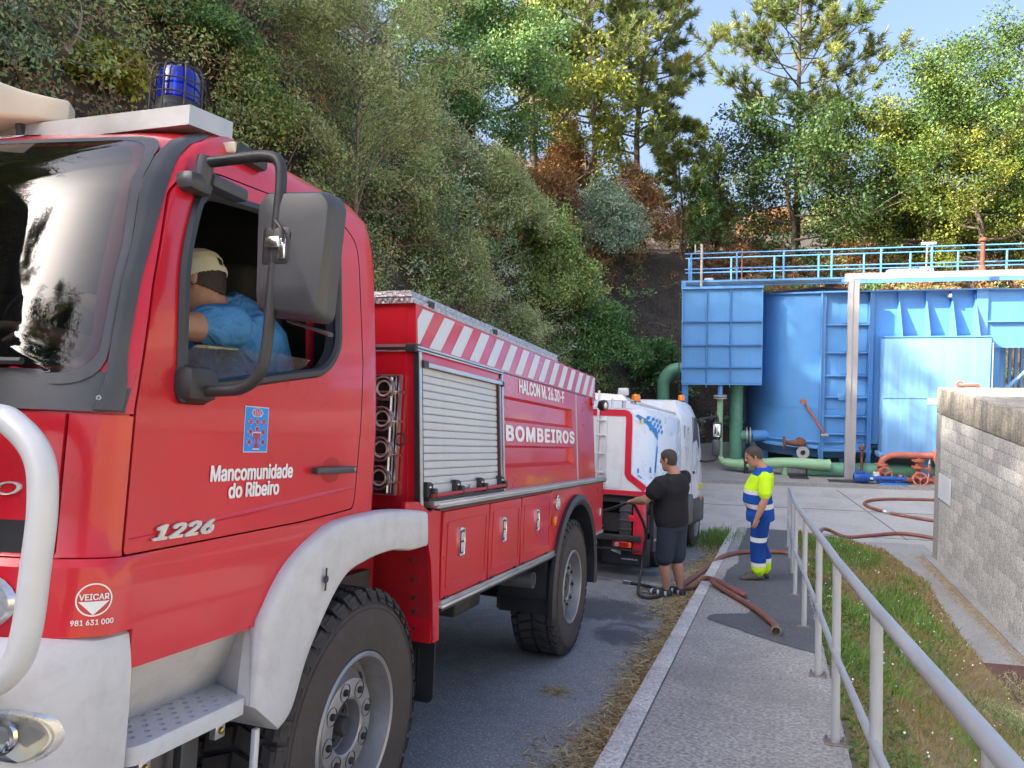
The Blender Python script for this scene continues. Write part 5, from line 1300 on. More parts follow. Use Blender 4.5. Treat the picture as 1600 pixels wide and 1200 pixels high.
b = MB(); b.tube([(4.55, YB0 - .5, .09), (4.55, YB0 - .5, .88)], .035, 8); b.lathe([(.035, .86), (.08, .9), (.08, .98), (0, 1.02)], (4.55, YB0 - .5, 0), (0, 0, 1), 12)
simple('rusty_tap_post', 'rusty thin post with round top behind the blue pump', 'post', b, MT['rust'])
# red valve manifold
t = yth('valve_manifold', 'red pipe manifold with round handwheels beside the blue pump', 'valve')
mb = YB0 - .80
b = MB(); b.tube(smoothpath([(4.97, mb, .38), (4.97, mb, .58), (5.02, mb, .70), (5.14, mb, .78), (5.35, mb, .82), (6.1, mb, .82), (7.2, mb, .82)], 5), .085, 12); b.build('header_pipe', MT['red_oxide'], t)
b = MB(); b.lathe([(.12, .52), (.16, .53), (.16, .58), (.08, .59)], (4.97, mb, 0), (0, 0, 1), 14); b.lathe([(.1, -.1), (.13, 0), (.1, .1)], (4.97, mb, .36), (0, 0, 1), 12, cap=True); b.build('valve_body', MT['red_oxide'], t)
b = MB(); b.tube([(5.86, mb, .78), (5.86, mb, .12)], .075, 12); b.build('down_pipe', MT['red_oxide'], t)
for z in (.70, .52, .24):
    b = MB(); b.lathe([(.08, -.03), (.16, -.028), (.16, .028), (.08, .03)], (5.86, mb, z), (0, 0, 1), 14); b.build('flange', MT['red_oxide'], t)
b = MB(); b.tube([(5.40, mb, .16), (5.7, mb, .16), (6.8, mb, .16)], .07, 10); b.build('lower_pipe', MT['red_oxide'], t)
for x, z in ((6.35, .82), (5.55, .16), (6.35, .16)):
    b = MB(); b.lathe([(.07, -.03), (.14, -.028), (.14, .028), (.07, .03)], (x - .12, mb, z), (1, 0, 0), 14); b.build('flange', MT['red_oxide'], t)
for x, y, z, r, ax in ((5.02, mb - .22, .34, .17, (0.1, -1, .1)), (6.38, mb - .22, .75, .19, (0, -1, .2)), (5.86, mb - .25, .24, .17, (-.2, -1, .6)), (6.42, mb - .22, .22, .18, (.2, -1, .4)), (6.10, mb - .16, .50, .12, (1, -.5, .2))):
    b = MB(); handwheel(b, (x, y, z), ax, r); b.tube([(x, y, z), (x - ax[0] * .2, y + .2, z - ax[2] * .1)], .03, 6); b.build('handwheel', MT['red_oxide'], t)
b = MB(); b.tube([(6.12, mb, .12), (6.13, mb, .8)], .018, 6); b.build('sample_tube', MT['white_paint'], t)
# blue pump
t = yth('pump', 'dark blue pump and motor on a bright blue base plate', 'pump')
pb = YB0 - 1.08
b = MB(); b.rbox(4.86, 5.52, pb - .14, pb + .14, -.0, .13, .012); b.build('base_plate', mat('bright_blue', (.03, .17, .55), .4), t)
b = MB(); b.lathe([(.05, .0), (.12, .01), (.13, .06), (.13, .36), (.10, .40), (.06, .42)], (4.24, pb, .25), (1, 0, 0), 18); b.build('motor', MT['blue_dark'], t)
b = MB()
for k in range(8): b.lathe([(.128, 4.32 - 4.24 + k * .035), (.140, 4.32 - 4.24 + k * .035 + .006), (.128, 4.32 - 4.24 + k * .035 + .012)], (4.24, pb, .25), (1, 0, 0), 18)
o = b.build('cooling_fin', MT['blue_dark'], t); o['kind'] = 'stuff'
b = MB(); b.rbox(4.28, 4.50, pb - .07, pb + .07, .36, .42, .01); b.build('terminal_box', MT['blue_dark'], t)
b = MB(); b.lathe([(.06, .4), (.09, .42), (.09, .50), (.06, .52), (.07, .55), (.10, .57), (.10, .62), (.06, .64), (.06, .95), (.085, .96), (.085, 1.0), (.055, 1.01), (.055, 1.2), (.09, 1.21), (.09, 1.25), (0, 1.26)], (4.24, pb, .24), (1, 0, 0), 16); b.build('pump_shaft_housing', MT['blue_dark'], t)
b = MB(); b.rbox(4.72, 4.86, pb - .06, pb + .06, .30, .40, .01); b.rbox(4.62, 4.70, pb - .12, pb - .10, .22, .28, .004); b.build('seal_box', MT['white_paint'], t)
b = MB(); b.tube([(5.48, pb, .24), (5.62, pb + .1, .2), (5.7, mb, .16)], .06, 8); b.build('outlet', MT['red_oxide'], t)
for k, (a, bb_, w, d) in enumerate(((2.95, YB0 - .55, .5, .45), (4.0, YB0 - .9, .7, .35))):
    t = yth('drain_cover', ('dark square cover on the slab in front of the round tank', 'dark sunken cover on the slab below the pale column')[k], 'cover')
    b = MB(); b.rbox(a - w / 2, a + w / 2, bb_ - d / 2, bb_ + d / 2, .085, .105, .006, 1); b.build('cover', MT['dark_metal'], t)
    b = MB(); b.box(a - w / 2 - .05, a + w / 2 + .05, bb_ - d / 2 - .05, bb_ + d / 2 + .05, .085, .0945); b.build('frame', MT['path'], t)

# ------------------------------------------------------------------ block building on the right
WA = 4.44
t = yth('block_building', 'low grey block building with weathered concrete coping at the path edge', 'building')
b = MB(); b.box(WA + .02, 12, 11.42, 15.2, -.05, 2.70); b.build('wall_core', MT['mortar'], t)
b = MB(); b.box(WA - .035, WA + .17, 15.02, 15.24, -.03, 2.69); b.build('corner_pillar', MT['path'], t)
rz = np.random.default_rng(5)
ch = 2.69 / 14; protos = []
def block(L):
    b = MB(); b.rbox(-.02, .035, .002, L - .002, .004, ch - .004, .004, 1); return b.mesh('block', (MT['block'],), 40)
cache = {}
for r in range(14):
    y = 15.02; first = True
    while y > 11.44:
        L = .40 if not (first and r % 2) else .20
        first = False; L = min(L, y - 11.42)
        if L < .05: break
        key = round(L, 2)
        if key not in cache: cache[key] = block(L)
        o = link('block', cache[key], t); o.location = (WA - .0 + rz.normal(0, .0022), y - L, r * ch); o.rotation_euler = (0, rz.normal(0, .003), rz.normal(0, .004)); y -= L
b = MB(); b.rbox(WA - .03, 12.2, 11.30, 15.30, 2.70, 3.17, .02, 2); b.build('coping', MT['coping'], t)
b = MB(); b.box(WA - .008, 5.4, 11.405, 11.425, -.02, 2.70); b.build('end_wall', MT['block'], t)
nt_ = thing('notice_board', 'pale paper notice fixed on the grey block wall', 'notice', M_YARD.copy())
b = MB(); b.rbox(WA - .045, WA - .035, 14.35, 15.0, 1.20, 1.66, .003, 1); b.build('sheet', MT['white_film'], nt_)
for k in range(9):
    b = MB(); b.box(WA - .0462, WA - .0448, 14.45 + (k % 3) * .02, 14.9 - (k * 7 % 5) * .04, 1.28 + k * .038, 1.286 + k * .038); b.build('text_line', MT['grey_steel'], nt_)
b = MB(); b.box(4.0, 4.22, 9.6, 10.6, .012, .03); b.box(3.70, 4.22, 9.5, 10.65, .008, .022)
simple('manhole_cover', 'rusty brown square cover set in the path', 'cover', b, mat('rusty_cover', (.10, .05, .04), .8, var=.3, vs=7, dirt=(.16, .09, .06), ds=4, da=.6, grain=.4, gs=60))

# ------------------------------------------------------------------ handrail beside the pavement
MT['rail_grey'] = mat('grey_painted_rail', (.36, .39, .43), .42, metal=.25, var=.06, vs=3, dirt=(.28, .28, .29), ds=4, da=.4, grain=.06, gs=120)
hr_ = thing('handrail', 'grey tubular steel handrail along the pavement edge', 'railing', M_ROAD.copy())
posts = [-.9, .55, 1.95, 3.30, 4.95, 6.6, 8.2, 9.7, 11.2]
RX = 1.90
def rx(s): return interp(s, [-3, -1, .15, 1.0, 1.95, 3.3, 4.95, 6.75, 11.2], [2.10, 2.022, 1.972, 1.938, 1.91, 1.885, 1.845, 1.80, 1.80])
b = MB(); b.tube([(rx(s), s, 1.12) for s in [-3] + posts], .0255, 14); b.build('top_rail', MT['rail_grey'], hr_)
b = MB(); b.tube([(rx(s) - .012, s, .62) for s in [-3] + posts], .0185, 12); b.build('middle_rail', MT['rail_grey'], hr_)
pm = None; bm_ = None
for s in posts:
    if pm is None:
        b = MB(); b.tube([(0, 0, .12), (0, 0, 1.11)], .0235, 14); pm = q = b.build('post', MT['rail_grey'], hr_)
        b = MB(); b.rbox(-.06, .06, -.05, .05, .118, .130, .004, 1)
        for dx, dy in ((-.045, -.035), (.045, -.035), (-.045, .035), (.045, .035)): b.lathe([(.008, .13), (.008, .15), (0, .15)], (dx, dy, 0), (0, 0, 1), 6)
        bm_ = q2 = b.build('base_plate', mat('rusted_plate', (.22, .19, .17), .7, metal=.3, var=.3, vs=30), hr_)
    else:
        q = pm.copy(); COL.objects.link(q); q.parent = hr_; q2 = bm_.copy(); COL.objects.link(q2); q2.parent = hr_
    q.location = (rx(s), s, 0); q2.location = (rx(s), s, 0)
# ------------------------------------------------------------------ white tank lorry ahead
YWT = math.radians(5)
wd = RD * math.cos(YWT) + RL * math.sin(YWT); wl = RL * math.cos(YWT) - RD * math.sin(YWT)
M_WT = fmat(R2W(.03, 8.4, 0), wl, wd, RU)
WT = thing('tank_truck', 'white sweeper lorry with red bordered rear panel parked nose away', 'truck', M_WT)
XL = -2.1
MT['lorry_white'] = mat('lorry_white_paint', (.76, .78, .82), .3, coat=.3, var=.04, vs=2, dirt=(.62, .63, .63), ds=3, da=.2)
MT['lorry_red'] = mat('lorry_red_band', (.62, .02, .05), .35, coat=.3, var=.05)
# body: rear outline widens low down, side is slightly curved
YR = -1.02
def body_sec(y, k=1.):
    return [(-2.0, 1.02, y), (-.02, 1.04, y)]
b = MB()
prof = [(-2.1, 1.06), (.035, 1.06), (.045, 1.10), (.045, 1.155), (-.02, 1.20), (-.175, 1.31), (-.165, 2.15), (-.20, 2.20), (-1.95, 2.20), (-2.08, 2.1)]
prof2 = [(-2.1, 1.06), (.035, 1.06), (.045, 1.10), (.045, 1.155), (.04, 1.20), (.0, 1.31), (-.02, 2.15), (-.10, 2.24), (-1.95, 2.26), (-2.08, 2.1)]
rows = []
for y, t in ((YR, 0), (YR + .02, .05), (YR + .25, .75), (YR + .5, 1), (.6, 1), (1.25, 1), (1.42, .8)):
    rows.append([(p[0] * (1 - t) + q[0] * t, y, p[1] * (1 - t) + q[1] * t) for p, q in zip(prof, prof2)])
b.grid(rows, True, wrap=True); n = len(prof); b.add(rows[0], [tuple(range(n))]); b.add(rows[-1], [tuple(range(n))])
b.build('body', MT['lorry_white'], WT, sharp=50)
def band(name, pts, w, mt, y):
    """a band that follows an open path on the rear face"""
    b = MB(); P = [np.array(p, float) for p in pts]; L = []; Rr = []
    for i, p in enumerate(P):
        t = P[min(i + 1, len(P) - 1)] - P[max(i - 1, 0)]; t /= np.linalg.norm(t); n_ = np.array([-t[1], t[0]])
        L.append(p + n_ * w / 2); Rr.append(p - n_ * w / 2)
    b.grid([[(q[0], y, q[1]) for q in L], [(q[0], y, q[1]) for q in Rr]], False)
    return b.build(name, mt, WT)
outl = [(-2.05, 2.155)] + rounded([(-.215, 2.155), (-.215, 1.315), (.0, 1.155)], [.06, .02, .0], 4)[:] 
pth = [(-2.05, 2.155), (-.29, 2.155), (-.25, 2.145), (-.228, 2.12), (-.222, 2.07), (-.222, 1.34), (-.205, 1.31), (.02, 1.155)]
band('pale_border', pth, .115, MT['white_film'], YR - .004)
band('red_border', pth, .088, MT['lorry_red'], YR - .008)
band('lower_red_border', [(-2.05, 1.095), (.03, 1.095)], .06, MT['lorry_red'], YR - .008)
b = MB(); b.box(-2.05, -.31, YR - .012, YR - .002, 1.15, 2.08); b.build('rear_door', MT['lorry_white'], WT)
b = MB(); b.rbox(-.66, -.63, YR - .05, YR - .02, 1.2, 2.45, .006); b.rbox(-.60, -.52, YR - .03, YR - .02, 1.15, 2.1, .004); b.build('ladder_rail', MT['white_paint'], WT)
b = MB()
for z in (1.35, 1.6, 1.85, 2.05): b.rbox(-.66, -.54, YR - .06, YR - .045, z - .012, z + .012, .004)
split_build(b, 'ladder_rung', MT['white_paint'], WT)
# blue print on the side (shapes, not words one can read)
def side_x_wt(z): return interp(z, [1.06, 1.2, 1.31, 2.15, 2.24], [.04, .042, .004, -.018, -.09])
def sp(y, z, o=.004): 
    t = min(1, max(0, (y - YR) / .5)) if y < YR + .5 else 1
    t = interp(y, [YR, YR + .02, YR + .25, YR + .5], [0, .05, .75, 1])
    xr = interp(z, [1.06, 1.155, 1.20, 1.31, 2.15, 2.20], [.045, .045, -.02, -.175, -.165, -.20])
    return (xr * (1 - t) + side_x_wt(z) * t + o, y, z)
b = MB()
def para(y0, y1, z0, z1, sh=0., n=5):
    b.grid([[sp(y0 + (y1 - y0) * i / n + sh * k, z0 + (z1 - z0) * k) for i in range(n + 1)] for k in (0, .5, 1)], False)
for i in range(4):
    for j in range(3): para(-.80 + i * .19 + j * .06, -.68 + i * .19 + j * .06, 2.085 - j * .07 - i * .012, 2.135 - j * .07 - i * .012, .05)
b.grid([[sp(-1.0 + .72 * t, 2.12 - .31 * t) for t in np.linspace(0, 1, 8)], [sp(-.94 + .68 * t, 2.145 - .23 * t) for t in np.linspace(0, 1, 8)]], False)
b.build('blue_print', MT['blue_vinyl'], WT, fix=False)
b = MB()
for z0_, z1_, y0_, y1_ in ((1.70, 1.73, -.86, -.70), (1.735, 1.765, -.87, -.71), (1.77, 1.80, -.88, -.72), (1.52, 1.68, -.90, -.80), (1.52, 1.56, -.80, -.70), (1.64, 1.68, -.80, -.70), (1.44, 1.49, -.90, -.72)): para(y0_, y1_, z0_, z1_, -.05)
b = MB(); b.add([sp(-.92, 1.34), sp(-.62, 1.30), sp(-.52, 1.20), sp(-.80, 1.215)], [(0, 1, 2, 3)])
b.add([sp(-.92, 1.42), sp(-.60, 1.44), sp(-.60, 1.36), sp(-.92, 1.36)], [(0, 1, 2, 3)])
b.add([sp(-.45, 1.36), sp(-.38, 1.6), sp(-.30, 1.85), sp(-.34, 1.6), (sp(-.38, 1.36))], [(0, 1, 2, 3, 4)])
for k in range(5): b.add([sp(-.46 + k * .03, 1.44 + k * .06), sp(-.36 + k * .02, 1.50 + k * .06), sp(-.34 + k * .02, 1.47 + k * .06), sp(-.44 + k * .03, 1.41 + k * .06)], [(0, 1, 2, 3)])
b.build('blue_print', MT['blue_vinyl'], WT, fix=False)
b = MB(); b.rbox(-.085, -.065, -.93, -.86, 2.03, 2.09, .003); b.build('marker', mat('yellow_marker', (.7, .6, .15), .4), WT)
# cab
rows = []
for y, top, sx in ((1.48, 2.46, -.03), (1.55, 2.50, -.02), (2.3, 2.50, -.01), (2.75, 2.47, -.01), (3.0, 2.33, -.015), (3.22, 1.75, -.02), (3.35, 1.45, -.03), (3.38, .75, -.05)):
    z0 = .72; zs_ = np.linspace(0, 1, 9)
    r = []
    for q in zs_:
        z = z0 + (top - z0) * q; x = sx - max(0, z - 1.6) * .05 - (max(0, z - (top - .14)) / .14) ** 2 * .09; r.append((x, y, z))
    L = [(XL - x, y, z) for x, y, z in r][::-1]; rows.append(r + L)
b = MB(); b.grid(rows, True); b.add(rows[0], [tuple(range(len(rows[0])))]); b.add(rows[-1], [tuple(range(len(rows[-1])))])
b.build('cab', MT['lorry_white'], WT, sharp=45)
b = MB(); b.prism([(-.047, 2.36, 1.70), (-.047, 2.96, 1.62), (-.05, 3.0, 1.80), (-.062, 2.78, 2.26), (-.064, 2.40, 2.26)], (.03, 0, 0)); b.build('side_window', MT['black'], WT)
b = MB(); b.rbox(-.03, .03, 2.80, 3.36, 2.20, 2.25, .02); b.build('window_visor', MT['black'], WT)
b = MB(); b.box(-.012, -.004, 2.30, 2.312, .85, 2.3); b.box(-.012, -.004, 3.12, 3.13, .85, 1.7); b.build('door_gap', MT['grey_steel'], WT)
b = MB(); b.rbox(-.01, .012, 2.38, 2.5, 1.28, 1.33, .01); b.build('door_handle', MT['black'], WT)
b = MB(); b.rbox(-.02, .004, 2.95, 3.33, .98, 1.10, .01); b.build('yellow_stripe', mat('yellow_band', (.72, .55, .08), .4), WT)
b = MB(); b.rbox(-2.05, .02, 2.25, 3.40, .42, .86, .05, 3); b.build('cab_skirt', MT['black'], WT)
b = MB(); b.tube(smoothpath([(-.04, 3.05, 2.25), (.16, 3.28, 2.30), (.25, 3.32, 2.27), (.26, 3.32, 1.62), (.12, 3.25, 1.5), (-.03, 3.1, 1.5)], 5), .022, 8); ar = b.build('mirror_arm', MT['black'], WT)
b = MB(); b.rbox(.17, .33, 3.22, 3.32, 1.92, 2.22, .035); b.build('mirror', MT['black'], ar)
b = MB(); b.rbox(.16, .31, 3.22, 3.32, 1.60, 1.90, .035); b.build('mirror', MT['grey_black'], ar)
b = MB(); b.rbox(.19, .315, 3.212, 3.222, 1.95, 2.18, .02); b.build('mirror_glass', MT['mirror'], ar)
b = MB(); b.rbox(-.02, .03, 3.05, 3.12, .80, .88, .01); b.build('side_lamp', MT['amber'], WT)
b = MB(); b.box(-.02, -.008, 1.72, 2.05, 1.88, 2.10); b.box(-.016, -.004, 1.70, 2.08, 1.72, 1.74); b.build('sticker', MT['white_film'], WT)
b = MB()
b.add([(-.0075, 1.86, 2.06), (-.0075, 1.95, 2.06), (-.0075, 1.87, 1.98), (-.0075, 1.95, 1.975), (-.0075, 1.95, 1.96), (-.0075, 1.84, 1.975)], [(0, 1, 2), (2, 3, 4, 5)]); b.build('sticker_print', MT['black'], WT, fix=False)
def beacon(x, y, z, r):
    b = MB(); b.lathe([(r * 1.1, 0), (r * 1.1, .03), (r, .035)], (x, y, z), (0, 0, 1), 16, cap=True); q = b.build('amber_beacon', MT['black'], WT)
    b = MB(); b.lathe([(r, .035), (r, .10), (r * .85, .13), (r * .3, .14), (.001, .142)], (x, y, z), (0, 0, 1), 16); b.build('beacon_lens', MT['amber'], q)
beacon(-.36, -.2, 2.33, .065); beacon(-.22, 2.3, 2.50, .06)
b = MB(); b.tube([(-.30, -.35, 2.33), (-.12, 1.4, 2.27)], .022, 6); b.tube([(-.38, -.35, 2.34), (-.2, 1.4, 2.29)], .022, 6); b.build('roof_pipe', MT['alu_dull'], WT)
b = MB(); b.hexa([(-1.2, -.75, 2.34), (-.33, -.75, 2.34), (-.36, -.3, 2.36), (-1.2, -.3, 2.36), (-1.1, -.72, 2.46), (-.42, -.72, 2.42), (-.42, -.32, 2.40), (-1.1, -.32, 2.46)]); b.build('roof_hatch', MT['alu_dull'], WT)
b = MB(); b.tube([(-.42, -.6, 2.2), (-.42, -.62, 2.44)], .03, 6); b.tube([(-.55, -.75, 2.2), (-.55, -.75, 2.36)], .016, 6); b.rbox(-.5, -.36, -.66, -.58, 2.42, 2.52, .01); b.build('roof_bracket', MT['alu_dull'], WT)
# rear underside
b = MB(); b.box(-2.0, .0, -.75, 2.2, .55, .80); b.box(-2.0, .02, -.95, -.9, .96, 1.04); b.box(-1.9, -.1, -.5, -.3, .3, .96); b.build('chassis', MT['dark_metal'], WT)
b = MB(); b.rbox(-.14, .0, -1.0, -.80, .30, 1.0, .01); b.rbox(-.20, -.12, -1.01, -.99, .72, .80, .004); b.rbox(-.19, -.12, -1.01, -.99, .46, .54, .004); b.build('red_post', MT['lorry_red'], WT)
b = MB(); b.rbox(-2.0, -.02, -1.04, -.98, .46, .54, .008); b.rbox(-2.0, -.02, -1.04, -1.0, .34, .36, .004); b.build('bumper_bar', MT['dark_metal'], WT)
b = MB(); b.rbox(-.40, -.14, -1.045, -1.0, .375, .455, .012); tl = b.build('tail_lamp', MT['red_lens'], WT)
b = MB(); b.rbox(-.185, -.142, -1.05, -1.03, .38, .45, .008); b.build('indicator', MT['amber'], tl)
b = MB(); b.lathe([(.032, 0), (.028, .01), (0, .012)], (-.335, -1.045, .415), (0, -1, 0), 14); b.build('reversing_lens', MT['lens'], tl)
b = MB(); b.rbox(-.58, .08, -.93, -.915, .14, .50, .012); fl2 = b.build('mud_flap', MT['black'], WT)
b = MB(); b.hexa([(-.44, -.936, .31), (-.31, -.936, .27), (-.31, -.932, .29), (-.44, -.932, .33), (-.44, -.936, .335), (-.31, -.936, .315), (-.31, -.932, .315), (-.44, -.932, .335)]); b.build('flap_print', MT['white_film'], fl2)
text_on('lettering', 'www.ferrio.es', MT['letters'], fl2, (-.30, -.934, .21), (1, 0, 0), (0, 0, 1), .22, .022, .01)
b = MB(); b.tube([(-.70, -1.06, .40), (-.62, -1.06, .40)], .055, 14); b.build('white_pipe', MT['white_plastic'], WT)
b = MB(); b.rbox(-.33, -.16, -.99, -.7, .5, .98, .02)
for z in (.60, .72, .84): b.rbox(-.335, -.155, -1.0, -.7, z, z + .025, .004)
b.build('ribbed_box', MT['grey_black'], WT)
# hose reel in the rear bay
b = MB(); b.lathe([(.20, 0), (.20, .015), (.10, .02), (.10, .25), (.20, .255), (.20, .27)], (-.95, -.85, .72), (1, 0, 0), 24); reel = b.build('hose_reel', MT['lorry_red'], WT)
b = MB()
for k in range(6): b.tube([(-.92 + k * .04, -.85 + .15 * math.cos(t), .72 + .15 * math.sin(t)) for t in np.linspace(0, 6.283, 24, endpoint=False)], .02, 6, closed=True)
o = b.build('reel_hose', mat('teal_hose', (.05, .16, .20), .5), reel); o['kind'] = 'stuff'
b = MB(); b.box(-1.1, -.55, -1.02, -1.0, .54, .56); b.box(-.70, -.66, -1.02, -.9, .54, .66); b.box(-1.1, -.55, -1.02, -1.0, .63, .65); b.build('reel_frame', MT['alu'], WT)
# wheels and mudguards
def lorry_wheel(y):
    w = bpy.data.objects.new('wheel', None); COL.objects.link(w); w.parent = WT; w.location = (0, y, .43)
    R = .43; b = MB()
    b.lathe([(.24, -.02), (.26, 0), (.36, .006), (.40, -.01), (R, -.035), (R, -.22), (.40, -.25), (.25, -.24)], (0, 0, 0), (1, 0, 0), 48); b.build('tyre', MT['rubber'], w)
    b = MB(); b.lathe([(.25, -.012), (.255, .004), (.235, .0), (.225, -.03), (.21, -.09), (.12, -.06), (.10, -.05), (.06, -.04), (.05, .0), (0, .005)], (0, 0, 0), (1, 0, 0), 40); b.build('rim', MT['steel_rim'], w)
    b = MB()
    for k in range(6): b.lathe([(.012, -.07), (.012, -.04), (0, -.035)], (0, .09 * math.cos(k * 1.047), .09 * math.sin(k * 1.047)), (1, 0, 0), 6)
    b.build('wheel_nut', MT['dark_metal'], w); return w
wa = lorry_wheel(.15); wb = copy_tree(wa, WT); wb.location = (-.02, 2.85, .43)
for y in (.15, 2.85):
    q = copy_tree(wa, WT); q.location = (XL, y, .43); q.rotation_euler = (0, 0, math.pi)
b = MB(); rows = [[(x, .15 + .53 * math.cos(t), .43 + .50 * math.sin(t)) for t in np.linspace(0, math.pi, 20)] for x in (.045, .04, -.3)]
b.grid(rows); b.prism([(.0, -.40, .50), (.0, -.36, .95), (.0, -.62, .92), (.0, -.62, .30), (.0, -.46, .30)], (.05, 0, 0)); b.rbox(-.1, .05, .72, 2.2, .45, .95, .03); b.build('rear_mudguard', MT['grey_black'], WT)
b = MB(); b.rbox(.045, .055, -.60, -.42, .44, .465, .003); b.build('flap_clip', MT['alu'], WT)
# ------------------------------------------------------------------ people
def cloth(name, colr, rough=.85, var=.12, bs=7., bstr=.5, bd=.02):
    m, nt, b = nodes(name); c = coords(nt)
    f = noise(nt, c, bs, 4, .55, 1.2); g = noise(nt, c, 3.2, 2, .5)
    col = ramp(nt, g, [(.3, tuple(x * (1 - var) for x in colr)), (.7, tuple(min(1, x * (1 + var)) for x in colr))])
    nt.links.new(col, b.inputs['Base Color']); b.inputs['Roughness'].default_value = rough; b.inputs['Specular IOR Level'].default_value = .2
    bump(nt, b, f, bstr, bd); return m
MT['tee_black'] = cloth('black_cotton', (.022, .022, .026)); MT['shorts'] = cloth('navy_shorts', (.035, .048, .072))
MT['neon'] = cloth('neon_yellow_cloth', (.50, .80, .02)); MT['work_blue'] = cloth('work_blue_cloth', (.012, .075, .36)); MT['dark_blue_cloth'] = cloth('dark_blue_cloth', (.010, .055, .28))
MT['tape'] = mat('reflective_tape', (.66, .68, .72), .4, var=.05); MT['polo'] = cloth('blue_polo', (.09, .29, .62), bs=9, bstr=1., bd=.035)
MT['cap'] = cloth('cream_cap', (.66, .64, .55), bs=20, bstr=.2); MT['boot'] = mat('grey_boot_leather', (.075, .07, .06), .7, var=.2, vs=12, dirt=(.13, .11, .09), ds=8, da=.5)
MT['shoe_white'] = mat('white_shoe_panel', (.6, .62, .62), .6); MT['shoe_dark'] = mat('dark_shoe_fabric', (.03, .04, .05), .7); MT['eye'] = mat('dark_eye', (.01, .008, .006), .15)

def loft(b, secs, n=18):
    """secs: (centre, r_side, r_front[, axis[, side]]) ellipses joined into a closed limb"""
    C = [V(*s[0]) for s in secs]; rows = []
    for i, s in enumerate(secs):
        ax = V(*s[3]) if len(s) > 3 and s[3] is not None else C[min(i + 1, len(C) - 1)] - C[max(i - 1, 0)]
        ax = ax / (np.linalg.norm(ax) + 1e-9)
        side = V(*s[4]) if len(s) > 4 else V(0, 1, 0)
        if abs(np.dot(side, ax)) > .95: side = V(1, 0, 0)
        side = side - ax * np.dot(side, ax); side /= np.linalg.norm(side); fr = np.cross(side, ax)
        rows.append([C[i] + side * math.cos(t) * s[1] + fr * math.sin(t) * s[2] for t in np.linspace(0, 2 * math.pi, n, endpoint=False)])
    b.grid(rows, True, wrap=True); k = len(b.v) - n * len(secs)
    b.f += [tuple(k + j for j in range(n)), tuple(k + (len(secs) - 1) * n + j for j in reversed(range(n)))]; b.sm += [True, True]; b.mi += [0, 0]
def chain(b, pts, rs, n=14, k=3):
    """round limb through joints with rounded ends"""
    P = [V(*p) for p in pts]
    d0 = (P[0] - P[1]); d0 /= np.linalg.norm(d0); d1 = P[-1] - P[-2]; d1 /= np.linalg.norm(d1)
    S = [(P[0] + d0 * rs[0] * .8, rs[0] * .45, rs[0] * .45)]
    for i in range(len(P) - 1):
        for j in range(k):
            t = j / k; S.append((P[i] * (1 - t) + P[i + 1] * t, rs[i] * (1 - t) + rs[i + 1] * t, rs[i] * (1 - t) + rs[i + 1] * t))
    S.append((P[-1], rs[-1], rs[-1])); S.append((P[-1] + d1 * rs[-1] * .8, rs[-1] * .45, rs[-1] * .45))
    loft(b, S, n)
def fuse(b, voxel, smooth=4, fac=.5):
    me = fix_mesh(b.mesh('fuse'))
    me = modmesh(me, [('REMESH', dict(mode='VOXEL', voxel_size=voxel, adaptivity=0)), ('SMOOTH', dict(factor=fac, iterations=smooth))])
    me.polygons.foreach_set('use_smooth', [True] * len(me.polygons)); return me
def paint(me, mats, planes, fn):
    """cut the mesh along planes and give each face the material fn(centre) names"""
    bm = bmesh.new(); bm.from_mesh(me)
    for co, no in planes:
        bmesh.ops.bisect_plane(bm, geom=list(bm.verts) + list(bm.edges) + list(bm.faces), plane_co=co, plane_no=no)
    me.materials.clear()
    for m in mats: me.materials.append(m)
    for f in bm.faces: f.material_index = fn(f.calc_center_median()); f.smooth = True
    bm.to_mesh(me); bm.free(); return me
def hand(b, wrist, dirn, palm_n, curl=.5, s=1., thumb=1):
    """palm, four bent fingers and a thumb; dirn along the hand, palm_n out of the palm"""
    w = V(*wrist); d = V(*dirn); d /= np.linalg.norm(d); pn = V(*palm_n); pn = pn - d * np.dot(pn, d); pn /= np.linalg.norm(pn); sd = np.cross(d, pn) * thumb
    loft(b, [(w - d * .02, .026 * s, .021 * s, d, sd), (w + d * .02 * s, .034 * s, .018 * s, d, sd), (w + d * .06 * s, .041 * s, .016 * s, d, sd), (w + d * .088 * s, .039 * s, .013 * s, d, sd)], 14)
    for i, (o, L) in enumerate(((.030, .068), (.010, .078), (-.010, .074), (-.029, .058))):
        p0 = w + d * .078 * s + sd * o * s; a = 0; pts = [w + d * .05 * s + sd * o * .8 * s, p0]; 
        for q, f in ((.42, .6), (.32, 1.0), (.26, 1.0)):
            a += curl * f; p0 = p0 + (d * math.cos(a) + pn * math.sin(a)) * L * q * s; pts.append(p0)
        chain(b, pts, [.0095 * s, .0095 * s, .009 * s, .0085 * s, .0078 * s], 8, 2)
    t0 = w + d * .02 * s + sd * .026 * s
    t1 = t0 + (d * .55 + sd * .65 + pn * .35) * .042 * s; t2 = t1 + (d * .8 + sd * .15 + pn * (.4 + curl * .3)) * .034 * s; t3 = t2 + (d * .8 - sd * .15 + pn * (.4 + curl * .4)) * .026 * s
    chain(b, [t0, t1, t2, t3], [.013 * s, .0115 * s, .0105 * s, .009 * s], 8, 2)
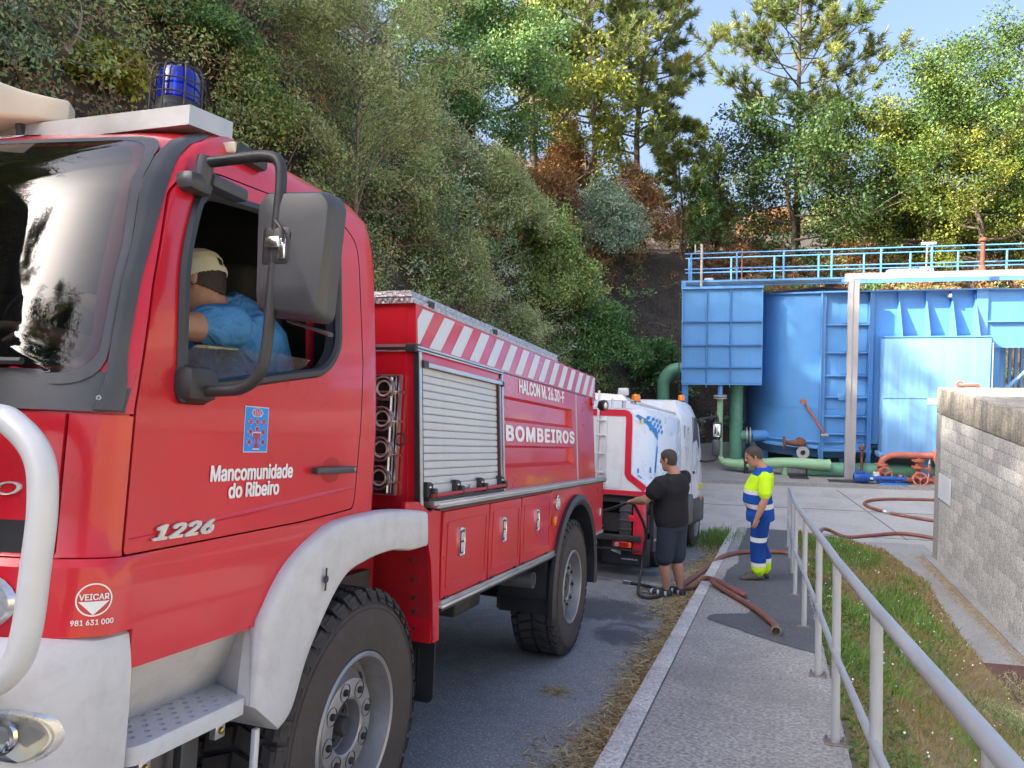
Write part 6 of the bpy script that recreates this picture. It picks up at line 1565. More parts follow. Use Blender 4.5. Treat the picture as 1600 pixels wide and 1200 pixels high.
def head_secs(c, R, grow=0., zlo=-.13, zhi=.13):
    """ellipses of a head about its centre c; R turns head axes (x face, y left, z up) into the person's"""
    out = []
    for z, f, bk, w in ((-.130, .060, -.005, .030), (-.118, .082, .030, .047), (-.095, .092, .058, .060), (-.06, .092, .080, .068), (-.02, .094, .095, .074), (.02, .094, .102, .077), (.055, .088, .100, .076), (.085, .070, .088, .067), (.108, .045, .062, .048), (.121, .012, .030, .022)):
        if not zlo <= z <= zhi: continue
        cx = (f - bk) / 2; out.append((c + R @ V(cx, 0, z), w + grow, (f + bk) / 2 + grow, R @ V(0, 0, 1), R @ V(0, 1, 0)))
    return out
def rot(yaw=0., pitch=0., roll=0.):
    return np.array((Matrix.Rotation(yaw, 3, 'Z') @ Matrix.Rotation(pitch, 3, 'Y') @ Matrix.Rotation(roll, 3, 'X')))
def head(b, c, R, neck0, nr=.058):
    loft(b, head_secs(c, R), 20)
    chain(b, [neck0, c + R @ V(-.022, 0, -.075)], [nr + .008, nr - .002], 14, 4)
    b2 = [((.090, 0, .012), (.112, 0, -.022), (.098, 0, -.036))]
    chain(b, [c + R @ V(*p) for p in b2[0]], [.008, .0135, .010], 10, 3)                        # nose
    chain(b, [c + R @ V(.082, .016, -.072), c + R @ V(.088, 0, -.070), c + R @ V(.082, -.016, -.072)], [.008, .010, .008], 8, 2)   # lips
    chain(b, [c + R @ V(.082, .034, .026), c + R @ V(.090, 0, .026), c + R @ V(.082, -.034, .026)], [.008, .009, .008], 8, 2)     # brow
    chain(b, [c + R @ V(.074, 0, -.112), c + R @ V(.066, 0, -.112)], [.018, .02], 8, 2)
    for s in (1, -1):
        loft(b, [(c + R @ V(-.012 + dx, s * dy, dz), w, w2, R @ V(0, 0, 1), R @ V(1, 0, 0)) for dx, dy, dz, w, w2 in ((.004, .072, -.042, .006, .004), (.0, .077, -.028, .014, .008), (-.002, .081, -.004, .020, .009), (-.004, .081, .018, .018, .008), (-.002, .077, .030, .008, .005))], 10)
def hair_cap(c, R, side_lo=-.02, front=.06, th=.007):
    """short hair: a shell over the skull cut along the hairline"""
    b = MB(); loft(b, head_secs(c, R, th, -.125, .13), 24); me = fuse(b, .0042, 3)
    bm = bmesh.new(); bm.from_mesh(me); Ri = R.T; rem = []
    for f in bm.faces:
        p = Ri @ (np.array(f.calc_center_median()) - c)
        line = side_lo - .045 * max(0, min(1, (-p[0] - .02) / .06)) + max(0, (p[0] + .005) * 1.5)
        if p[2] < line or p[0] > front + .02 * (p[2] < .10): rem.append(f)
    bmesh.ops.delete(bm, geom=rem, context='FACES'); bm.to_mesh(me); bm.free()
    me = modmesh(me, [('SOLIDIFY', dict(thickness=.005, offset=-1))])
    me.materials.clear(); me.materials.append(MT['hair']); me.polygons.foreach_set('use_smooth', [True] * len(me.polygons)); return me
def eyes(c, R, par):
    for s in (1, -1):
        b = MB(); p = c + R @ V(.084, s * .031, .006); b.lathe([(.0, .009), (.006, .007), (.009, .002), (.009, -.004)], p, R @ V(1, .15 * s, 0), 10); b.build('eye', MT['eye'], par)
def shoe(b, ank, d, L=.27, w=.045, h=.085):
    """shoe around an ankle; d is the toe direction"""
    a = V(*ank); a = V(a[0], a[1], 0); d = V(d[0], d[1], 0); d /= np.linalg.norm(d); s = V(-d[1], d[0], 0)
    loft(b, [(a + d * t * L + V(0, 0, z), w * k, hh, d, s) for t, z, k, hh in ((-.27, .035, .45, .022), (-.22, .045, .85, .040), (-.05, .052, .92, .050), (.15, .050, .95, .048), (.35, .042, 1.08, .040), (.55, .034, 1.08, .032), (.68, .028, .8, .024), (.73, .024, .4, .014))], 16)
    chain(b, [a + V(0, 0, .05), a + V(0, 0, h + .02)], [w * .9, w * .86], 12, 2)

# --- man in black T-shirt holding the hose
def mat_at(pos, face):
    f = V(face[0], face[1], 0); f /= np.linalg.norm(f); return fmat(pos, f, np.cross(V(0, 0, 1), f), V(0, 0, 1))
fdir = -RL * .86 + RD * .51
PM = mat_at(R2W(.46, 6.42, 0), fdir)
ck_ = thing('person', 'man in black shirt and dark shorts holding a black hose', 'person', PM)
def ground_local(M, p):
    """height of the sloping road under a local point"""
    w = M @ Vector(p); k = (np.array(w) - RO) @ RU; return -k / RU[2]
A = {}
hc = V(.045, .02, 1.60); HR = rot(.12, .16)
feet = [V(.02, .10, 0), V(-.03, -.095, 0)]
for f in feet: f[2] = ground_local(PM, tuple(f))
b = MB()
head(b, hc, HR, V(-.03, 0, 1.435), .062)
tor = [((0, 0, .86), .172, .13), ((.01, 0, .95), .188, .155), ((.03, 0, 1.05), .195, .17), ((.02, 0, 1.18), .195, .155), ((-.01, 0, 1.30), .205, .14), ((-.02, 0, 1.38), .178, .108), ((-.025, 0, 1.43), .10, .075), ((-.02, 0, 1.46), .06, .06)]
loft(b, tor, 22)
shL, shR = V(-.01, .21, 1.365), V(.0, -.21, 1.365)
elL, wrL = V(.13, .33, 1.16), V(.36, .27, 1.10); elR, wrR = V(.20, -.20, 1.15), V(.43, .02, 1.085)
for sh, el, wr in ((shL, elL, wrL), (shR, elR, wrR)):
    chain(b, [sh, sh * .5 + el * .5, el, el * .6 + wr * .4, wr], [.068, .058, .046, .049, .030], 14, 3)
hand(b, wrL, (.9, -.25, -.15), (.1, -.3, -1), .85, 1.0, -1); hand(b, wrR, (.9, .3, -.1), (-.1, .3, -1), .85, 1.0, 1)
hips = [V(0, .095, .88), V(0, -.095, .88)]
for i in (0, 1):
    f = feet[i]; kn = (hips[i] * .47 + f * .53) + V(.03, 0, .0); an = f + V(-.01, 0, .09)
    chain(b, [hips[i], hips[i] * .5 + kn * .5, kn, kn * .72 + an * .28, kn * .3 + an * .7, an], [.10, .085, .060, .066, .047, .038], 14, 3)
me = fuse(b, .0075, 4); me.materials.clear(); me.materials.append(MT['skin']); body_ = link('body', me, ck_)
b = MB(); loft(b, [(p, a + .022, c + .022) for p, a, c in [((0, 0, .83), .185, .14), ((.012, 0, .90), .20, .155)] + [((q[0][0], 0, q[0][2]), q[1], q[2]) for q in tor[2:6]] + [((-.022, 0, 1.425), .115, .085), ((-.02, 0, 1.452), .062, .062)]], 24)
for sh, el in ((shL, elL), (shR, elR)): chain(b, [sh + V(0, 0, .005), sh * .62 + el * .38, sh * .42 + el * .58], [.098, .096, .095], 14, 3)
me = fuse(b, .010, 5); me.materials.append(MT['tee_black']); link('shirt', me, ck_)
b = MB(); loft(b, [((0, 0, .80), .18, .15), ((0, 0, .88), .185, .15), ((0, 0, .97), .19, .145)], 20)
for i in (0, 1):
    kn = hips[i] * .47 + feet[i] * .53 + V(.03, 0, 0); chain(b, [hips[i] + V(0, 0, -.02), hips[i] * .5 + kn * .5, hips[i] * .06 + kn * .94], [.118, .112, .104], 16, 4)
me = fuse(b, .010, 4); me.materials.append(MT['shorts']); link('shorts', me, ck_)
link('hair', hair_cap(hc, HR, -.035, .055), ck_); eyes(hc, HR, ck_)
for i in (0, 1):
    z0 = feet[i][2]; td = (.96, .25) if i == 0 else (.98, -.1)
    b = MB(); shoe(b, feet[i], td, .29, .048, .08); me = fuse(b, .006, 3)
    for v in me.vertices: v.co.z += z0
    d_ = V(td[0], td[1], 0); 
    paint(me, [MT['shoe_dark'], MT['shoe_white']], [((0, 0, z0 + .022), (0, 0, 1))], lambda c_: 1 if c_.z < z0 + .022 or (int((V(c_.x, c_.y, 0) - feet[i]) @ d_ * 34 + 40) % 3 == 0 and c_.z < z0 + .075) else 0)
    link('shoe', me, ck_)
# hose in his hands: runs back to the lorry bay and hangs down to the road
HO = {}
wh_ = lambda p: V(*(PM @ Vector([float(x) for x in p])))
hL = wh_(wrL + V(.085, -.03, -.03)); hRr = wh_(wrR + V(.085, .03, -.03))
reelw = V(*(M_WT @ Vector((-.80, -1.10, .78)))); q1 = R2W(-.17, 6.75, .02); 
hose_a = smoothpath([V(*(M_WT @ Vector((-.86, -.72, .84)))), reelw, reelw * .5 + hRr * .5 + V(0, 0, -.03), hRr, hL, hL * .6 + R2W(.10, 6.4, .9) * .4 + V(0, 0, .02), R2W(.13, 6.42, .72), R2W(.10, 6.45, .40), R2W(.09, 6.35, .16), R2W(.12, 6.12, .03), R2W(.25, 6.05, .022), R2W(.36, 6.28, .022), R2W(.30, 6.58, .022), R2W(.10, 6.78, .022), R2W(-.10, 6.86, .022)], 7)
b = MB(); b.tube(hose_a, .0185, 10); o = b.build('hose', MT['black']); tag(o, 'black rubber hose held by the man and looping onto the road', 'hose')
b = MB(); b.tube([R2W(-.10, 6.86, .022), R2W(-.20, 6.90, .022)], .026, 8); o = b.build('hose_end', MT['alu'], o)

# --- worker in yellow and blue
PW = mat_at(R2W(1.40, 7.46, .124), -RL * .99 - RD * .10)
wk = thing('person', 'worker in neon yellow and blue work clothes standing on the pavement', 'person', PW)
def ground_p(M, p):
    w = M @ Vector(p); return -((np.array(w) - RO) @ RU - .124) / RU[2]
feet = [V(.03, .10, 0), V(-.05, -.10, 0)]
for f in feet: f[2] = ground_p(PW, tuple(f))
hc = V(.085, .0, 1.555); HR = rot(.03, .36)
b = MB(); head(b, hc, HR, V(-.03, 0, 1.385), .060)
tor = [((-.01, 0, .84), .165, .125), ((.0, 0, .92), .175, .14), ((.035, 0, 1.02), .175, .155), ((.03, 0, 1.13), .18, .15), ((-.015, 0, 1.25), .20, .13), ((-.035, 0, 1.33), .175, .105), ((-.035, 0, 1.385), .10, .075), ((-.03, 0, 1.41), .06, .06)]
loft(b, tor, 22)
arms = []
for s, el, wr in ((1, V(-.03, .285, 1.075), V(.055, .275, .845)), (-1, V(-.02, -.285, 1.075), V(.06, -.26, .84))):
    sh = V(-.035, s * .195, 1.325); arms.append((sh, el)); chain(b, [sh, sh * .5 + el * .5, el, el * .6 + wr * .4, wr], [.064, .055, .045, .046, .029], 14, 3)
    hand(b, wr, (.25, 0, -1), (.55, -s * .8, .1), .35, 1.0, s * 1)
hips = [V(-.01, .095, .86), V(-.01, -.095, .86)]
for i in (0, 1):
    f = feet[i]; kn = hips[i] * .47 + f * .53 + V(.02, 0, 0); an = f + V(-.01, 0, .09)
    chain(b, [hips[i], hips[i] * .5 + kn * .5, kn, kn * .7 + an * .3, an], [.10, .085, .06, .062, .04], 14, 3)
me = fuse(b, .0075, 4); me.materials.append(MT['skin']); link('body', me, wk)
b = MB(); loft(b, [(p, a + .022, c + .022) for p, a, c in [((-.005, 0, .76), .185, .15), ((.0, 0, .84), .185, .15)] + [((q[0][0], 0, q[0][2]), q[1], q[2]) for q in tor[1:6]] + [((-.035, 0, 1.38), .115, .088), ((-.032, 0, 1.425), .070, .070)]], 24)
for sh, el in arms: chain(b, [sh + V(0, 0, .005), sh * .5 + el * .5, sh * .22 + el * .78], [.084, .080, .078], 14, 3)
me = fuse(b, .009, 5)
def shirt_m(c_):
    arm = abs(c_.y) > .232
    if c_.z > 1.37 and abs(c_.y) < .13 or (c_.z > 1.335 and c_.x > -.02 and abs(c_.y) < .16): return 1
    if arm and c_.z > 1.06: return 0
    if c_.z > 1.155: return 0
    if c_.z > 1.105: return 2
    if c_.z > .985: return 1
    if c_.z > .925: return 2
    return 1
paint(me, [MT['neon'], MT['work_blue'], MT['tape']], [((0, 0, z), (0, 0, 1)) for z in (1.155, 1.105, .985, .925, 1.37, 1.335)] + [((0, .232, 0), (0, 1, 0)), ((0, -.232, 0), (0, 1, 0))], shirt_m); link('work_shirt', me, wk)
b = MB(); loft(b, [((-.01, 0, .76), .172, .14), ((-.01, 0, .86), .18, .145), ((0, 0, .95), .178, .145)], 20)
for i in (0, 1):
    f = feet[i]; kn = hips[i] * .47 + f * .53 + V(.02, 0, 0); chain(b, [hips[i], hips[i] * .5 + kn * .5, kn, f + V(-.01, 0, .28), f + V(-.015, 0, .125)], [.118, .108, .092, .094, .088], 16, 4)
me = fuse(b, .009, 4)
fz = (feet[0][2] + feet[1][2]) / 2
tz = [.515, .575, .205, .255]
def trou_m(c_): 
    z = c_.z - fz
    return 1 if tz[0] < z < tz[1] or tz[2] < z < tz[3] else (2 if z <= tz[2] else 0)
paint(me, [MT['dark_blue_cloth'], MT['tape'], MT['neon']], [((0, 0, z + fz), (0, 0, 1)) for z in tz], trou_m); link('work_trousers', me, wk)
link('hair', hair_cap(hc, HR, -.02, .055, .012), wk); eyes(hc, HR, wk)
for i in (0, 1):
    b = MB(); shoe(b, feet[i], (.97, .22 if i == 0 else -.15), .30, .052, .10); me = fuse(b, .007, 3)
    for v in me.vertices: v.co.z += feet[i][2]
    me.materials.append(MT['boot']); link('boot', me, wk)

# --- driver leaning forward at the wheel; local x is forwards = -y of the road
PD = M_ROAD @ fmat(V(-.50, -.36, 0), V(0, -1, 0), V(1, 0, 0), V(0, 0, 1)) @ Matrix.Rotation(-.55, 4, 'Z')
_PDI = (M_ROAD.inverted() @ PD).inverted()
def dloc(x, s, z): return V(*(_PDI @ Vector((x, s, z))))
dr = thing('person', 'driver in blue polo shirt and cream cap bent over the wheel', 'person', PD)
hc = V(*dloc(-.475, -.53, 2.256)); HR = rot(-.62, .40, .10)
b = MB(); head(b, hc, HR, V(.02, .02, 2.14), .062)
tor = [((-.10, 0, 1.68), .17, .13), ((-.12, 0, 1.80), .175, .15), ((-.125, 0, 1.94), .19, .155), ((-.09, .01, 2.06), .21, .14), ((-.03, .02, 2.14), .18, .11), ((.02, .03, 2.175), .10, .075), ((.05, .04, 2.19), .06, .06)]
loft(b, tor, 22)
shl = V(.02, .20, 2.10); ell = dloc(-.36, -.72, 2.06); wrl = dloc(-.50, -.99, 2.10); shr = V(.02, -.19, 2.06); elr = V(.24, -.26, 1.96); wrr = dloc(-.74, -.98, 2.02)
chain(b, [shl, shl * .5 + ell * .5, ell, ell * .6 + wrl * .4, wrl], [.068, .060, .049, .050, .031], 14, 3)
chain(b, [shr, shr * .5 + elr * .5, elr, elr * .6 + wrr * .4, wrr], [.068, .060, .049, .050, .031], 14, 3)
hand(b, wrl, (.9, -.1, .0), (.1, 0, -1), .75, 1.0, -1); hand(b, wrr, (.8, .25, .0), (.1, 0, -1), .75, 1.0, 1)
for s in (1, -1): chain(b, [V(-.08, s * .1, 1.66), V(.36, s * .14, 1.70), V(.42, s * .14, 1.30)], [.10, .07, .05], 12, 3)
me = fuse(b, .006, 4); me.materials.append(MT['skin']); link('body', me, dr)
b = MB(); loft(b, [(p, a + .022, c + .022) for p, a, c in [((q[0][0], q[0][1], q[0][2]), q[1], q[2]) for q in tor[:5]] + [((.01, .03, 2.175), .105, .085), ((.035, .035, 2.20), .066, .070)]], 24)
chain(b, [shl + V(0, 0, .0), shl * .6 + ell * .4, shl * .45 + ell * .55], [.088, .083, .082], 14, 3); chain(b, [shr, shr * .6 + elr * .4, shr * .45 + elr * .55], [.088, .083, .082], 14, 3)
me = fuse(b, .008, 4); me.materials.append(MT['polo']); link('polo_shirt', me, dr)
b = MB(); b.grid([[V(.030, .035, z + .025) + V(math.cos(t) * r * 1.05, math.sin(t) * r, .25 * r * -math.cos(t)) for t in np.linspace(0, 6.283, 24, endpoint=False)] for r, z in ((.074, 2.155), (.074, 2.195), (.082, 2.19), (.098, 2.145))], True, wrap=True); b.build('collar', MT['polo'], dr)
b = MB()
for s in (1, -1): chain(b, [V(-.06, s * .1, 1.66), V(.36, s * .14, 1.70), V(.42, s * .14, 1.30)], [.12, .09, .07], 12, 3)
me = fuse(b, .012, 3); me.materials.append(MT['dark_blue_cloth']); link('trousers', me, dr)
link('hair', hair_cap(hc, HR, -.035, .03, .010), dr); eyes(hc, HR, dr)
# cap with a back strap and a peak
b = MB(); loft(b, head_secs(hc, HR, .017, -.025, .13), 28); me = fuse(b, .0045, 3)
bm = bmesh.new(); bm.from_mesh(me); rem = []
for f in bm.faces:
    p = HR.T @ (np.array(f.calc_center_median()) - hc)
    if p[2] < .002 or (p[0] < -.075 and abs(p[1]) < .038 and .022 < p[2] < .060): rem.append(f)
bmesh.ops.delete(bm, geom=rem, context='FACES'); bm.to_mesh(me); bm.free()
me = modmesh(me, [('SOLIDIFY', dict(thickness=.004, offset=-1))]); me.materials.clear(); me.materials.append(MT['cap']); cp = link('cap', me, dr)
b = MB(); b.grid([[hc + HR @ V(.075 + r * math.cos(t), .075 * math.sin(t) * (1 + .1 * r), .022 - r * .25 - .25 * abs(math.sin(t)) * r) for t in np.linspace(-1.4, 1.4, 14)] for r in (.0, .04, .08)]); b.build('cap_peak', MT['cap'], cp)
# ------------------------------------------------------------------ brown fire hoses
MT['hose_brown'] = mat('red_brown_hose', (.20, .075, .055), .6, var=.2, vs=6, dirt=(.28, .14, .11), ds=5, da=.5, grain=.15, gs=150)
PZ = .128
def pv(x, s, z=0.): return R2W(x, s, PZ + z)
b = MB()
h1 = smoothpath([pv(1.60, 4.45, .035), pv(1.585, 4.7, .03), pv(1.50, 5.05, .025), pv(1.36, 5.5, .025), pv(1.16, 6.0, .025), pv(.95, 6.5, .03), pv(.90, 6.62, .05), pv(.94, 6.64, .06), pv(1.08, 6.35, .055), pv(1.22, 6.05, .05), pv(1.27, 6.02, .045), pv(1.24, 6.15, .035), pv(1.10, 6.48, .03), pv(.92, 6.85, .03), pv(.78, 6.95, .02), R2W(.66, 6.85, .045), R2W(.55, 6.72, .04), R2W(.50, 6.80, .035), R2W(.56, 7.4, .035), R2W(.62, 7.9, .04), R2W(.72, 8.6, .07), pv(.86, 9.1, .02), pv(1.05, 9.6, .03), pv(1.35, 9.95, .03), pv(1.75, 10.1, .03), R2W(2.05, 10.1, .06), Y2W(2.35, 14.9, .9)], 8)
h1 = h1[:-8]
b.tube(h1, .034, 12, flat=.8); hz = b.build('fire_hose', MT['hose_brown']); tag(hz, 'flat red brown fire hose folded on the pavement with open end', 'hose')
e0, e1 = h1[0], h1[2]; ax = (e0 - e1) / np.linalg.norm(e0 - e1)
b = MB(); b.lathe([(.030, -.03), (.040, -.025), (.043, .0), (.048, .02), (.046, .045), (.034, .047), (.030, .02), (.028, -.02)], e0, ax, 20); cpn = b.build('coupling', mat('worn_brass', (.22, .17, .12), .5, metal=.6), hz)
b = MB(); b.lathe([(.030, .005), (.0, .004)], e0, ax, 16); b.build('hose_bore', MT['black'], cpn)
b = MB()
h2 = smoothpath([pv(1.88, 10.2, .03), R2W(2.2, 10.6, .06), Y2W(2.6, 15.9, .28), Y2W(3.1, 16.25, .05), Y2W(3.6, 16.5, .035), Y2W(4.2, 16.75, .04), Y2W(4.7, 16.6, .035), Y2W(5.4, 16.0, .035)], 8)
b.tube(h2, .036, 10); o = b.build('fire_hose', MT['hose_brown']); tag(o, 'red brown fire hose crossing the yard behind the handrail', 'hose')
b = MB()
h3 = smoothpath([Y2W(6.6, 19.8, .04), Y2W(5.8, 20.0, .035), Y2W(4.9, 19.95, .035), Y2W(4.35, 19.75, .035), Y2W(4.10, 19.4, .035), Y2W(4.12, 19.0, .035), Y2W(4.4, 18.55, .035), Y2W(4.75, 18.25, .035), Y2W(5.3, 17.9, .035), Y2W(6.2, 17.6, .035)], 8)
b.tube(h3, .036, 10); o = b.build('fire_hose', MT['hose_brown']); tag(o, 'red brown fire hose curving in a loop on the yard concrete', 'hose')
b = MB(); p = h3[48]; q = h3[50]; ax = (q - p) / np.linalg.norm(q - p)
b.lathe([(.038, -.09), (.05, -.08), (.05, -.02), (.042, 0), (.05, .02), (.05, .08), (.038, .09)], p, ax, 14); b.build('coupling', MT['alu'], o)
# ------------------------------------------------------------------ foliage
def leaf_mesh(name, C, D, U, L, W, tone, mt):
    """one quad per leaf: centre C, direction D, side from U, length L, width W"""
    n = len(C); D = D / np.linalg.norm(D, axis=1)[:, None]
    S = np.cross(D, U); S /= np.linalg.norm(S, axis=1)[:, None] + 1e-9
    L = np.broadcast_to(L, n)[:, None]; W = np.broadcast_to(W, n)[:, None]
    v = np.empty((n, 4, 3), np.float32)
    nn = np.cross(S, D) * L * .10
    v[:, 0] = C - D * L / 2 - nn; v[:, 1] = C + S * W / 2 - D * L * .06; v[:, 2] = C + D * L / 2 - nn; v[:, 3] = C - S * W / 2 - D * L * .06
    me = bpy.data.meshes.new(name); me.vertices.add(4 * n); me.vertices.foreach_set('co', v.ravel())
    me.loops.add(4 * n); me.loops.foreach_set('vertex_index', np.arange(4 * n, dtype=np.int32))
    me.polygons.add(n); me.polygons.foreach_set('loop_start', np.arange(0, 4 * n, 4, dtype=np.int32))
    try: me.polygons.foreach_set('loop_total', np.full(n, 4, np.int32))
    except Exception: pass
    me.update(calc_edges=True)
    at = me.attributes.new('tone', 'FLOAT', 'FACE'); at.data.foreach_set('value', np.clip(tone, 0, 1).astype(np.float32))
    me.materials.append(mt); return me
def unit(a): return a / (np.linalg.norm(a, axis=-1, keepdims=True) + 1e-9)
def clump_leaves(rg, centres, per, cr, L, W, out=None, flat=.75, up=.5, ctone=None, tsd=.13, face=None):
    """leaves scattered round clump centres; returns the arrays of leaf_mesh"""
    k = len(centres); per = np.broadcast_to(per, k); idx = np.repeat(np.arange(k), per); n = len(idx)
    off = rg.normal(0, 1, (n, 3)); off = unit(off) * (rg.random((n, 1)) ** .5) * cr * (.7 + .6 * rg.random((n, 1))); off[:, 2] *= flat
    C = centres[idx] + off
    D = unit(unit(off) * .8 + rg.normal(0, .6, (n, 3)) + np.array([0, 0, -.15]))
    U = unit(rg.normal(0, .7, (n, 3)) + np.array([0, 0, up]) + unit(off) * .5)
    if face is not None: U = unit(U * .8 + (face[idx] if np.ndim(face) == 2 else np.array(face)))
    if ctone is None: ctone = rg.normal(.5, .17, k)
    t = ctone[idx] + rg.normal(0, tsd, n)
    s = .7 + .6 * rg.random(n)
    return C, D, U, L * s, W * s, t
PAL = {}
def pal(k, stops, **kw): PAL[k] = leafmat('leaf_' + k, stops, **kw)
pal('green', [(0, (0.027, 0.063, 0.015)), (.45, (0.068, 0.135, 0.027)), (.8, (0.128, 0.203, 0.042)), (1, (0.225, 0.255, 0.060))])
pal('dark', [(0, (0.015, 0.039, 0.013)), (.5, (0.036, 0.083, 0.021)), (.85, (0.068, 0.128, 0.033)), (1, (0.135, 0.180, 0.045))])
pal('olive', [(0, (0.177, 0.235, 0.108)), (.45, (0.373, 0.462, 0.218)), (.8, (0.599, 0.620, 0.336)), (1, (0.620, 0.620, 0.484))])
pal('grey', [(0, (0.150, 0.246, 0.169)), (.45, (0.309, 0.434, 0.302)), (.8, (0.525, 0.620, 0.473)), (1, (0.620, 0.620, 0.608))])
pal('yellow', [(0, (.06, .085, .015)), (.4, (.12, .155, .022)), (.75, (.21, .24, .035)), (1, (.32, .31, .06))])
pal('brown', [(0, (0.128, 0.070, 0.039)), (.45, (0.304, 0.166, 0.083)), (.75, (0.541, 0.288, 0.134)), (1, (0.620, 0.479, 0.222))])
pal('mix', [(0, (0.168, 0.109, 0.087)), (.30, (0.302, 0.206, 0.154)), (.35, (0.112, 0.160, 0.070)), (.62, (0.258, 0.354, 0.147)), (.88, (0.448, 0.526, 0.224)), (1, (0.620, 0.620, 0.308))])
pal('straw', [(0, (0.182, 0.119, 0.055)), (.45, (0.401, 0.282, 0.136)), (.8, (0.620, 0.493, 0.255)), (1, (0.620, 0.620, 0.401))], trans=.15)
pal('grass', [(0, (0.230, 0.172, 0.080)), (.22, (0.459, 0.345, 0.150)), (.32, (0.070, 0.150, 0.032)), (.65, (0.150, 0.287, 0.058)), (1, (0.299, 0.437, 0.116))], trans=.3)
pal('pine', [(0, (0.061, 0.116, 0.053)), (.5, (0.165, 0.230, 0.082)), (.8, (0.318, 0.345, 0.110)), (1, (0.523, 0.484, 0.170))], trans=.3)
pal('lifted_green', [(0, (0.100, 0.177, 0.074)), (.45, (0.252, 0.382, 0.129)), (.8, (0.476, 0.571, 0.203)), (1, (0.620, 0.620, 0.293))])  # brighter copy of the green leaves, offsets the dim light on the slope
pal('lifted_dark', [(0, (0.049, 0.118, 0.052)), (.5, (0.116, 0.248, 0.085)), (.85, (0.220, 0.384, 0.133)), (1, (0.437, 0.540, 0.182))])  # dark leaves again, lightened to make up for the slope's shade
pal('lifted_yellow', [(0, (0.119, 0.153, 0.030)), (.4, (0.238, 0.279, 0.044)), (.75, (0.416, 0.432, 0.069)), (1, (0.620, 0.558, 0.119))])  # yellow leaves again, colour raised against the shade of the hillside
MT['bark'] = mat('grey_brown_bark', (.10, .08, .06), .9, var=.35, vs=6, grain=.6, gs=30, bumpd=.02)
MT['pale_bark'] = mat('pale_twig_bark', (.17, .155, .12), .9, var=.25, vs=8)
MT['dead_wood'] = mat('grey_dead_wood', (.20, .18, .155), .9, var=.25, vs=8, grain=.4, gs=40)
KINDS_ = dict(bush=('lifted_green', .055, .032), dark=('lifted_dark', .06, .036), olive=('olive', .065, .022), grey=('grey', .060, .024), bright=('lifted_yellow', .065, .045), brown=('brown', .075, .022), mixed=('mix', .06, .036))
def shrub_mesh(kind, seed, w, h, leaf=1., dens=1., dep=None):
    """crown of a shrub, w wide and h tall, base at the origin"""
    rg = np.random.default_rng(seed); pk, L, W = KINDS_[kind]; L *= leaf * .85; W *= leaf * .8
    dep = dep or w; cr = .17 * min(w, h) ** .6
    k = int(26 * dens * (w * h + w * dep + dep * h) / (cr * cr * 10)) + 14
    d = unit(rg.normal(0, 1, (k, 3))); d[:, 2] = abs(d[:, 2]) * 1.15 - .35
    lob = 1 + .16 * np.sin(d[:, 0] * 5 + seed) + .14 * np.sin(d[:, 1] * 6 + seed * 2) + .12 * np.sin(d[:, 2] * 7 + seed)
    r = (rg.random(k) ** .35) * lob
    c = d * r[:, None] * np.array([w / 2, dep / 2, h * .56]) + np.array([0, 0, h * .44])
    c[:, 2] = np.maximum(c[:, 2], .02)
    per = int(max(10, 46 * (cr / (L * 2.2)) ** 2 * .5))
    return leaf_mesh('crown', *clump_leaves(rg, c, per, cr, L, W, face=RL * .6 + V(0, 0, .3)), PAL[pk])
def stems(b, rg, n, w, h, r=.012, base=(0, 0, 0)):
    for i in range(n):
        a = rg.random() * 6.283; q = rg.random() ** .6 * .42
        top = V(math.cos(a) * q * w, math.sin(a) * q * w, h * (.6 + .35 * rg.random())); bs = V(*base) + V(rg.normal(0, .05), rg.normal(0, .05), -.15)
        mid = bs * .5 + top * .5 + V(rg.normal(0, .08) * w, rg.normal(0, .08) * w, .06 * h)
        P = smoothpath([bs, mid, top], 3); b.tube(P, list(np.linspace(r, r * .35, len(P))), 5, caps=False)
def hill_hit(px, py):
    d = cray(px, py); d = d / np.linalg.norm(d); h = HB_TREE.ray_cast(Vector((0, 0, 0)), Vector([float(x) for x in d]))
    return (np.array(h[0]), h[3]) if h[0] is not None else (None, None)
SEED = [100]
def plant_on_hill(name, kind, px, py, wpx, hpx, label, cat='bush', group='bushes on the hillside', leaf=1., dens=1., back=.0, depth=None, stemr=.014, cap=1.3):
    """a shrub whose foot is the place seen at (px, lower edge) of the photograph"""
    SEED[0] += 1; fy = py + hpx / 2
    P, dist = hill_hit(px, fy)
    if depth is not None or P is None:
        dd = depth or 30; q = cray(px, fy) * dd; P = V(q[0], q[1], hill_z(q[0], q[1])); dist = dd
    dep = float(P @ FW); w = wpx / 1200 * dep; top = cray(px, py - hpx / 2) * dep; h = max(.4, top[2] - P[2])
    t = thing(name, label, cat, Matrix.Translation([float(x) for x in P]), group)
    lf = leaf * max(1, min(2.2, dep / 13))
    o = link('crown', shrub_mesh(kind, SEED[0], w, h, lf, dens, min(w, 2.6)), t)
    b = MB(); stems(b, np.random.default_rng(SEED[0]), 7, w, h, stemr); b.build('stems', MT['bark'], t)
    return t
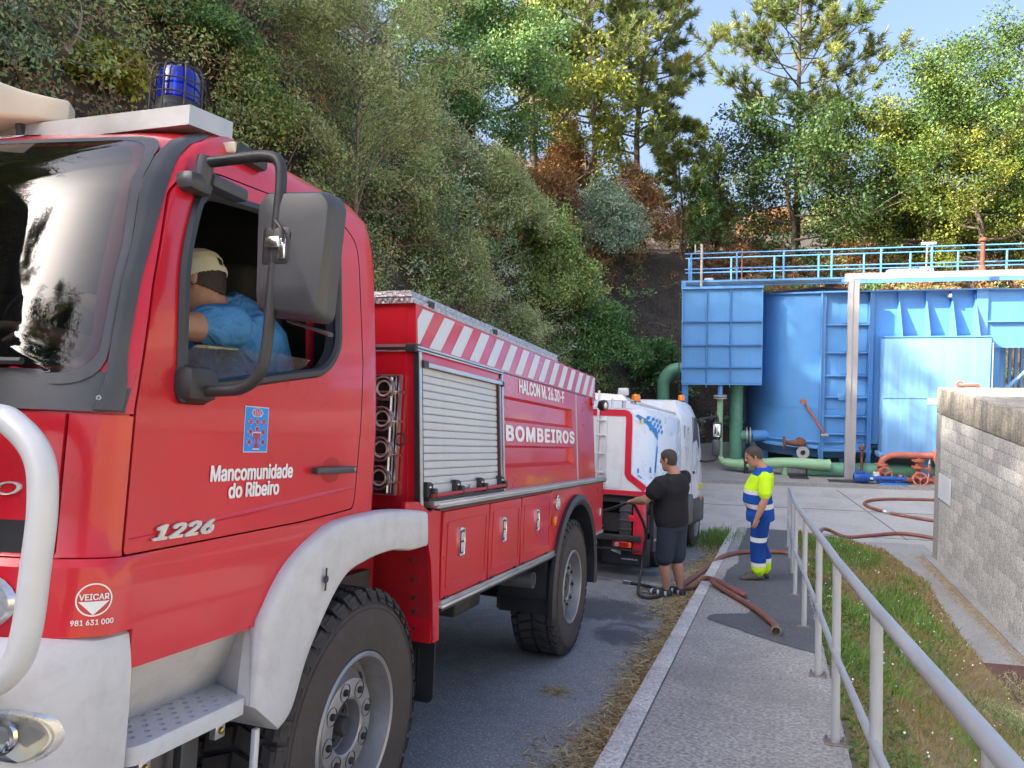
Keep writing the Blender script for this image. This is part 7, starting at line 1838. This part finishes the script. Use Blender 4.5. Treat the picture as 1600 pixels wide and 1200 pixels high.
LS = [
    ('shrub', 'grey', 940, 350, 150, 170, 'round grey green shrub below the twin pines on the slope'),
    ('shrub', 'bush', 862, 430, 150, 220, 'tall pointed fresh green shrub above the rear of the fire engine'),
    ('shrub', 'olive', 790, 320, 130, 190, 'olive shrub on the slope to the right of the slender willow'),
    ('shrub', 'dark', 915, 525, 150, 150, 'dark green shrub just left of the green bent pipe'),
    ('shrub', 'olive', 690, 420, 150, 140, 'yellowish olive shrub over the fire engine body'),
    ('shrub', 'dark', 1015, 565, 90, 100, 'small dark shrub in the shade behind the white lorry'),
    ('shrub', 'bright', 165, 110, 120, 110, 'yellow green bramble on the bank left of the blue beacon'),
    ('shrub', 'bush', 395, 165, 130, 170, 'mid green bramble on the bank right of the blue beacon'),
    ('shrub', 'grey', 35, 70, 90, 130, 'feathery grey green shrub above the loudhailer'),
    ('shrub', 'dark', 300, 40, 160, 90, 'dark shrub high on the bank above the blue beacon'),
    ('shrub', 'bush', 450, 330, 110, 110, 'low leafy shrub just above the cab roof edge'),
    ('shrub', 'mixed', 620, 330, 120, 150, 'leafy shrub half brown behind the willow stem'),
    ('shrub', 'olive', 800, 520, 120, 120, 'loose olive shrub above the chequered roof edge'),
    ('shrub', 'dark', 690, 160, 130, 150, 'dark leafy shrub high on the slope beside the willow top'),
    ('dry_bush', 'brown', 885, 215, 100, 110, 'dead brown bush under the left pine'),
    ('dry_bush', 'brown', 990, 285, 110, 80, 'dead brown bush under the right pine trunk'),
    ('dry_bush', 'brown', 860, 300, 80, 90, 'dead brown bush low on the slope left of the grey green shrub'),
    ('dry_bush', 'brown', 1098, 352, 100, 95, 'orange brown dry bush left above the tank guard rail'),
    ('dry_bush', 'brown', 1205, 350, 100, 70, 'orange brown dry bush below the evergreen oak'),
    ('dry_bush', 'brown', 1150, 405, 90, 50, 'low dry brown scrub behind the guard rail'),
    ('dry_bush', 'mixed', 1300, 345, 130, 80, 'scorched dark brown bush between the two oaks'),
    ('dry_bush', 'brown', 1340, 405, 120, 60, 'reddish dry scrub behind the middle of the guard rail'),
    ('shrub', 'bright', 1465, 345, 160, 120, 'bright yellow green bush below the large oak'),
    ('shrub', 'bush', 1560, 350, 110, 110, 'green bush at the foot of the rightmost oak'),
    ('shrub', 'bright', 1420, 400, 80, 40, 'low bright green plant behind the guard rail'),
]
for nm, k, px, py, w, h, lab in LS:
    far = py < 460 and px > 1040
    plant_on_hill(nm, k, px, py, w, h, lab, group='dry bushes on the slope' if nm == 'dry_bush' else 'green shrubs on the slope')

# ---- hillside cover that nobody could count
def hill_cover(name, mt, n, i0, i1, d0, d1, per, cr, L, W, off=.22, seed=1, keep=None, up=.5):
    rg = np.random.default_rng(seed); ii = rg.uniform(i0, i1, n); dd = rg.uniform(d0, d1, n)
    R = np.array(rows_h); ii0 = np.clip(ii.astype(int), 0, len(R) - 2); fi = (ii - ii0)[:, None]
    da = np.array(dists); jj = np.clip(np.searchsorted(da, dd) - 1, 0, len(da) - 2); fj = ((dd - da[jj]) / (da[jj + 1] - da[jj]))[:, None]
    P = (R[ii0, jj] * (1 - fi) + R[ii0 + 1, jj] * fi) * (1 - fj) + (R[ii0, jj + 1] * (1 - fi) + R[ii0 + 1, jj + 1] * fi) * fj
    tu = R[np.minimum(ii0 + 1, len(R) - 1), jj] - R[ii0, jj]; tv = R[ii0, jj + 1] - R[ii0, jj]
    nr = unit(np.cross(tv, tu)); nr[nr[:, 2] < 0] *= -1
    lump_ = .5 + .5 * np.sin(P[:, 0] * 1.3 + P[:, 2] * 1.7) * np.sin(P[:, 1] * 1.1 - P[:, 2] * 1.2 + 1)
    if keep is not None:
        m = keep(P, rg); P, nr, lump_ = P[m], nr[m], lump_[m]
    C = P + nr * (rg.random((len(P), 1)) * off + lump_[:, None] * off * 1.3)
    ct = .5 + .16 * (np.sin(P[:, 0] * 2.1 + 1) * np.sin(P[:, 1] * 1.9) + np.sin(P[:, 2] * 3.1)) + rg.normal(0, .12, len(P))
    me = leaf_mesh(name, *clump_leaves(rg, C, per, cr, L, W, ctone=ct, up=up, face=nr * .9 + RL * .4), mt)
    o = link(name, me); o['kind'] = 'stuff'; return o
rows_h = [[np.array(p) for p in r] for r in rows_hill]
def idx_at(p): return float(np.argmin(np.linalg.norm(tx - p, axis=1)))
iA = idx_at(R2W(-3.5, -5)); iB = idx_at(R2W(-3.3, 8)); iC = idx_at(R2W(-3.6, 15)); iD = idx_at(Y2W(-1.7, 24.6)); iE = idx_at(Y2W(3, 28.4)); iF = idx_at(Y2W(19, 28.9))
def px_of(P):
    z = P @ FW; return 800 + 1200 * (P @ RT) / z, 600 + 1200 * (P @ DN) / z
def bare(P, rg):
    x, y = px_of(P); z = P @ FW
    rock = (x > 1005) & (x < 1075) & (y > 360) & (y < 620)
    return ~(rock & (rg.random(len(P)) < .93))
def brownzone(P, rg):
    x, y = px_of(P)
    w = np.exp(-((x - 930) / 110) ** 2 - ((y - 250) / 110) ** 2) * 1.6 + np.exp(-((x - 820) / 60) ** 2 - ((y - 330) / 80) ** 2) * .5
    return (rg.random(len(P)) < w) & bare(P, rg)
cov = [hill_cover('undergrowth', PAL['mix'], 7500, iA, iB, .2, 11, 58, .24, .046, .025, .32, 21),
       hill_cover('undergrowth', PAL['lifted_green'], 1500, iA, iB, .2, 11, 52, .24, .046, .028, .40, 22),
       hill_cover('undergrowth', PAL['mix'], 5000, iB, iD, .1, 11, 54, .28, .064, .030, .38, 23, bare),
       hill_cover('undergrowth', PAL['lifted_dark'], 1000, iB, iD, .1, 9, 44, .28, .08, .045, .40, 24, bare),
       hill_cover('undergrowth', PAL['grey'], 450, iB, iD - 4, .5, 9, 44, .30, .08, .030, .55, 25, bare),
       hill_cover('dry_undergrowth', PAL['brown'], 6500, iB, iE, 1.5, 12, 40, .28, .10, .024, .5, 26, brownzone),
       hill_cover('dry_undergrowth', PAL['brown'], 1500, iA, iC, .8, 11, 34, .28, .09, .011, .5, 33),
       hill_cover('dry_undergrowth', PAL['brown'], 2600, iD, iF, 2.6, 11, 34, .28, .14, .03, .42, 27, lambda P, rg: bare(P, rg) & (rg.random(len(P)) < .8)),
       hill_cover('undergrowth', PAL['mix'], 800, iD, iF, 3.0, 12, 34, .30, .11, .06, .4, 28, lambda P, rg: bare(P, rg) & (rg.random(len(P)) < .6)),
       hill_cover('undergrowth', PAL['lifted_dark'], 420, iD, iF, .1, 4, 30, .32, .12, .07, .4, 29, bare)]
# thin dead twigs all over the bank
rg = np.random.default_rng(40); b = MB()
for k in range(900):
    if k < 480: i = rg.uniform(iA, iB); j = rg.uniform(1.0, 9)
    else: i = rg.uniform(iB, iE); j = rg.uniform(.6, 9)
    jj = int(np.searchsorted(dists, j)); P = rows_h[int(i)][jj]; n_ = nrm[int(i)]
    a = V(*rg.normal(0, 1, 3)); a[2] = abs(a[2]) * .6 + .1; a = unit(a - n_ * .25); L = rg.uniform(.4, 1.3)
    n_ = -n_; p0 = P + n_ * .25 + V(0, 0, .15); p1 = p0 + a * L * .5 + rg.normal(0, .07, 3) + n_ * .12; p2 = p0 + a * L + rg.normal(0, .12, 3) + n_ * .25
    Q = smoothpath([p0, p1, p2], 4); b.tube(Q, list(np.linspace(.011, .004, len(Q))), 4, caps=False)
o = b.build('dead_twigs', MT['dead_wood'], fix=False); o['kind'] = 'stuff'
# one thick dead branch above the loudhailer
P, d_ = hill_hit(95, 88); P = P * .93
dep = P @ FW
def off_px(px, py, k=1.): return cray(px, py) * dep * k
b = MB(); Q = smoothpath([off_px(40, 140, 1.03), off_px(70, 105), off_px(108, 76, .97)], 5); b.tube(Q, list(np.linspace(.03, .04, len(Q))), 8)
for path in ([(100, 80), (120, 60), (128, 20), (122, -8)], [(122, 45), (100, 22), (85, 30)], [(118, 55), (135, 65), (150, 68)]):
    Q = smoothpath([off_px(x, y, .97) for x, y in path], 4); b.tube(Q, list(np.linspace(.012, .005, len(Q))), 5)
o = b.build('dead_branch', MT['dead_wood'], fix=False); tag(o, 'thick grey dead branch lying on the bank above the loudhailer', 'branch')

# ---- slender willow behind the cab
P, d_ = hill_hit(556, 395); wl_d = float(P @ FW) - .6
t = thing('willow_tree', 'slender grey green willow with thin pale stems behind the cab', 'tree', Matrix.Translation([float(x) for x in (cray(556, 395) * wl_d)]))
base = cray(556, 395) * wl_d
def wp(px, py, k=1.): return cray(px, py) * (wl_d * k) - base
rg = np.random.default_rng(51); b = MB(); tips = []
trunk = [wp(556, 420), wp(556, 310), wp(560, 200), wp(566, 90), wp(580, -30)]
Q = smoothpath(trunk, 5); b.tube(Q, list(np.linspace(.034, .010, len(Q))), 8)
def limb(p, q, r, depth=0):
    m = p * .5 + q * .5 + rg.normal(0, .06, 3) * np.linalg.norm(q - p) + V(0, 0, .05 * np.linalg.norm(q - p))
    Q = smoothpath([p, m, q], 4); b.tube(Q, list(np.linspace(r, r * .4, len(Q))), 5, caps=False)
    for k in range(2, len(Q)): tips.append((Q[k], unit(Q[k] - Q[k - 1])))
    if depth < 2:
        for k in range(4 if depth == 0 else 3):
            f = rg.uniform(.25, .95); s = Q[int(f * (len(Q) - 1))]; d = unit(unit(q - p) + rg.normal(0, .55, 3)); limb(s, s + d * np.linalg.norm(q - p) * rg.uniform(.35, .6), r * .5, depth + 1)
for k in range(24):
    f = rg.uniform(.18, 1.0); s = V(*[np.interp(f * (len(Q) - 1), range(len(Q)), np.array(Q)[:, c]) for c in range(3)])
    tx_ = rg.normal(0, 75); ty = rg.uniform(-110, 40) - 30
    pxs = 556 + (f * 20) + (90 if rg.random() < .5 else -90) * rg.uniform(.5, 1.45); pys = 400 - f * 420 - rg.uniform(10, 120) * (1.1 - f * .3)
    q = wp(pxs, pys, 1 + rg.normal(0, .09)); limb(s, q, .016)
b.build('trunk', MT['pale_bark'], t, fix=False)
T = np.array([q[0] for q in tips]); Dn = np.array([q[1] for q in tips])
per = 13; idx = np.repeat(np.arange(len(T)), per); n = len(idx)
C = T[idx] + rg.normal(0, .065, (n, 3)); D = unit(Dn[idx] + rg.normal(0, .55, (n, 3))); U = unit(rg.normal(0, 1, (n, 3)))
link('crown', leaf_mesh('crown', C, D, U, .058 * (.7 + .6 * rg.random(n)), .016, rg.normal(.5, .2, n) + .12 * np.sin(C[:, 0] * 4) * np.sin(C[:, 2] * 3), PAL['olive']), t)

# ---- broad-leaved trees: trunk, limbs and leaf clumps at the limb ends
def leafy_tree(seed, H, spread, pk, L, W, trunk_h=.25, nl=9, sub=6, cr=.5, per=70, lean=(0, 0), r0=None):
    rg = np.random.default_rng(seed); b = MB(); r0 = r0 or .022 * H; ends = []
    top = V(lean[0], lean[1], H * .80)
    tr = smoothpath([V(0, 0, -.4), V(rg.normal(0, .03) * H, rg.normal(0, .03) * H, H * .3), top * .65 + V(rg.normal(0, .03) * H, 0, 0), top], 5)
    b.tube(tr, list(np.linspace(r0, r0 * .25, len(tr))), 9)
    for i in range(nl):
        f = trunk_h + (1 - trunk_h) * (i + rg.random()) / nl; p = V(*[np.interp(f * (len(tr) - 1), range(len(tr)), np.array(tr)[:, c]) for c in range(3)])
        a = i * 2.4 + rg.normal(0, .4); rr = spread / 2 * (1 - .55 * max(0, f - .45) / .55) * rg.uniform(.7, 1.05)
        q = p + V(math.cos(a) * rr, math.sin(a) * rr, H * rg.uniform(.05, .22)); m = p * .5 + q * .5 + V(0, 0, -.03 * H)
        Q = smoothpath([p, m, q], 4); b.tube(Q, list(np.linspace(r0 * .42 * (1.2 - f * .6), r0 * .1, len(Q))), 6, caps=False); ends.append(q)
        for j in range(sub):
            g = rg.uniform(.35, 1); s = V(*[np.interp(g * (len(Q) - 1), range(len(Q)), np.array(Q)[:, c]) for c in range(3)])
            e = s + unit(unit(q - p) * .5 + rg.normal(0, .6, 3) + V(0, 0, .35)) * rr * rg.uniform(.3, .6); ends.append(e)
            b.tube([s, s * .5 + e * .5 + V(0, 0, .04), e], [r0 * .13, r0 * .09, r0 * .05], 4, caps=False)
    ends.append(top + V(0, 0, H * .1)); E = np.array(ends)
    extra = E[rg.integers(0, len(E), len(E))] + rg.normal(0, cr * .8, (len(E), 3))
    E = np.r_[E, extra]
    crown = leaf_mesh('crown', *clump_leaves(rg, E, per, cr, L, W, flat=.7), PAL[pk])
    return b.mesh('trunk', (MT['bark'],), 40), crown
def tree_at(name, label, px, depth, top_py, meshes, H, group, fx=None, rz=0., cat='tree', z_off=0.):
    q = cray(px, 400) * depth; z = hill_z(q[0], q[1]) + z_off; top = cray(px, top_py) * depth; h = top[2] - z
    t = thing(name, label, cat, Matrix.Translation((float(q[0]), float(q[1]), z)) @ Matrix.Rotation(rz, 4, 'Z') @ Matrix.Scale(h / H, 4), group)
    for nm, me in zip(('trunk', 'crown'), meshes): link(nm, me, t)
    return t
OAK = leafy_tree(61, 8, 6.2, 'green', .105, .065, .10, 14, 11, .62, 115)
OAK2 = leafy_tree(62, 8, 5.2, 'yellow', .13, .08, .12, 12, 9, .58, 66)
EVER = leafy_tree(63, 5, 6.0, 'dark', .11, .065, .05, 14, 10, .55, 85)
BEECH = leafy_tree(64, 5, 3.6, 'lifted_dark', .075, .048, .04, 14, 9, .42, 150)
tree_at('oak_tree', 'large green oak on the ridge above the right end of the tanks', 1450, 33, 92, OAK, 8, 'trees on the ridge')
tree_at('oak_tree', 'tall green oak at the right edge of the picture on the ridge', 1628, 32, 55, OAK, 8, 'trees on the ridge', rz=2.1)
tree_at('oak_tree', 'paler yellow green oak standing lower between the two ridge oaks', 1520, 30, 190, OAK2, 8, 'trees on the ridge', rz=1.0)
tree_at('evergreen_oak', 'dark evergreen oak on the ridge under the single pine', 1240, 33, 176, EVER, 5, 'trees on the ridge')
tree_at('sapling', 'thin sapling on the ridge between the pine and the large oak', 1372, 33, 150, OAK2, 8, 'trees on the ridge', rz=2.)
tree_at('beech_tree', 'dense dark green tree at the top of the slope beside the willow', 742, 24, -70, BEECH, 5, 'trees on the slope')
tree_at('chestnut_tree', 'sunlit yellow green tree behind the dark tree at the top of the slope', 838, 29, -40, OAK2, 8, 'trees on the slope', rz=.4)

# ---- pines
def pine(seed, H, spread, tuft=1., nb=54, low=.30):
    rg = np.random.default_rng(seed); b = MB(); C = []; Dr = []; tn = []
    tr = smoothpath([V(0, 0, -.4), V(.02 * H, .01 * H, H * .35), V(-.01 * H, 0, H * .7), V(.0, 0, H)], 6); r0 = .014 * H
    b.tube(tr, list(np.linspace(r0, r0 * .15, len(tr))), 8)
    A = np.array(tr)
    for i in range(nb):
        f = low + (1 - low) * ((i + rg.random()) / nb) ** .9
        p = V(*[np.interp(f * (len(tr) - 1), range(len(tr)), A[:, c]) for c in range(3)]); a = i * 2.399 + rg.normal(0, .3)
        g = (f - low) / (1 - low); rr = spread / 2 * (min(1, .55 + g * 1.6) if g < .3 else 1.03 * (1 - ((g - .3) / .7) ** 1.5 * .88)) * rg.uniform(.6, 1.1)
        q = p + V(math.cos(a) * rr, math.sin(a) * rr, rr * rg.uniform(.25, .75)); m = p * .5 + q * .5 - V(0, 0, rr * .10)
        Q = smoothpath([p, m, q], 6); b.tube(Q, list(np.linspace(r0 * .30 * (1.15 - g), r0 * .06, len(Q))), 5, caps=False)
        nt = int(8 + 11 * rr / spread * 2); ct = rg.normal(.5, .14)
        for j in range(nt):
            u = rg.uniform(.38, 1.0); s = V(*[np.interp(u * (len(Q) - 1), range(len(Q)), np.array(Q)[:, c]) for c in range(3)])
            d = unit(unit(q - p) * .7 + rg.normal(0, .45, 3) + V(0, 0, .45)); e = s + d * rr * rg.uniform(.10, .32)
            b.tube([s, e], [r0 * .07, r0 * .05], 3, caps=False)
            for k in range(4):
                C.append(s * (.25 - k * .08 + .1) + e * (1 - (.25 - k * .08 + .1)) if k < 3 else e); Dr.append(d); tn.append(ct + rg.normal(0, .08))
    C = np.array(C); Dr = np.array(Dr); tn = np.array(tn); per = 16; idx = np.repeat(np.arange(len(C)), per); n = len(idx)
    D = unit(Dr[idx] * .95 + rg.normal(0, .55, (n, 3))); L = .24 * tuft * (.7 + .5 * rg.random(n))
    cc = C[idx] + D * L[:, None] * .5
    crown = leaf_mesh('crown', cc, D, unit(rg.normal(0, 1, (n, 3))), L, .024 * tuft, tn[idx] + rg.normal(0, .1, n), PAL['pine'])
    return b.mesh('trunk', (MT['bark'],), 40), crown
PINE = pine(71, 10, 4.8, 1.05, 66, .30); PINE2 = pine(72, 10, 6.4, 1.1, 58, .34); PINE3 = pine(73, 3, 2.2, .8, 26, .1)
tree_at('pine_tree', 'left one of the twin pines leaning out over the brown slope', 925, 32, -70, PINE, 10, 'pines on the ridge', rz=.5)
tree_at('pine_tree', 'right one of the twin pines with a dense crown at the sky gap', 1005, 34, -75, PINE, 10, 'pines on the ridge', rz=2.6)
tree_at('pine_tree', 'single spreading pine against the sky above the evergreen oak', 1245, 37, -35, PINE2, 10, 'pines on the ridge', rz=.9)
tree_at('young_pine', 'young bright green pine on the ridge below the twin pines', 1062, 33, 200, PINE3, 3, 'pines on the ridge')
for k, (px, dd, tp_, lab) in enumerate(((1118, 34, 245, 'burnt bare sapling in the sky gap'), (1100, 32, 262, 'small burnt shrub at the left of the sky gap'))):
    q = cray(px, 400) * dd; z = hill_z(q[0], q[1]); h = (cray(px, tp_) * dd)[2] - z
    t = thing('burnt_sapling', lab, 'sapling', Matrix.Translation((float(q[0]), float(q[1]), z)))
    rgk = np.random.default_rng(80 + k); b = MB(); stems(b, rgk, 9, 2.2, h * 1.1, .03); b.build('stems', MT['bark'], t)
    link('crown', shrub_mesh('dark', 90 + k, 1.6, h, 1.6, .22), t)
# trees put out of view on the left crest for shade and windscreen reflections
CRLAB = 'tall unseen tree on the hill crest left of the road'
for k, (x, s, h, rz_, me) in enumerate(((-12.5, -13, 5, .3, OAK), (-15, .5, 5.5, 2.9, OAK), (-15, 6.5, 5.5, .9, EVER), (-14.5, 11.5, 5, 1.9, OAK), (-17, 15, 5.5, .6, EVER), (-5.0, -16, 8, 1.9, OAK))):
    w = R2W(x, s); z = hill_z(w[0], w[1]) - .3; H = 5 if me is EVER else 8
    t = thing('unseen_crest_tree', CRLAB, 'tree', Matrix.Translation((float(w[0]), float(w[1]), z)) @ Matrix.Rotation(rz_, 4, 'Z') @ Matrix.Scale(h / H, 4), 'trees on the crest left of the road')
    for nm, m in zip(('trunk', 'crown'), me): link(nm, m, t)

w = V(-12.2, 3.6, 0); z = hill_z(w[0], w[1]) - .3  # extra unseen tree, added to shade the top of the block wall
t = thing('unseen_crest_tree', CRLAB, 'tree', Matrix.Translation((-12.2, 3.6, z)) @ Matrix.Scale(max(.4, (13.9 - z) / 5), 4), 'trees on the crest left of the road')
for nm, m in zip(('trunk', 'crown'), EVER): link(nm, m, t)
# ---- grass on the bank, dry straw at the kerb
def blades(name, P, Nrm, L, W, tone, mt, seed, lean=.5):
    rg = np.random.default_rng(seed); n = len(P); D = unit(Nrm + rg.normal(0, lean, (n, 3))); D[:, 2] = np.abs(D[:, 2])
    me = leaf_mesh(name, P + D * L[:, None] * .45, D, unit(rg.normal(0, 1, (n, 3))), L, W, tone, mt)
    o = link(name, me); o['kind'] = 'stuff'; return o
rg = np.random.default_rng(90)
def bank_pts(n, s0, s1, t0=.02, t1=1.):
    s = rg.uniform(s0, s1, n); tt = rg.uniform(t0, t1, n); return np.array([bank_pt(a, c) for a, c in zip(tt, s)]), s, tt
P, s, tt = np.concatenate, None, None
Pa, sa, ta = bank_pts(26000, -2.0, 4.5); Pb, sb_, tb = bank_pts(22000, 4.5, 13.8)
P = np.r_[Pa, Pb]; s = np.r_[sa, sb_]; tt = np.r_[ta, tb]
patch = np.sin(P[:, 0] * 2.3 + 1) * np.sin(P[:, 1] * 1.9 + .5) + .6 * np.sin(P[:, 0] * 5.1) * np.sin(P[:, 1] * 4.3) + .35 * rg.normal(0, 1, len(P))
edge = (tt > .86) * .8
tone = np.where(patch - edge * 1.2 < .12, rg.uniform(0, .30, len(P)), rg.uniform(.34, 1, len(P)))
Lg = np.where(tone < .3, rg.uniform(.05, .13, len(P)), rg.uniform(.05, .17, len(P))) * (1 + .5 * (patch > .5)) * (1 - .45 * edge)
blades('grass', P, np.tile(V(0, 0, 1), (len(P), 1)), Lg, np.where(s < 4.5, .008, .013), tone, PAL['grass'], 91, .55)
# broad weed leaves at the pavement edge and in the bank
Pw, sw, tw_ = bank_pts(2400, -1, 9, .0, .22); k_ = len(Pw)
me = leaf_mesh('weed_leaves', Pw + V(0, 0, .06) + rg.normal(0, .03, (k_, 3)), rg.normal(0, 1, (k_, 3)) * np.array([1, 1, .4]), unit(rg.normal(0, .5, (k_, 3)) + V(0, 0, 1)), rg.uniform(.03, .075, k_), rg.uniform(.018, .04, k_), rg.normal(.55, .2, k_), PAL['green']); o = link('weeds', me); o['kind'] = 'stuff'
Pf, _, _ = bank_pts(330, -1, 12, .05, .95); k_ = len(Pf)
me = leaf_mesh('clover_flowers', Pf + V(0, 0, .11) + rg.normal(0, .02, (k_, 3)), rg.normal(0, 1, (k_, 3)), unit(rg.normal(0, .5, (k_, 3)) + V(0, 0, 1)), np.full(k_, .020), np.full(k_, .020), np.full(k_, .5), MT['letters']); o = link('clover_flowers', me); o['kind'] = 'stuff'
# straw: lies flat along the kerb, thicker towards it
n = 20000; s = rg.uniform(-1.2, 13.5, n); thick = .5 + .5 * np.sin(s * 1.7) * np.sin(s * .63 + 1); x = .735 - np.abs(rg.normal(0, 1, n)) * (.06 + .15 * thick) * (1 + (s > 5) * .5)
P = np.array([R2W(a, c, .006 + .03 * rg.random() * max(0, 1 - (.735 - a) * 4)) for a, c in zip(x, s)])
D = unit(RL * rg.normal(0, 1, (n, 1)) + RD * rg.normal(0, 1, (n, 1)) + RU * rg.normal(0, .18, (n, 1)))
me = leaf_mesh('straw', P, D, unit(RU + rg.normal(0, .5, (n, 3))), rg.uniform(.05, .18, n), rg.uniform(.004, .009, n), rg.normal(.62, .22, n), PAL['straw']); o = link('dry_straw', me); o['kind'] = 'stuff'
n = 260; P = np.array([R2W(.16 + a, 2.46 + c, .008 + .012 * rg.random()) for a, c in rg.normal(0, .055, (n, 2))])
D = unit(RL * rg.normal(0, 1, (n, 1)) + RD * rg.normal(0, 1, (n, 1)) + RU * rg.normal(0, .1, (n, 1)))
me = leaf_mesh('straw', P, D, unit(RU + rg.normal(0, .5, (n, 3))), rg.uniform(.03, .10, n), np.full(n, .004), rg.normal(.6, .2, n), PAL['straw']); o = link('dry_straw', me); o['kind'] = 'stuff'
n = 900; s = rg.uniform(-1, 13, n); x = .72 - np.abs(rg.normal(0, .07, n)); P = np.array([R2W(a, c, .01 + .015 * rg.random()) for a, c in zip(x, s)])
me = leaf_mesh('fallen_leaves', P, unit(RL * rg.normal(0, 1, (n, 1)) + RD * rg.normal(0, 1, (n, 1)) + RU * rg.normal(0, .4, (n, 1))), unit(RU + rg.normal(0, .5, (n, 3))), rg.uniform(.02, .045, n), rg.uniform(.012, .022, n), rg.normal(.5, .2, n), PAL['brown']); o = link('fallen_leaves', me); o['kind'] = 'stuff'
# pale litter specks on the road and dry edge along the wall path
n = 900; P = np.array([R2W(a, c, .006) for a, c in zip(rg.uniform(-1.5, .7, n), rg.uniform(-1, 9, n))])
me = leaf_mesh('litter', P, unit(RL * rg.normal(0, 1, (n, 1)) + RD * rg.normal(0, 1, (n, 1))), np.tile(RU, (n, 1)), rg.uniform(.008, .035, n), rg.uniform(.003, .006, n), rg.normal(.6, .2, n), PAL['straw']); o = link('road_litter', me); o['kind'] = 'stuff'
n = 3000; a = rg.uniform(8.8, 15.3, n); P = np.array([Y2W(4.27 - abs(rg.normal(0, .09)), c, .02) for c in a])
me = leaf_mesh('straw', P, unit(rg.normal(0, 1, (n, 3)) * np.array([1, 1, .15])), unit(V(0, 0, 1) + rg.normal(0, .4, (n, 3))), rg.uniform(.03, .11, n), np.full(n, .006), rg.normal(.5, .22, n), PAL['straw']); o = link('dry_straw', me); o['kind'] = 'stuff'
# grass tuft at the far end of the pavement and a tall weed near the manhole
n = 1500; c0 = R2W(.60, 12.3, .0); Pq = c0 + RL * rg.normal(0, .22, (n, 1)) + RD * rg.normal(0, .7, (n, 1))
P = Pq - RU * ((Pq - RO) @ RU)[:, None]
blades('grass_tuft', P, np.tile(V(0, 0, 1), (n, 1)), rg.uniform(.08, .28, n), .012, rg.uniform(.3, 1, n), PAL['grass'], 95, .4)
for k, (a, bb_, h, lab) in enumerate(((3.62, 8.75, 1.0, 'tall feathery weed growing beside the rusty manhole cover'), (3.35, 8.2, .7, 'shorter feathery weed in the grass below the handrail'))):
    p = Y2W(a, bb_, .0); t = thing('weed_plant', lab, 'weed', Matrix.Translation([float(x) for x in p])); rgk = np.random.default_rng(200 + k)
    b = MB(); T = []
    for i in range(16):
        e = V(rgk.normal(0, .22), rgk.normal(0, .22), h * rgk.uniform(.5, 1.05)); Q = smoothpath([V(0, 0, -.05), e * .5 + V(0, 0, .1), e], 5); b.tube(Q, list(np.linspace(.006, .002, len(Q))), 4, caps=False); T += Q[3:]
    b.build('stems', mat('weed_stem', (.13, .16, .06), .8), t); T = np.array(T); n = len(T) * 14; idx = np.repeat(np.arange(len(T)), 14)
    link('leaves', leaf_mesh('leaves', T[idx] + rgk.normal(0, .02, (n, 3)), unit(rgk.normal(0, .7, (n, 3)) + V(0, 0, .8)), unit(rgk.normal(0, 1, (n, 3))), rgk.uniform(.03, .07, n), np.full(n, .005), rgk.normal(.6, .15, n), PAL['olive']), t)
